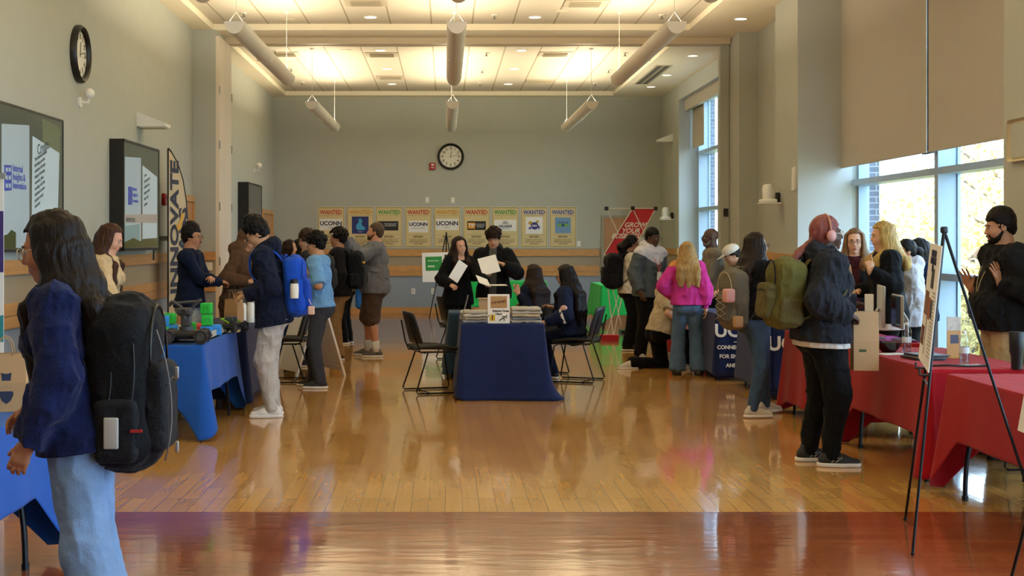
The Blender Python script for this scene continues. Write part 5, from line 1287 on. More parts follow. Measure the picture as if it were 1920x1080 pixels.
# red banner stand
t = thing('banner_stand', 'red slanted GROW YOUR BUSINESS banner on an X-shaped metal stand', 'banner', (2.9, 21.0, 0))
Yb = 21.0
def bp(x, y): return (WX(x, Yb)-2.9, WZ(y, Yb))
a, b_, c, d = bp(1186, 391), bp(1229, 391), bp(1183, 476), bp(1133, 476)
q = MB(); q.prism([d, c, b_, a], .004, M=Matrix.Rotation(PI/2, 4, 'X')); q.build('printed_panel', mat('banner_red', 'bf1d2c', .5), t, smooth=None)
for pts in (((1186, 391), (1133, 476)), ((1229, 391), (1183, 476)), ((1137, 391), (1229, 391)), ((1186, 391), (1224, 470)), ((1137, 391), (1160, 440)), ((1133, 476), (1165, 610)), ((1183, 476), (1136, 632))):
    q = MB(); p0, p1 = bp(*pts[0]), bp(*pts[1]); q.tube([(p0[0], -.015, p0[1]), (p1[0], -.015, p1[1])], .008, 6); q.build('strut', M_white, t)
for pxy in ((1137, 391), (1186, 390), (1229, 391)):
    p0 = bp(*pxy); q = MB(); q.rbox((p0[0]-.03, -.04, p0[1]-.03), (p0[0]+.03, .02, p0[1]+.03), .01); q.build('corner_joint', M_black, t)
for k, (s, x, y) in enumerate((('GROW', 1190, 422), ('YOUR', 1182, 433), ('BUSINESS', 1172, 443))):
    p0 = bp(x, y); text('lettering', s, .105, M_paper, t, (p0[0], -.008, p0[1]), off=.003, shear=.35)
q = MB(); q.box((bp(1126, 630)[0], -.15, 0), (bp(1158, 630)[0], .15, .08)); q.build('base', mat('banner_red', 'bf1d2c'), t, smooth=None)
q = MB(); q.tube([(bp(1150, 0)[0], 0, .04), (bp(1133, 0)[0], 0, 1.35)], .01, 6); q.tube([(bp(1150, 0)[0], 0, .04), (bp(1183, 0)[0], 0, 1.35)], .01, 6); q.build('strut', M_white, t)
# tall dark panel box behind banner
t = thing('screen_cart', 'white backed monitor standing right of the red banner', 'monitor', (3.2, 22.5, 0)); q = MB(); q.rbox((-.2, -.03, 1.3), (.2, .02, 1.6), .01); q.build('display', mat('pale_screen', 'c8cdd2', .4), t); q = MB(); q.tube([(0, 0, .05), (0, 0, 1.35)], .02, 8); q.box((-.25, -.2, 0), (.25, .2, .05)); q.build('stand', M_metal, t)
# feather flag
FX = {}
t = thing('feather_flag', 'cream feather flag reading INNOVATE LABS beside the thick wall screen', 'flag', (-3.49, 16.80, 0), math.radians(80))
# local x runs along the sail away from the viewer; outline in (x, z)
sc_ = .80
ol = [(0, .42), (.02, 1.0), (.0, 2.0), (0, 2.72), (.10, 2.68), (.30, 2.56), (.48, 2.36), (.60, 2.1), (.66, 1.8), (.68, 1.45), (.62, 1.2), (.46, .9), (.30, .62), (.16, .42)]
M_cream = fabric('flag_cream', 'cdbfa2', .8, .06)
q = MB(); q.prism(ol, .004, M=Matrix.Rotation(PI/2, 4, 'X')); sail = q.build('sail', M_cream, t, smooth=None)
q = MB(); q.tube([(x, -.0, z) for x, z in [(0, 2.72), (.10, 2.68), (.30, 2.56), (.48, 2.36), (.60, 2.1), (.66, 1.8), (.68, 1.45)]], .014, 6); q.build('edge_band', M_black, t, smooth=3)
q = MB(); q.tube([(-.01, 0, .02), (-.01, 0, 2.72), (.08, 0, 2.70)], .012, 8); q.build('pole', M_black, t); q = MB(); q.box((-.3, -.03, 0), (.3, .03, .03)); q.box((-.03, -.3, 0), (.03, .14, .03)); q.build('base', M_metal, t, smooth=None)
M_flag = mat('flag_navy', '1c1c3c', .6)
text('lettering', 'INNOVATE', .37, M_flag, sail, (.20, -.010, 1.73), (PI/2, -PI/2, 0), off=.012, sx=.92)
text('lettering', 'LABS', .37, M_flag, sail, (.50, -.010, 1.62), (PI/2, -PI/2, 0), off=.012, sx=.92)
q = MB(); q.prism([(.22, 1.75), (.36, 1.80), (.40, 1.90), (.52, 1.93), (.40, 1.72), (.30, 1.68)], .003, M=Matrix.Rotation(PI/2, 4, 'X') @ Matrix.Translation((0, 0, .013))); q.build('yellow_flash', mat('flag_yellow', 'd9a520', .5), sail, smooth=None)

# ---------------------------------------------------------------- things on the tables
TZ = .7490
def paper_bag(label, loc, rz, w=.2, d=.11, h=.26, art=None, handles=True, m=None, yaw=0):
    t = thing('paper_bag', label, 'bag', loc, rz); m = m or M_kraft
    q = MB(); q.loft([[Vector((-w/2, -d/2, 0)), Vector((w/2, -d/2, 0)), Vector((w/2, d/2, 0)), Vector((-w/2, d/2, 0))], [Vector((-w/2*1.01, -d/2*1.08, h*.5)), Vector((w/2*1.01, -d/2*1.08, h*.5)), Vector((w/2*1.01, d/2*1.08, h*.5)), Vector((-w/2*1.01, d/2*1.08, h*.5))],
               [Vector((-w/2, -d/2*.8, h)), Vector((w/2, -d/2*.8, h)), Vector((w/2, d/2*.8, h)), Vector((-w/2, d/2*.8, h))]], caps=False)
    q.add([(-w/2, -d/2, .001), (w/2, -d/2, .001), (w/2, d/2, .001), (-w/2, d/2, .001)], [(0, 3, 2, 1)]); o = q.build('bag_body', m, t, smooth=None); o.modifiers.new('s', 'SOLIDIFY').thickness = .002
    if handles:
        for sg in (-1, 1): q = MB(); q.tube(bez((-w*.2, sg*d*.4, h-.01), (-w*.2, sg*d*.42, h+.11), (w*.2, sg*d*.42, h+.11), (w*.2, sg*d*.4, h-.01), 14), .0028, 6); q.build('handle', m, t, smooth=3)
    if art: art(t, w, d, h)
    return t
def incognito(t, w, d, h):
    Mr = Matrix.Translation((w*.06, -d*.515, 0)) @ Matrix.Rotation(PI/2, 4, 'X'); z = h*.5
    q = MB(); q.prism([(-.05, z), (.05, z), (.055, z+.006), (.02, z+.012), (.024, z+.05), (.008, z+.045), (-.008, z+.045), (-.024, z+.05), (-.02, z+.012), (-.055, z+.006)], .0015, M=Mr)
    q.tube([(-.012+.011*math.cos(a)+w*.06, -d*.52, z-.014+.009*math.sin(a)) for a in [2*PI*k/12 for k in range(12)]], .002, 4, closed=True); q.tube([(.012+.011*math.cos(a)+w*.06, -d*.52, z-.014+.009*math.sin(a)) for a in [2*PI*k/12 for k in range(12)]], .002, 4, closed=True)
    q.prism([(-.028, z-.03), (0, z-.02), (.028, z-.03), (.034, z-.055), (.02, z-.085), (0, z-.10), (-.02, z-.085), (-.034, z-.055)][::-1], .0015, M=Mr); q.build('printed_figure', mat('ink_blue_black', '26324a', .6), t, smooth=None)
paper_bag('brown paper bag printed with a hat-and-glasses figure on the blue table at the left edge', (-2.12, 6.42, TZ), math.radians(12), .20, .11, .275, incognito)
paper_bag('brown paper bag with string handles between the robot table and the white bottles', (-2.0, 12.62, TZ), math.radians(-28), .15, .10, .26, None)
# the field board with cubes
M_fld = mat('field_board', 'b9b4a6', .6, vary=.05)
t = thing('game_field_tray', 'low pale tray with raised edges on the robot table', 'tray', (-2.30, 11.32, TZ))
q = MB(); q.box((-.30, -.62, 0), (.36, .66, .012)); q.build('base', M_fld, t, smooth=None)
for a_, b2 in (((-.30, -.62), (.36, -.60)), ((-.30, .64), (.36, .66)), ((-.30, -.62), (-.28, .66)), ((.34, -.62), (.36, .66))): q = MB(); q.box((a_[0], a_[1], 0), (b2[0], b2[1], .06)); q.build('edge_board', M_fld, t, smooth=None)
for k, ch in enumerate('ABCDE'): text('marking', ch, .04, mat('mark_blue', '6a7fa5'), t, (.3612, -.48+.24*k, .032), (PI/2, 0, PI/2))
def cube(px0, px1, y1, Y, zb, colr, label, rz=0):
    s = .095; t = thing('foam_cube', label, 'cube', ((px0+px1)/2*Y/F-835*Y/F, Y, zb), rz, None)
    q = MB(); q.rbox((-s/2, -s/2, 0), (s/2, s/2, s-.004), .01); q.build('body', mat('cube_'+colr, {'b': '1c86d6', 'g': '16b338', 'r': 'c8323a'}[colr], .55), t)
    q = MB(); q.box((-.02, -s/2-.001, .03), (-.014, -s/2+.001, .06)); q.box((.014, -s/2-.001, .03), (.02, -s/2+.001, .06)); q.box((-.02, -s/2-.001, .055), (.02, -s/2+.001, .06)); q.build('slot_mark', mat('cube_mark_'+colr, {'b': '1566a8', 'g': '0f8a2a', 'r': '8a2028'}[colr], .5), t, smooth=None); return t
z0 = TZ+.012
cube(294, 315, 0, 11.0, z0, 'g', 'green foam cube under a blue one at the left of the tray'); cube(293, 317, 0, 11.0, z0+.096, 'b', 'blue foam cube stacked on a green one at the left of the tray')
cube(309, 329, 0, 11.35, z0+.096, 'g', 'green foam cube stacked behind the left blue cube'); cube(316, 328, 0, 11.35, z0, 'b', 'blue foam cube under the green cube, just left of the robot')
cube(377, 398, 0, 11.15, z0, 'b', 'blue foam cube at the bottom of the three-high stack'); cube(377, 400, 0, 11.15, z0+.096, 'g', 'green foam cube in the middle of the three-high stack', .15); cube(378, 397, 0, 11.15, z0+.192, 'g', 'green foam cube on top of the three-high stack')
cube(398, 409, 0, 11.35, z0, 'b', 'blue foam cube right of the three-high stack', .4); cube(350, 363, 0, 11.3, z0+.02, 'g', 'green foam cube behind the robot arm'); cube(366, 378, 0, 11.5, z0, 'r', 'red foam piece behind the robot wheels')
# rover robot
def rover(loc, rz, label, s=1, arm=True, m1=None, m2=None):
    m1 = m1 or mat('robot_grey', '3c3d41', .5); m2 = m2 or mat('robot_black', '1c1c1f', .55); t = thing('rover_robot', label, 'robot', loc, rz)
    q = MB(); q.rbox((-.15*s, -.07*s, .035*s), (.15*s, .07*s, .095*s), .02*s); q.rbox((-.08*s, -.085*s, .05*s), (.08*s, .085*s, .085*s), .012*s); q.build('chassis', m2, t)
    for sx in (-1, 1):
        for sy in (-1, 1):
            w = t_ = MB(); c = (sx*.115*s, sy*.10*s, .052*s)
            q = MB(); q.cyl((c[0], c[1]-.022*s, c[2]), .046*s, .044*s, 24, axis='y')
            for k in range(12):
                a = 2*PI*k/12; q.ball((c[0]+.044*s*math.cos(a), c[1], c[2]+.044*s*math.sin(a)), (.011*s, .022*s, .011*s), 4)
            wh = q.build('wheel', m2, t)
            q = MB(); q.lathe([(.028*s, 0), (.024*s, .006*s), (.010*s, .002*s), (.008*s, .01*s), (.001, .01*s)], n=18, M=Matrix.Translation((c[0], c[1]+sy*.022*s, c[2])) @ Matrix.Rotation(-sy*PI/2, 4, 'X')); q.build('hub', m1, wh)
    if arm:
        q = MB(); q.cyl((0, 0, .095*s), .05*s, .025*s, 20); q.rbox((-.035*s, -.03*s, .12*s), (.035*s, .03*s, .2*s), .012*s); q.build('turret', m1, t)
        q = MB(); q.tube([(0, -.035*s, .17*s), (-.03*s, -.035*s, .26*s), (-.09*s, -.03*s, .30*s)], .012*s, 8); q.tube([(0, .035*s, .17*s), (.05*s, .035*s, .27*s), (.1*s, .03*s, .31*s)], .012*s, 8); q.tube([(-.09*s, -.03*s, .3*s), (-.12*s, -.02*s, .27*s)], .014*s, 8); q.tube([(-.09*s, 0, .285*s), (.1*s, 0, .30*s)], .010*s, 8); q.build('linkage_arm', m1, t)
        q = MB(); q.rbox((-.06*s, -.06*s, .2*s), (.045*s, .04*s, .255*s), .018*s); q.build('camera_head', m1, t); q = MB(); q.cyl((-.012*s, -.062*s, .228*s), .018*s, -.02*s, 16, axis='y'); q.build('lens', M_black, t)
    else:
        q = MB(); q.rbox((-.05*s, -.05*s, .1*s), (.05*s, .05*s, .16*s), .01*s); q.build('turret', m1, t)
        q = MB(); q.tube([(-.12*s, -.05*s, .1*s), (-.12*s, .05*s, .14*s), (.12*s, .05*s, .14*s), (.12*s, -.05*s, .1*s)], .008*s, 6); q.build('bumper', mat('robot_lime', '7bb32a', .5), t)
rover((-2.055, 10.58, TZ), math.radians(2), 'dark grey four-wheeled rover robot with a folded arm at the near table end', 1.12)
rover((-1.89, 11.75, TZ+.012), math.radians(70), 'small black and lime robot at the far end of the tray', .85, False)
q = MB(); q.box((-.11, -.15, 0), (.11, .15, .003)); tag(q.build('paper_sheet', mat('paper_cream', 'd8c89a', .7), None, (-1.955, 11.97, TZ+.001), math.radians(6), smooth=None), 'cream sheet hanging over the far corner of the robot table', 'paper')
q = MB(); q.tube(bez((-.1, 0, .004), (0, -.1, .06), (.1, -.05, .01), (.2, .0, .004), 14), .004, 6); tag(q.build('cable', M_white, None, (-2.42, 10.52, TZ), smooth=3), 'white cable looping at the near edge of the robot table', 'cable')
q = MB(); q.rbox((-.1, -.06, 0), (.1, .06, .19), .02); tag(q.build('small_bag', M_card, None, (-2.60, 11.85, TZ)), 'small tan bag near the beige sweater woman', 'bag')
# white bottles
def bottle_white(loc, label, s=1, cap=None):
    t = thing('drink_bottle', label, 'bottle', loc); q = MB(); q.lathe([(.001, 0), (.036*s, .002), (.038*s, .02), (.038*s, .17*s), (.034*s, .195*s), (.024*s, .205*s), (.024*s, .21*s)], n=20); q.build('body', M_white, t)
    q = MB(); q.lathe([(.027*s, .205*s), (.028*s, .24*s), (.02*s, .25*s), (.001, .25*s)], n=16); q.build('cap', cap or M_black, t); return t
b0 = bottle_white((WX(436, 13.1), 13.1, TZ), 'white drink bottle with dark cap, left of the three by the paper bag')
dup(b0, (WX(455, 13.05), 13.05, TZ), 0, 'white drink bottle with dark cap, middle of the three by the paper bag'); dup(b0, (WX(470, 13.25), 13.25, TZ), 0, 'white drink bottle with dark cap, right of the three by the paper bag')
q = MB(); q.rbox((-.12, -.1, 0), (.12, .1, .05), .02); tag(q.build('small_box', fabric('violet', '51479a', .7), None, (WX(462, 12.98+.08), 13.08+.1, TZ-.0), math.radians(0)), 'violet box of giveaways among the white bottles', 'box') if False else None
q = MB(); q.rbox((-.07, -.06, 0), (.07, .06, .045), .02); tag(q.build('giveaway_pouch', fabric('violet', '51479a', .7), None, (WX(448, 12.86), 12.86, TZ)), 'violet pouch of giveaways in front of the white bottles', 'pouch')
# centre table
def shirt(m, w, d, h, seed):
    B = SDF(.01); B.box((0, 0, h/2), (w/2, d/2, h*.5), h*.48); return B, foldnoise(seed, .004, (18, 18, 40), .001)
shc = [fabric('shirt_heather', 'b5b0a6', .9, .2), fabric('shirt_ash', 'c6c3bb', .9, .2), fabric('shirt_sand', 'bfb196', .9, .2), fabric('shirt_grey', '8f9098', .9, .2)]
def stack(cx, cy, w, d, n, where, z00=TZ):
    z = z00
    for k in range(n):
        h = .026; B, nf = shirt(None, w-.012*(k % 3), d-.02*(k % 2), h, k+int(cx*50)); o = B.build('folded_shirt', shc[(k*3+int(cx*10)) % 4], None, .006, nf)
        o.location = (cx+.006*math.sin(k*2.3), cy+.006*math.cos(k*1.7), z+.002); o.rotation_euler = (0, 0, .05*math.sin(k*3.1))
        tag(o, '%s folded shirt, number %s from the bottom of the %s pile on the centre table' % (('heather', 'ash', 'sand', 'grey')[(k*3+int(cx*10)) % 4], ('one', 'two', 'three', 'four', 'five', 'six')[k], where), 'shirt', 'folded shirts on the centre table'); z += h+.004
stack(.32, 13.32, .29, .34, 4, 'left'); stack(.80, 13.32, .30, .36, 5, 'right'); stack(.33, 13.75, .36, .30, 3, 'rear')
t = thing('table_sign', 'white Submit Clues Here sign standing on the centre table', 'sign', (.527, 13.14, TZ)); Mt = Matrix.Rotation(math.radians(-7), 4, 'X')
q = MB(); q.box((-.108, -.0015, 0), (.108, .0015, .288), M=Mt); q.box((-.108, .05, 0), (.108, .053, .2), M=None); q.build('sheet', M_paper, t, smooth=None)
q = MB(); q.box((-.082, -.003, .15), (.082, -.0015, .268), M=Mt); q.build('brown_picture', mat('print_brown', 'b08a5c', .6, vary=.1), t, smooth=None)
def ts(s, sz, x, z, m, off=.001, rot=0): o = text('lettering', s, sz, m, t, (0, 0, 0), off=off); o.matrix_local = Mt @ Matrix.Translation((x, -.0035, z)) @ Matrix.Rotation(rot, 4, 'Y') @ Matrix.Rotation(PI/2, 4, 'X')
ts('TOP SECRET', .026, 0, .208, mat('stamp_brown', '5a3024'), .001, -.15); ts('Submit Clues', .030, .02, .122, M_black); ts('Here', .030, .0, .092, M_black)
q = MB(); q.box((-.092, -.003, .022), (-.036, -.0015, .086), M=Mt); q.build('yellow_tile', mat('tile_yellow', 'dcb52a', .5), t, smooth=None); ts('1', .06, -.064, .054, M_black, .002)
q = MB(); Rr = Mt @ Matrix.Translation((.045, -.003, .05)); q.ball((.032, 0, .022), (.008, .001, .008), 6, M=Rr)
for pts in (((.02, 0, .016), (-.004, 0, .0)), ((-.004, 0, 0), (.014, 0, -.014), (.004, 0, -.026)), ((-.004, 0, 0), (-.022, 0, -.010), (-.04, 0, -.026)), ((.018, 0, .012), (.002, 0, .02), (-.014, 0, .012)), ((.018, 0, .012), (.034, 0, -.002))): q.tube(pts, .0042, 6, M=Rr)
q.build('running_figure', M_black, t, smooth=3)
t = thing('cardboard_box', 'tan cardboard box with a pale blue sticker behind the table sign', 'box', (.465, 14.15, TZ)); q = MB(); q.box((-.11, -.08, 0), (.11, .08, .20)); q.build('box_body', M_card, t, smooth=None)
q = MB(); q.box((.02, -.082, .09), (.08, -.08, .15)); q.build('sticker', mat('sticker_blue', '9fc4e6', .5), t, smooth=None); q = MB(); q.box((-.12, -.10, .2), (.12, .09, .204)); q.build('lid', M_card, t, smooth=None)
t = thing('laptop', 'thin silver laptop open sideways on the centre table', 'laptop', (.30, 14.35, TZ)); q = MB(); q.rbox((-.11, -.15, 0), (.11, .15, .014), .01); q.build('base', M_steel, t)
q = MB(); q.box((-.006, -.15, 0), (0, .15, .22), M=Matrix.Translation((-.105, 0, .012)) @ Matrix.Rotation(math.radians(14), 4, 'Y')); q.build('lid', M_steel, t, smooth=None)
q = MB(); q.lathe([(.001, 0), (.035, 0), (.045, .04), (.035, .07), (.02, .08), (.001, .08)], n=14); tag(q.build('snack_bag', mat('snack_orange', 'c77a2a', .4), None, (.36, 13.95, TZ)), 'small orange snack packet on the centre table', 'packet')
q = MB(); q.tube([(.09*math.cos(a)*(1+.2*math.sin(2*a)), .06*math.sin(a), .02+.02*math.sin(a*3)) for a in [2*PI*k/24 for k in range(24)]], .004, 6, closed=True); tag(q.build('cable_loop', M_white, None, (.80, 13.75, TZ), smooth=3), 'white cord loop behind the right shirt pile', 'cord')
q = MB(); q.tube([(.07*math.cos(a), .05*math.sin(a), .03+.015*math.sin(a*2)) for a in [2*PI*k/24 for k in range(24)]], .012, 6, closed=True, flat=(1, .4)); tag(q.build('lanyard_coil', fabric('lanyard_blue', '2440a8', .6), None, (.70, 13.85, TZ), smooth=3), 'coiled blue lanyard behind the right shirt pile', 'lanyard')
q = MB(); q.box((-.13, -.09, 0), (.13, .09, .003)); tag(q.build('paper_sheet', M_paper, None, (.90, 13.19, TZ-.001), 0, smooth=None), 'white sheet lying at the front right of the centre table', 'paper') if False else None

# red table items
t = thing('bowl', 'dark glossy bowl on the red table left of the water bottle', 'bowl', (WX(1666, 9.75), 9.75, TZ)); q = MB(); q.lathe([(.001, 0), (.045, 0), (.075, .03), (.098, .075), (.094, .075), (.07, .034), (.04, .010), (.001, .010)], n=28); q.build('bowl_body', mat('bowl_black', '1d1314', .15), t); 
M_pet = glassm('clear_plastic', (.90, .94, .96), .12)
def water(loc, label):
    t = thing('water_bottle', label, 'bottle', loc)
    pr = [(.001, .002), (.03, 0), (.033, .01)]+[(.0335-.0025*(k % 2), .02+.012*k) for k in range(11)]+[(.033, .155), (.028, .175), (.014, .195), (.013, .205)]
    q = MB(); q.lathe(pr, n=20, caps=False); q.build('bottle_body', M_pet, t, smooth=3)
    q = MB(); q.lathe([(.030, .004), (.030, .12), (.001, .12)], n=16); q.build('water', glassm('water_fill', (.82, .88, .9), .1), t, smooth=3)
    q = MB(); q.cyl((0, 0, .203), .015, .016, 16); q.build('cap', M_white, t); q = MB(); q.lathe([(.0338, .075), (.0338, .115)], n=20, caps=False); q.build('label_band', mat('label_white', 'd5dade', .4), t, smooth=3); return t
water((WX(1700, 9.72), 9.72, TZ), 'clear water bottle beside the dark bowl'); water((WX(1808, 8.8), 8.8, TZ), 'clear water bottle in front of the gold flyer')
for k in range(5):
    q = MB(); q.box((-.10, -.13, 0), (.10, .13, .007)); tag(q.build('brochure', mat('brochure_%d' % (k % 3), ('2a2c33', '3a3d45', '8a9096')[k % 3], .4), None, (3.30+.004*k, 9.22-.01*k, TZ+.0075*k), .1+.08*math.sin(k*2), smooth=None), '%s brochure, layer %s of the dark pile on the red table' % (('black', 'dark grey', 'pale grey')[k % 3], ('one', 'two', 'three', 'four', 'five')[k]), 'brochure', 'brochures on the red table')
q = MB(); q.box((-.10, -.07, 0), (.10, .07, .002)); tag(q.build('paper_sheet', M_paper, None, (3.22, 9.6, TZ), .3, smooth=None), 'white sheet under the rim of the dark bowl', 'paper'); q = MB(); q.box((-.06, -.03, 0), (.06, .03, .002)); tag(q.build('paper_slip', M_paper, None, (3.47, 8.75, TZ), .5, smooth=None), 'small white slip beside the second water bottle', 'paper')
t = thing('flyer_stand', 'gold and white flyer in an upright stand behind the second water bottle', 'sign', (WX(1788, 9.3), 9.3, TZ), .15); q = MB(); q.box((-.052, -.003, 0), (.052, 0, .285)); q.box((-.052, -.06, 0), (.052, 0, .004)); q.build('flyer', mat('flyer_gold', 'c08a45', .5, vary=.2), t, smooth=None)
q = MB(); q.box((-.052, -.005, .19), (.052, -.003, .285)); q.build('header_picture', mat('flyer_pale', 'cdbfae', .5, vary=.4, vscale=20), t, smooth=None); q = MB(); q.box((-.025, -.005, .10), (.035, -.003, .16)); q.build('inset_photo', mat('flyer_dark', '3c3a50', .5), t, smooth=None)
t = thing('tumbler', 'tall black tumbler at the right edge of the red table', 'tumbler', (WX(1907, 8.5), 8.5, TZ)); q = MB(); q.lathe([(.001, 0), (.036, 0), (.038, .08), (.047, .11), (.05, .22), (.048, .226), (.001, .226)], n=24); q.build('cup', M_black, t); q = MB(); q.lathe([(.05, .222), (.05, .236), (.001, .238)], n=24); q.build('lid', mat('lid_grey', '2c2c30', .4), t)
def monitor(loc, rz, label, w=.5, h=.33):
    t = thing('thin_monitor', label, 'monitor', loc, rz); q = MB(); q.rbox((-w/2, -.012, .10), (w/2, .012, .10+h), .008); q.build('panel', mat('monitor_silver', 'b4b0a6', .35, metal=.3), t); q = MB(); q.box((-w/2+.012, -.014, .112), (w/2-.012, -.012, .088+h)); q.build('display', mat('monitor_glass', '2b2d33', .1), t, smooth=None)
    q = MB(); q.tube([(0, .02, .25), (0, .07, .16), (0, .07, .01)], .016, 8); q.rbox((-.1, -.03, 0), (.1, .12, .012), .01); q.build('stand', M_steel, t); return t
monitor((WX(1652, 10.95), 10.95, TZ+.009), math.radians(78), 'thin silver monitor nearly edge-on, the left of the two on the red table', .42, .34); monitor((WX(1683, 10.8), 10.8, TZ+.009), math.radians(-98), 'thin silver monitor nearly edge-on, the right of the two on the red table', .40, .27)
t = thing('foam_board', 'tan foam board leaning upright between the headphone woman and the blond woman', 'board', (WX(1608, 11.4), 11.4, TZ), math.radians(80)); q = MB(); q.box((-.25, -.006, .03), (.25, .006, .62), M=Matrix.Rotation(-.15, 4, 'X')); q.build('panel', mat('foam_tan', 'c9b394', .7), t, smooth=None); q = MB(); q.box((-.2, -.02, 0), (.2, .14, .03)); q.build('stand', M_black, t, smooth=None)
q = MB(); q.tube([(0, 0, .012), (.1, -.05, .02), (.25, -.02, .012), (.4, .02, .012)], .008, 6); tag(q.build('strap_cord', M_black, None, (3.12, 8.62, TZ-.004), smooth=3), 'black cord lying at the edge of the red table behind the easel', 'cord')
t = thing('equipment_case', 'dark equipment case on the floor behind the red table', 'case', (4.1, 10.75, 0)); q = MB(); q.rbox((-.0, -.2, 0), (.35, .3, .3), .03); q.build('case_body', M_black, t); q = MB(); q.tube([(.1, -.2, .2), (.1, -.24, .2), (.25, -.24, .2), (.25, -.2, .2)], .01, 6); q.build('handle', M_metal, t)
# ============================================================ PEOPLE
FB = fabric
M_wsole = mat('sole_white', 'e4e2dc', .5); M_wshoe = mat('shoe_white', 'dcdad4', .6, vary=.1); M_bshoe = mat('shoe_black', '1b1b1e', .6); M_gshoe = mat('shoe_grey', '5a5552', .7); M_lshoe = mat('shoe_beige', 'c9c2b6', .7, vary=.15)
M_bk = FB('black', '121214', .9, .2); M_nav = FB('navy_knit', '17203c', .95, .25); M_jean = FB('jeans_blue', '3f5878', .85, .3, .3, 160); M_jl = FB('jeans_light', '7c98bd', .85, .22, .3, 160)
def at(px, Y): return WX(px, Y)
TIPS = lambda: None
# nearest woman
p = Person('nearest woman, in fuzzy navy sweater and light jeans at the left edge', at(150, 4.81), 4.81, 180, 1.665, 'a97252', .95, True, 7, 0, (12, 0, 0), hs=1.03,
           fL=(-.17, .10, .082), fR=(-.10, -.12, .082), hand=('relax', 'relax'), vox=.0056)
lw = p.loc(52, 832, 4.60); p.EL, p.WL = ik(p.SL, lw, .285*p.u, .255*p.u, (-1, .4, 0)); p.ER, p.WR = ik(p.SR, (.22, -.16, .95), .285*p.u, .255*p.u, (-1, -.4, 0))
p.body().brows(th=.0036).glasses('c9b8a8', .024); M_fz = FB('fuzzy_navy', '151f4a', 1, .35, .5, 110, .12)
p.top('sweater', M_fz, .02, -.07, 1.97, .012, amp=.008, ar=(.072, .072, .068, .046), rib=M_fz, hemr=(.125, .17))
p.pants('jeans', M_jl, .105, .088, .112, amp=.006)
p.shoes(M_wshoe, M_wsole); p.hair_long('1d1412', .50, 1.05, True, .010, 70, .078)
def extra_p(t, q, f, l, n):
    z = MB(); z.tube(bez(q(-.15, .155, .20), q(-.20, .15, .05), q(-.215, .145, -.12), q(-.17, .14, -.26), 12), .003, 6); z.build('grey_piping', mat('piping_grey', '6a6b70', .5), t, smooth=3)
    for a in (.02, -.06): z = MB(); z.tube(bez(q(a, .150, .24), q(a-.02, .172, .1), q(a-.02, .172, -.05), q(a+.02, .17, -.1), 12), .0025, 6); z.build('seam', mat('seam_grey', '2c2d33', .5), t, smooth=3)
    z = MB(); z.box(tuple(q(-.10, .172, -.155)), tuple(q(-.06, .19, -.145))); z.build('red_tab', mat('tab_red', 'a02024', .5), t, smooth=None)
    z = MB(); z.rbox(tuple(q(-.02, .186, -.21)), tuple(q(.03, .20, -.10)), .006); z.build('card_in_pocket', mat('tag_white', 'a9a8a4', .5), t)
bp1 = backpack(p, 'large black backpack worn by the woman in the navy sweater', FB('pack_black', '15161a', .75, .2, .4), FB('pack_black2', '1d1e23', .7, .2, .4), (.22, .33, .58), zoff=.155, tilt=-6, back=-.05, roundk=.09, extra=extra_p)
q = MB(); c = Vector(p.P)+Vector((-.38, .10, .30)); [q.rbox((c.x-.006, c.y+.04, c.z-.10-.26*k), (c.x+.006, c.y+.055, c.z-.06-.26*k), .003) for k in (0, 1)]; q.build('zip_pull', M_steel, bp1)
# beige sweater woman
p = Person('woman in beige sweater with long brown hair looking down behind the robot table', at(193, 11.3), 11.3, 0, 1.70, 'd6a287', .95, True, 3, 0, (22, 0, 0))
p.EL, p.WL = ik(p.SL, (.2, .16, 1.0), .28, .25, (-1, .4, 0)); p.ER, p.WR = ik(p.SR, p.loc(226, 596, 10.9), .28, .25, (-1, -.4, 0)); p.body().brows('3a261a')
p.top('sweater', FB('beige_knit', 'c9b28c', .95, .15), .016, -.02, 1.96, .01, amp=.007, ar=(.064, .062, .056, .042)); p.pants('trousers', M_nav, .1, .08, .08); p.shoes(M_bshoe, M_wsole); p.hair_long('4a2f20', .36, 1, False, .004, 75)
p.lanyard(M_bk, M_paper, .40)
# crossed arms man
p = Person('man in navy quarter-zip with arms crossed, glasses and moustache, behind the robot table', at(357, 14.0), 14.0, -8, 1.72, 'b98463', 1.0, False, 0, 0, (3, -4, 0), hand=('half', 'half'))
p.EL, p.WL = ik(p.SL, (.25, -.10, 1.17), .285, .255, (-.2, 1, -.8)); p.ER, p.WR = ik(p.SR, (.29, .10, 1.13), .285, .255, (-.2, -1, -.8)); p.body().brows().glasses('3a2c22').beard('241a14') if False else p.body().brows().glasses('3a2c22')
q = MB(); q.tube([p.h(.098, -.022, -.052), p.h(.104, 0, -.049), p.h(.098, .022, -.052)], .005, 6); q.build('moustache', hairm('1c1410', '1c1410'), p.root, smooth=3)
p.top('quarter_zip', FB('quarter_navy', '131d36', .85, .2), .014, -.05, 1.96, .006, collar=.035, amp=.006); p.pants('trousers', FB('light_grey_trousers', '9a9a98', .85), .1, .08, .075, belt=M_bk); p.shoes(M_bshoe, M_wsole); p.hair_short('1a1310', .03, .012, .012, 40)
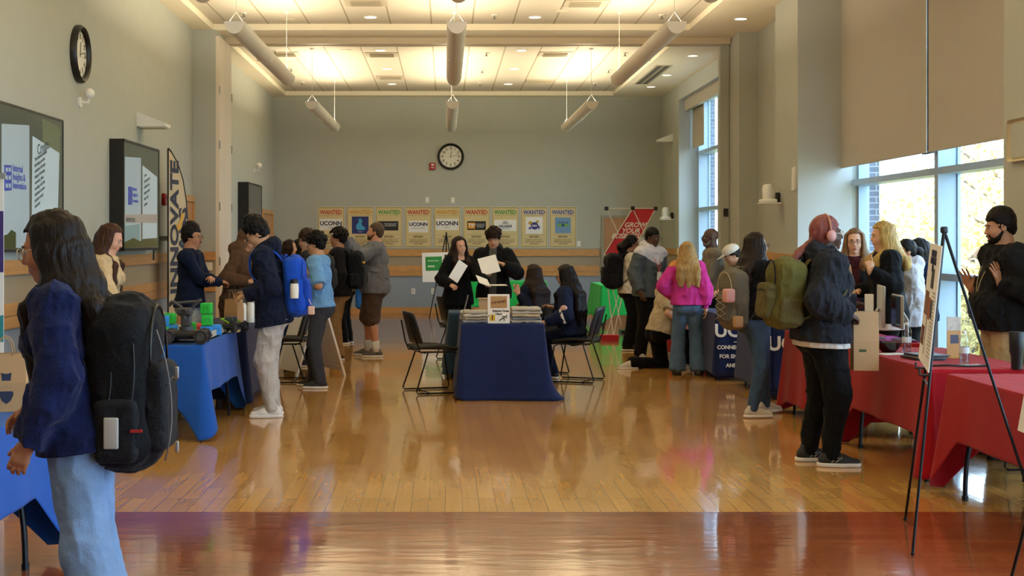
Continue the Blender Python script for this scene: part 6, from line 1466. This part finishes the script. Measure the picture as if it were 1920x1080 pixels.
# hijab
p = Person('person in brown hoodie and brown headscarf bending over the table with white bottles', at(440, 14.5), 14.5, -6, 1.71, 'c08d6c', 1.0, True, 9, 0, (30, 0, 0))
for sd in (1, -1): pass
p.EL, p.WL = ik(p.SL, p.loc(468, 525, 14.6), .27, .25, (-1, .5, -.5)); p.ER, p.WR = ik(p.SR, p.loc(466, 528, 14.3), .27, .25, (-1, -.5, -.5)); p.body().brows()
p.top('hoodie', FB('brown_fleece', '5b4330', .95, .2), .018, -.22, 1.95, .012, hood=True, amp=.008, ar=(.062, .058, .052, .042)); p.pants('skirt', FB('dark_brown', '2c2420', .9), .115, .12, .14); p.shoes(M_bshoe, M_bshoe)
B = SDF(.02); g = p.hs; p.cap_(B, .006, thick=.016); B.ell(p.h(-.01, 0, -.07), (.085*g, .085*g, .09*g), p.Rh); B.cone(p.h(-.02, 0, -.08), p.nb-p.s*.02+p.f*.02, .085*g, .105*g); p.facecut(B, .062, 0)
B.build('headscarf', FB('scarf_brown', '6e523c', .9, .15), p.root, p.vox, foldnoise(4, .006, (20, 20, 12)))
# boy, blue backpack
p = Person('boy in navy hoodie and light grey sweatpants looking down at his hands', at(514, 11.9), 11.9, 178, 1.77, 'c99b78', .98, False, 9, 0, (34, 0, 0), hand=('half', 'half'), fL=(-.0, .11, .086, 10), fR=(.02, -.10, .086, -5))
p.EL, p.WL = ik(p.SL, p.loc(462, 553, 11.76), .285, .255, (-1, .3, -.6)); p.ER, p.WR = ik(p.SR, p.loc(464, 548, 12.02), .285, .255, (-1, -.3, -.6)); p.body().brows().glasses('1a1a1c')
p.top('hoodie', FB('hoodie_navy', '1a2136', .95, .2), .02, -.13, 1.96, .014, hood=True, amp=.009, ar=(.066, .062, .054, .044)); p.pants('sweatpants', FB('sweat_grey', 'b9b5ae', .95, .15), .104, .088, .058, amp=.008); p.shoes(M_wshoe, M_wsole, M_bk); p.hair_short('14100f', .034, .016, .014, 38, .05)
def extra_b(t, q, f, l, n):
    z = MB(); z.lathe([(.001, -.10), (.037, -.10), (.039, 0), (.034, .03), (.001, .03)], q(-.02, .17, .0), 18); z.build('side_bottle', M_white, t); z = MB(); z.lathe([(.036, .03), (.036, .058), (.02, .07), (.001, .07)], q(-.02, .17, .0), 16); z.build('bottle_cap', M_black, t)
    z = MB(); z.tube([q(-.13, .12, -.12), q(-.15, .13, -.17)], .004, 6); z.rbox(tuple(q(-.17, .11, -.26)), tuple(q(-.12, .15, -.18)), .01); z.build('key_charm', mat('charm_pink', 'd8b8a8', .5), t)
backpack(p, 'bright blue backpack with a white bottle in its side pocket', FB('pack_blue', '1a50c8', .7, .15, .4), FB('pack_blue2', '1746b4', .7, .15, .4), (.17, .31, .50), zoff=.18, tilt=-4, extra=extra_b, sm=FB('pack_blue2', '1746b4'))
pc = p.matrix() @ Vector(((p.WL+p.WR)/2+A([.11, 0, .02]))); q = MB(); q.rbox((-.07, -.035, 0), (.07, .035, .009), .006); tag(q.build('phone', M_black, None, pc, .1), 'dark phone held in both hands of the boy with the blue backpack', 'phone')
# boy, light blue polo
p = Person('boy in light blue polo and dark grey trousers with white-framed glasses, facing left', at(601, 14.2), 14.2, 172, 1.64, 'c2906c', .98, False, 3, 0, (6, 0, 0), fL=(-.02, .10, .08, 8), fR=(.1, -.1, .08, -4), hand=('half', 'half'))
p.EL, p.WL = ik(p.SL, p.loc(571, 506, 14.0), .27, .24, (-.6, .5, -1)); p.ER, p.WR = ik(p.SR, p.loc(566, 500, 14.35), .27, .24, (-.6, -.5, -1)); p.body().brows().glasses('cfcac2')
p.top('polo_shirt', FB('polo_blue', '6fa0d0', .85, .12), .018, -.02, .98, .014, collar=.03, amp=.008, ar=(.075, .078, .05, .04)); p.pants('trousers', FB('dark_grey_trousers', '3d3f46', .85, .12), .1, .074, .066, belt=M_bk); p.shoes(mat('shoe_darkgrey', '2e2c2b', .7), M_wsole); p.hair_curly('15100e', .018, .04)
# boy with brown hair behind
p = Person('brown-haired person in dark grey shirt behind the light blue polo boy', at(586, 16.6), 16.6, 180, 1.68, 'd0a283', .98, False, 4, 0, (12, 0, 0)); p.EL, p.WL = ik(p.SL, (.33, .1, 1.1), .28, .25, (-1, .4, -.5)); p.body().glasses('1a1a1c').brows()
p.top('shirt', FB('charcoal_shirt', '34343a', .9), .018, -.06, 1.1, .01); p.pants('trousers', M_bk, .1, .08, .07); p.shoes(M_bshoe, M_wsole); p.hair_short('3b291e', .02, .022, .012, 30, .05)
backpack(p, 'grey-black backpack worn by the brown-haired person behind the polo boy', FB('pack_charcoal', '24262b', .8), FB('pack_charcoal2', '2c2e34', .8), (.15, .3, .42), zoff=.26)
# khaki boy
p = Person('person in black jacket and khaki trousers having a visor fitted on curly dark hair', at(636, 17.5), 17.5, 176, 1.71, 'a8775a', 1.0, False, 0, 0, (0, 10, 0), fL=(-.0, .11, .082, 20), fR=(.05, -.11, .082, -8)); p.body()
p.top('jacket', FB('jacket_black', '17171a', .85), .022, -.08, 1.95, .012, collar=.03, ar=(.066, .062, .055, .045)); p.pants('khaki_trousers', FB('khaki', '8d6f4c', .9, .12), .108, .092, .085, amp=.008); p.shoes(M_bshoe, M_wsole); p.hair_curly('17110f', .022, .045)
backpack(p, 'black backpack with small yellow emblem on the person in khaki trousers', FB('pack_night', '15181f', .8), FB('pack_night2', '1c212b', .8), (.17, .32, .46), zoff=.27, extra=lambda t, q, f, l, n: MB().ball(q(-.12, .10, .1), (.02, .03, .02), 5).build('emblem', mat('emblem_yellow', 'c9a83a'), t))
hb = Vector(p.matrix() @ Vector(p.hc)); q = MB(); q.tube([(.1*math.cos(a), .088*math.sin(a), 0) for a in [2*PI*k/24 for k in range(24)]], .014, 6, closed=True, flat=(.35, 1)); tag(q.build('head_visor', M_white, None, (hb.x, hb.y, hb.z+.055), smooth=3), 'white head strap being fitted on the curly-haired person in black', 'visor')
# big man
p = Person('bearded man in grey long-sleeved shirt and brown cargo shorts reaching out with both arms', at(702, 18.0), 18.0, 177, 1.80, 'c68e70', 1.22, False, -2, 0, (-4, 0, 0), belly=.05, hand=('half', 'half'), fL=(-.04, .13, .086, 6), fR=(.1, -.11, .086, -4)); p.bare = 1
p.EL, p.WL = ik(p.SL, p.loc(650, 449, 17.62), .3, .28, (0, .4, -1)); p.ER, p.WR = ik(p.SR, p.loc(650, 451, 17.95), .3, .28, (0, -.4, -1)); p.body().brows('4a382c').beard('5a4030')
p.top('grey_shirt', FB('shirt_slate', '6f727a', .85, .15), .028, -.10, 1.93, .012, collar=.03, amp=.012, ar=(.072, .066, .058, .044), low=.012); p.pants('cargo_shorts', FB('cargo_brown', '52433a', .9, .15), .125, .112, .08, upto=1.12, amp=.008); p.socks(FB('sock_white', 'd8d6d0', .9), .13); p.shoes(M_gshoe, M_wsole, M_bk); p.hair_short('5c4a3c', .004, .008, .004, 60, .06)
# partly hidden person
p = Person('person in pale patterned top half hidden behind the bearded man, blue bag at the hip', at(650, 20.2), 20.2, 165, 1.58, 'd2a384', .95, True, 0); p.body(); p.top('top', FB('pale_top', 'b8ab92', .9, .4), .016, -.06, 1.9); p.pants('trousers', M_bk, .1, .08, .075); p.shoes(M_bshoe, M_wsole); p.hair_long('3a2a1e', .16, 1, False)
q = SDF(.02); q.box((0, 0, 0), (.07, .13, .24), .05); o = q.build('tote_bag', FB('tote_blue', '2a6fc8', .8), None, .01, foldnoise(2, .008)); o.location = (p.x+.22, p.y-.12, .78); tag(o, 'blue bag hanging between the khaki trousers and the cargo shorts', 'bag')
# two girls far left
p = Person('young woman in dark green top with brown bob facing right, at the far tables', at(539, 19.2), 19.2, 0, 1.57, 'd9a78b', .95, True, 2, 0, (6, 0, 0)); p.ER, p.WR = ik(p.SR, (.32, -.1, 1.02), .26, .24, (-1, -.4, -.5)); p.body().brows(); p.top('top', FB('dark_green', '17332b', .9), .014, -.06, 1.5); p.pants('trousers', M_bk, .1, .08, .08); p.shoes(M_bshoe, M_wsole); p.hair_long('2a1a15', .16, 1.1, False)
p = Person('young woman in white shirt with black hair facing right, beyond the one in dark green', at(556, 20.0), 20.0, 0, 1.58, 'dcae92', .93, True, 3, 0, (8, 0, 0)); p.body().brows(); p.top('shirt', FB('white_shirt', 'd2d4d6', .85), .014, -.06, 1.9); p.pants('trousers', M_bk, .1, .08, .08); p.shoes(M_bshoe, M_wsole); p.hair_long('16110f', .16, 1, False)
# smiling girl with papers
p = Person('smiling young woman in black with long brown hair holding papers behind the centre table', at(858, 16.67), 16.67, -62, 1.61, 'dba98c', .97, True, 4, 0, (6, 0, 8), hand=('grip', 'grip'))
p.EL, p.WL = ik(p.SL, p.loc(913, 530, 16.25), .285, .26, (-1, 1, -.6)); p.ER, p.WR = ik(p.SR, p.loc(846, 535, 16.3), .26, .24, (-1, -.6, -.4)); p.body().brows('2a1c14')
p.top('sweater', FB('black_sweater', '111216', .95), .02, -.10, 1.95, .012, ar=(.062, .058, .052, .042), neckcut=.0); p.pants('trousers', M_bk, .1, .08, .085); p.shoes(M_bshoe, M_wsole); p.hair_long('2e1d16', .42, 1.2, True, .01, 50)
q = MB(); q.box((-.036, -.004, -.05), (.036, .004, .05))
q = MB(); q.tube([p.h(.094, -.018, -.066), p.h(.0985, 0, -.071), p.h(.094, .018, -.066)], .0035, 5); q.build('smile', mat('teeth', 'e8e2d8', .3), p.root, smooth=3)
def sheet(label, c, w, h, R, m=None, th=.002, name='paper_sheet'):
    q = MB(); q.box((-w/2, -th, -h/2), (w/2, th, h/2), M=R); return tag(q.build(name, m or M_paper, None, c, smooth=None), label, 'paper')
E_ = lambda x, y, z: (Matrix.Rotation(math.radians(z), 4, 'Z') @ Matrix.Rotation(math.radians(y), 4, 'Y') @ Matrix.Rotation(math.radians(x), 4, 'X'))
sheet('folded white papers in the right hand of the smiling young woman', P3(859, 509, 16.2), .13, .27, E_(-20, 35, 10), None, .006)
sheet('white sheet seen edge-on in the left hand of the smiling young woman', P3(906, 527, 16.1), .16, .22, E_(-65, 20, 20)); sheet('white sheet lying flat on the tan cardboard box', P3(934, 534.5, 16.0), .2, .2, E_(-88, 0, 5))
# curly boy with papers
p = Person('young man with curly dark hair in black hooded jacket reading papers behind the centre table', at(926, 16.9), 16.9, -97, 1.71, 'd0a080', 1.0, False, 2, 0, (22, 0, 0), hand=('grip', 'grip'))
p.EL, p.WL = ik(p.SL, p.loc(943, 496, 16.6), .285, .255, (-.3, 1, -1)); p.ER, p.WR = ik(p.SR, p.loc(908, 512, 16.6), .285, .255, (-.3, -1, -1)); p.body().brows()
p.top('grey_hoodie', FB('hoodie_ash', '55534f', .9), .012, -.06, 1.9, .006); gj = p.top('black_jacket', [FB('jacket_ink', '131318', .8), FB('hoodie_ash', '55534f')], .026, -.08, 1.93, .014, hood=True, ar=(.066, .064, .056, .046), matfn=lambda c: ((np.abs((c-p.P) @ p.l) < .045) & ((c-p.P) @ p.f > 0)).astype(int))
p.pants('jeans', FB('jeans_dark', '2b3850', .85), .1, .08, .07); p.shoes(M_bshoe, M_wsole); p.hair_curly('2a1b14', .02, .045)
sheet('large white sheets held up by the curly-haired young man', P3(917, 497, 16.42), .23, .24, E_(-30, -14, 6), None, .004)
# seated girls
p = Person('seated young woman with long dark hair seen from behind, raising one open hand', 1.06, 15.72, 128, 1.60, 'd2a080', .95, True, 4, 0, (0, 30, 0), hipz=.53, fL=(.38, .1, .08), fR=(.38, -.12, .08), hand=('open', 'relax'), L={'d': (.1, .1, 1)}, palm=((-.79, .62, 0), None))
p.EL, p.WL = ik(p.SL, p.loc(972, 552, 15.6), .26, .24, (-.4, .6, -1)); p.ER, p.WR = ik(p.SR, (.3, -.12, .78), .26, .24, (-1, -.4, -.5)); p.handdir[0] = p.loc(964, 520, 15.6)-A(p.loc(972, 552, 15.6)); p.body()
p.top('jacket', FB('jacket_navy_dark', '151c2e', .85), .02, .02, 1.93, .012, collar=.02); p.pants('trousers', M_bk, .1, .078, .07); p.shoes(M_bshoe, M_wsole); p.hair_long('2c1c17', .50, 1.15, False, .004, 60)
p = Person('seated young woman in navy jacket with round white sleeve patch, glasses and long black hair', 1.42, 14.87, 156, 1.63, 'c99a78', .98, True, 6, 0, (12, 6, 0), hipz=.53, fL=(.30, .1, .08), fR=(.28, -.12, .08))
p.EL, p.WL = ik(p.SL, p.loc(1022, 604, 14.66), .27, .25, (-1, .5, -1)); p.ER, p.WR = ik(p.SR, (.28, -.14, .8), .27, .25, (-1, -.4, -.5)); p.body().brows().glasses('1a1a1c')
jk = p.top('jacket', FB('jacket_navy', '17213f', .8, .2), .024, -.02, 1.95, .014, collar=.02, ar=(.070, .066, .06, .048)); p.pants('trousers', FB('navy_trousers', '141a30', .85), .105, .08, .07); p.shoes(M_bshoe, M_wsole); p.hair_long('15100f', .46, 1.05, False, .004, 64)
S, E, W = p.SL, p.EL, p.WL; d = nz(W-E); q = MB(); e = E+(W-E)*.18; q.tube([e-d*.014, e+d*.014], .092*p.u, 18); q.build('sleeve_stripe', mat('stripe_white', 'd9d6cc', .6), jk, smooth=3)
m_ = S+(E-S)*.72; q = MB(); q.ball(m_+A([.0, .075, .0]), (.045, .028, .045), 8); q.build('round_patch', mat('patch_pink', 'd9b0a8', .6, vary=.5, vscale=40), jk, smooth=3)
# right side group
p = Person('person with black ponytail in white top and black trousers, black backpack, facing right', at(1180, 18.95), 18.95, 5, 1.63, '8a5f45', 1.0, True, 2, 0, (4, 0, 0), fL=(.08, .1, .08), fR=(-.05, -.1, .08)); p.ER, p.WR = ik(p.SR, (.30, -.12, 1.0), .27, .24, (-1, -.4, -.5)); p.body().brows()
p.top('top', FB('cream_top', 'd0cabd', .9), .018, -.06, 1.5, .012); p.pants('trousers', M_bk, .104, .088, .08); p.shoes(M_bshoe, M_wsole); p.hair_short('14100f', .008, .012, .01, 40)
B = SDF(.03); h0 = p.h(-.11, 0, .0); B.path([h0, h0+A([-.05, 0, -.06]), h0+A([-.03, 0, -.16]), h0+A([.0, 0, -.24])], [.05, .062, .055, .02]); B.build('ponytail', hairm('14100f', '14100f'), p.root, p.vox, curlnoise(8, .012, 40))
backpack(p, 'large black backpack worn by the person with the ponytail beside the red banner', FB('pack_coal', '14141a', .8), FB('pack_coal2', '1a1a21', .8), (.22, .32, .46), zoff=.27)
p = Person('young man in white and grey windbreaker with orange lanyard and glasses', at(1216, 17.5), 17.5, -52, 1.73, '563826', 1.04, False, 4, 0, (12, 8, 0), fL=(.06, .12, .084, 10), fR=(-.04, -.12, .084, -20))
p.body().brows('140e0c').glasses('2a2422'); zl = lambda c: (((c-p.P) @ p.s) < (.34+.55*np.abs((c-p.P) @ p.l)-.0)*p.u).astype(int)
p.top('windbreaker', [FB('windbreaker_white', 'cdcbd0', .7), FB('windbreaker_grey', '50585c', .7)], .026, -.09, 1.95, .018, hood=True, ar=(.07, .066, .06, .05), amp=.009, matfn=zl); p.pants('trousers', M_bk, .108, .09, .08); p.shoes(mat('shoe_ash', 'a5a098', .7), M_wsole); p.hair_short('100c0b', .006, .008, .004, 70, .05)
p.lanyard(mat('lanyard_orange', 'd0553a', .5), M_paper, .30)
p = Person('kneeling man in beige t-shirt and black trousers beside the woman in pink', at(1237, 16.3), 16.3, 22, 1.74, 'd3a283', 1.0, False, 17, 0, (24, 25, 0), hipz=.46, fL=(-.33, .10, .08, 180, (1, 0, -1)), fR=(.30, -.14, .085, -5, (1, -.1, 1)))
p.EL, p.WL = ik(p.SL, (.45, .15, .75), .285, .255, (-1, .4, -.5)); p.ER, p.WR = ik(p.SR, p.loc(1288, 606, 16.1), .285, .255, (-.8, -.2, -1)); p.body().brows()
p.top('t_shirt', FB('tee_beige', 'b5a68c', .9), .018, -.03, .85, .014, ar=(.072, .074, .05, .04), amp=.008); p.pants('trousers', M_bk, .105, .08, .066); p.shoes(M_lshoe, M_wsole); p.hair_short('1d1512', .008, .010, .006, 50)
q = MB(); q.tube([p.nb+.075*(p.f*math.cos(a)*.9+p.l*math.sin(a))+p.s*(.012-.02*math.cos(a)) for a in [2*PI*k/20 for k in range(20)]], .007, 6, closed=True); q.build('lanyard', mat('lanyard_orange', 'd0553a'), p.root, smooth=3)
p = Person('woman in bright pink sweatshirt and blue jeans with wavy blond hair, seen from behind', at(1289, 15.5), 15.5, 86, 1.545, 'dcb096', .97, True, 2, 0, (4, -4, 0), fL=(0, .115, .08), fR=(0, -.12, .08))
p.ER, p.WR = ik(p.SR, p.loc(1326, 592, 15.4), .255, .235, (-.6, -1, -.2)); p.EL, p.WL = ik(p.SL, (.14, .16, .90), .255, .235, (-.6, 1, -.2)); p.body()
Mp = FB('sweatshirt_pink', 'c83a92', .95, .12); ps = p.top('sweatshirt', [Mp, FB('tee_orange', 'cf8a52', .9)], .022, -.01, 1.97, .018, ar=(.074, .076, .07, .044), amp=.009, rib=Mp, matfn=lambda c: (((c-p.P) @ p.l > .08) & ((c-p.P) @ p.s > .50*p.u)).astype(int))
p.pants('jeans', FB('jeans_mid', '55708f', .85, .25, .3, 160), .105, .082, .108, top=.12); p.shoes(M_gshoe, M_bshoe); p.hair_long('b9935c', .30, 1.15, False, .012, 55)
p = Person('bald man with grey beard in taupe shirt facing left, behind the tables', at(1338, 16.7), 16.7, 180, 1.72, '4f3426', 1.05, False, 2, 0, (4, 0, 0)); p.EL, p.WL = ik(p.SL, (.3, .12, 1.0), .285, .255, (-1, .4, -.5)); p.body().brows('5a5450').glasses('2a2422').beard('77716b')
p.top('shirt', FB('taupe_shirt', '7d7464', .85), .016, -.05, 1.95, .01, collar=.03); p.pants('trousers', M_bk, .1, .08, .07); p.shoes(M_bshoe, M_bshoe); p.lanyard(M_bk, M_paper)
p = Person('person in white cap and olive jacket leaning over the UCONN table', 3.93, 16.35, 186, 1.66, 'd0a080', 1.0, False, 40, 0, (10, 0, 0)); p.EL, p.WL = ik(p.SL, p.loc(1352, 545, 15.9), .285, .255, (-.5, .4, -1)); p.ER, p.WR = ik(p.SR, p.loc(1350, 550, 16.4), .285, .255, (-.5, -.4, -1)); p.body().brows()
p.top('jacket', FB('olive_jacket', '5c6040', .85), .022, -.05, 1.93, .014, collar=.03); p.pants('trousers', M_bk, .1, .08, .07); p.shoes(M_bshoe, M_wsole); p.hair_short('241812', .004, .016, .008, 40)
g = p.hs; B = SDF(.01); B.ell(p.h(-.015, 0, .055), (.122*g, .106*g, .092*g), p.Rh); B.cut(p.h(0, 0, .035), -p.Rh[:, 2]); B.cone(p.h(.07, 0, .052), p.h(.165, 0, .04), .07*g, .05*g, .1, p.Rh[:, 2]); B.build('white_cap', FB('cap_white', 'dad6cc', .8), p.root, .008)
# woman with grey backpack
p = Person('woman with long two-tone hair, black top and skinny jeans wearing a grey backpack', at(1416, 11.9), 11.9, 18, 1.63, 'c99a7c', 1.02, True, 0, 0, (0, -6, 0), fL=(.17, .11, .082, 6), fR=(-.09, -.11, .082, -12)); p.ER, p.WR = ik(p.SR, (.24, -.17, .98), .27, .24, (-1, -.5, -.3)); p.body().brows().glasses('141416')
p.top('black_top', FB('top_black', '16171a', .9), .018, .0, 1.96, .014, amp=.008); p.pants('skinny_jeans', M_jean, .103, .066, .052, amp=.005, top=.13); p.shoes(M_lshoe, M_wsole, M_white); p.hair_long('2a1e18', .30, 1.05, True, .004, 58)
B = SDF(.02); [B.path([p.nb+A([x, y, -.12]), p.nb+A([x*1.05, y*1.05, -.26]), p.nb+A([x, y, -.40])], [.03, .03, .012]) for x, y in ((.10, -.10), (.06, -.15), (.0, -.17))]; B.build('blond_tips', hairm('a8987a', 'a8987a'), p.root, p.vox, strandnoise(3, .005, 55))
def extra_g(t, q, f, l, n):
    z = MB(); z.rbox(tuple(q(-.2, -.17, -.02)-A([0, .05, 0])), tuple(q(-.11, -.08, .10)-A([0, .05, 0])), .02); z.build('pink_pouch', mat('pouch_pink', 'c9928c', .6), t); z = MB(); z.rbox(tuple(q(-.10, -.20, -.24)), tuple(q(-.02, -.14, -.14)), .015); z.build('bear_charm', mat('charm_tan', 'a8835c', .7), t)
    z = MB(); [z.tube([q(-.138, .09*s_, .06-.06*k), q(-.14, -.09*s_, .0-.06*k)], .0022, 5) for k in range(4) for s_ in (1, -1)]; z.build('bungee_cord', mat('cord_grey', 'a8a49a', .5), t, smooth=3)
backpack(p, 'grey-brown backpack with bungee cords and pink pouch on the woman in skinny jeans', FB('pack_taupe', '6b6558', .8, .15), FB('pack_taupe2', '5c574c', .8, .15), (.17, .30, .50), zoff=.19, tilt=0, extra=extra_g, sm=FB('strap_sand', 'b5a88c', .8))
# headphones
p = Person('woman with red braids and pink headphones in dark grey jacket and black joggers', at(1541, 9.36), 9.36, 3, 1.73, '4a2d20', 1.14, True, 2, 0, (-3, 0, 0), hand=('grip', 'grip'), fL=(-.06, .12, .085, 5), fR=(.02, -.12, .085, -10))
p.EL, p.WL = ik(p.SL, p.loc(1606, 572, 9.52), .285, .26, (-1, .5, -.6)); p.ER, p.WR = ik(p.SR, p.loc(1592, 590, 9.18), .285, .26, (-1, -.5, -.6)); p.body().brows('140e0c').glasses('d8c8b8')
p.top('white_tee', FB('tee_white', 'cfc8be', .9), .02, -.10, .8, .02, amp=.005); Mj = FB('jacket_charcoal', '24262c', .85, .2)
p.top('grey_jacket', [Mj, FB('tee_white', 'cfc8be')], .036, -.06, 1.93, .022, hood=True, amp=.010, ar=(.076, .072, .066, .05), matfn=lambda c: ((np.abs((c-p.P) @ p.l) < .05) & ((c-p.P) @ p.f > 0)).astype(int))
p.pants('joggers', M_bk, .112, .09, .058, amp=.009, top=.12); p.shoes(M_bshoe, M_wsole, M_gshoe, True, 1.04).socks(M_bk, .12)
g = p.hs; hm = mat('braids_red', '8a4038', .5, vary=.5, vscale=70, bump=1, bscale=70, stretch=(1, 1, .25)); B = SDF(.012); p.cap_(B, .006, thick=.014)
rn = random.Random(4)
for k in range(13):
    y = (k-6)/6; B.path([p.h(.072-.03*y*y, y*.066, .075-.03*y*y), p.h(-.02, y*.084, .10-.05*y*y), p.h(-.11, y*.05, .01), p.h(-.125, y*.02, -.06)], .0105*g, k=.004)
p.facecut(B, .06, 1)
tl = p.h(-.135, 0, -.06)
for k in range(12):
    a = 2*PI*k/12; o_ = A([0, math.cos(a), math.sin(a)])*.026; B.path([tl+o_*.6, tl+A([-.09, 0, -.09])+o_*1.2, tl+A([-.15, 0, -.20])+o_*1.6, tl+A([-.17, .0, -.27])+o_*1.2], .012, k=.006)
B.build('braided_hair', hm, p.root, .0065, strandnoise(3, .004, 70))
q = MB(); q.tube([tl+A([.01, .04*math.cos(a), .0])+A([.6, 0, .8])*.036*math.sin(a)*.8 for a in [2*PI*k/16 for k in range(16)]], .013, 8, closed=True); q.build('scrunchie', FB('scrunchie', 'b9b48c', .8), p.root, smooth=3)
t = thing('headphones', 'pink over-ear headphones on the woman with red braids', 'headphones', (p.x, p.y, 0), math.radians(p.yaw)); Mh = mat('headphone_pink', 'c98f88', .4)
q = MB(); q.tube([p.h(-.01, .108*math.cos(a), .02+.125*math.sin(a)) for a in [PI*k/18 for k in range(19)]], .011*g, 8, flat=(1, .5)); q.build('headband', mat('headband_rose', 'c88f7a', .4), t, smooth=3)
for sg in (-1, 1):
    q = MB(); q.ball(p.h(-.006, sg*.106, -.012), (.036*g, .022*g, .043*g), 9); q.build('ear_cup', Mh, t, smooth=3)
M_ol = FB('pack_olive', '5f5a2e', .85, .18, .4); backpack(p, 'olive green backpack worn by the woman with headphones', M_ol, FB('pack_olive2', '5a5230', .85, .2, .4), (.23, .34, .46), zoff=.27, roundk=.09, tilt=4, straps=(1, -1), sm=M_bk)
pc = p.matrix() @ Vector((p.WL+p.WR)/2); bag = paper_bag('large kraft paper bag held by the woman with headphones', (pc.x+.075, pc.y-.02, pc.z-.42), math.radians(-6), .17, .12, .41, None, False, M_kraft)
q = MB(); q.box((-.05, -.0635, .13), (-.0, -.0625, .16)); q.box((-.05, -.0635, .17), (.01, -.0625, .19)); q.build('green_print', mat('print_olive', '3f4a20', .6), bag, smooth=None)
sheet('brown folder edge standing in the kraft bag of the woman with headphones', (pc.x+.12, pc.y+.02, pc.z-.14), .06, .5, E_(0, 0, -6), M_card, .004, 'folder')
# back right group
p = Person('woman with glasses and dark jacket over maroon top, facing the viewer', at(1603, 12.68), 12.68, -112, 1.67, 'e0b49c', 1.05, True, 0, 0, (4, 4, 0)); p.body().brows('6a4c38').glasses('1a1a1c'); p.top('jacket', [FB('jacket_dusk', '1b1b22', .85), FB('maroon_top', '3f1c24', .85)], .022, -.1, 1.94, .014, matfn=lambda c: ((np.abs((c-p.P) @ p.l) < .06) & ((c-p.P) @ p.f > 0)).astype(int))
p.pants('trousers', M_bk, .1, .08, .07); p.shoes(M_bshoe, M_bshoe); p.hair_long('8a6a4c', .32, 1.05, True, .003, 52)
p = Person('blond woman in black cardigan facing left with one finger raised to her chin', at(1664, 12.1), 12.1, 180, 1.73, 'e0b090', 1.04, True, 2, 0, (8, 0, 0), hand=('point', 'relax'), palm=((0, -1, .2), None)); lw = p.loc(1632, 508, 11.88)
p.EL, p.WL = ik(p.SL, lw, .27, .25, (.3, .5, -1)); p.handdir[0] = A([.15, 0, 1]); p.ER, p.WR = ik(p.SR, (.25, -.05, 1.1), .27, .25, (-.3, -.5, -1)); p.body().brows('8a6a48')
p.top('white_blouse', FB('blouse_white', 'cfd2d6', .85), .014, -.16, 1.0, .008); p.top('black_cardigan', FB('cardigan_black', '12151a', .85, .2), .022, -.1, 1.93, .012, ar=(.066, .062, .055, .044)); p.pants('trousers', M_bk, .1, .08, .07); p.shoes(M_bshoe, M_bshoe); p.hair_long('c9a866', .17, 1.25, False, .004, 62, .085, spread=.9)
p = Person('young woman in white hoodie with black hair tied back, facing left by the window', at(1709, 12.55), 12.55, 176, 1.57, 'c08c6c', .97, True, 3, 0, (8, 8, 0)); p.EL, p.WL = ik(p.SL, (.22, .08, 1.0), .26, .24, (-1, .4, -.6)); p.body().brows(); p.top('white_hoodie', FB('hoodie_white', 'c2c5d2', .9), .022, -.08, 1.96, .016, hood=True, amp=.009, ar=(.07, .068, .06, .046)); p.pants('leggings', M_bk, .1, .07, .06); p.shoes(M_wshoe, M_wsole); p.hair_short('130f0e', .004, .010, .005, 50)
B = SDF(.02); B.path([p.h(-.11, 0, .01), p.h(-.15, 0, -.02), p.h(-.15, 0, -.12), p.h(-.14, 0, -.2)], [.035, .035, .028, .01]); B.build('ponytail', hairm('130f0e', '130f0e'), p.root, p.vox, strandnoise(2))
p = Person('person in dark navy top with black hair behind the white hoodie, by the window', at(1729, 13.2), 13.2, 178, 1.58, 'c08c6c', .97, True, 2, 0, (6, 0, 0)); p.body().brows(); p.top('navy_top', M_nav, .018, -.08, 1.95, .01); p.pants('trousers', M_bk, .1, .08, .07); p.shoes(M_bshoe, M_wsole); p.hair_long('120e0d', .15, 1, False)
# bearded man
p = Person('bearded man in black shirt and khaki trousers gesturing with both open hands at the right', at(1888, 9.66), 9.66, 180, 1.79, 'bd8a6a', 1.16, False, 2, 0, (10, -4, 0), belly=.035, hand=('open', 'open'), palm=((.4, -.9, 0), (.6, .7, .1)))
p.EL, p.WL = ik(p.SL, p.loc(1877, 533, 9.5), .29, .26, (-.3, .5, -1)); p.handdir[0] = A([.35, 0, 1]); p.ER, p.WR = ik(p.SR, p.loc(1822, 540, 9.95), .29, .26, (-.3, -.5, -1)); p.handdir[1] = A([.6, 0, 1]); p.body().brows('1c1410', .005).beard('1e1511')
p.top('black_shirt', FB('shirt_black', '18191b', .85, .2), .027, -.03, 1.95, .012, collar=.03, ar=(.074, .07, .064, .048), amp=.009); p.pants('khaki_trousers', FB('khaki_light', 'b09870', .85, .1), .115, .09, .08, belt=M_bk, top=.09); p.shoes(M_bshoe, M_bshoe); p.hair_short('1c1411', .014, .010, .006, 45, .055)
p.lanyard(FB('lanyard_sand', 'a89a78', .6), M_paper, .33)
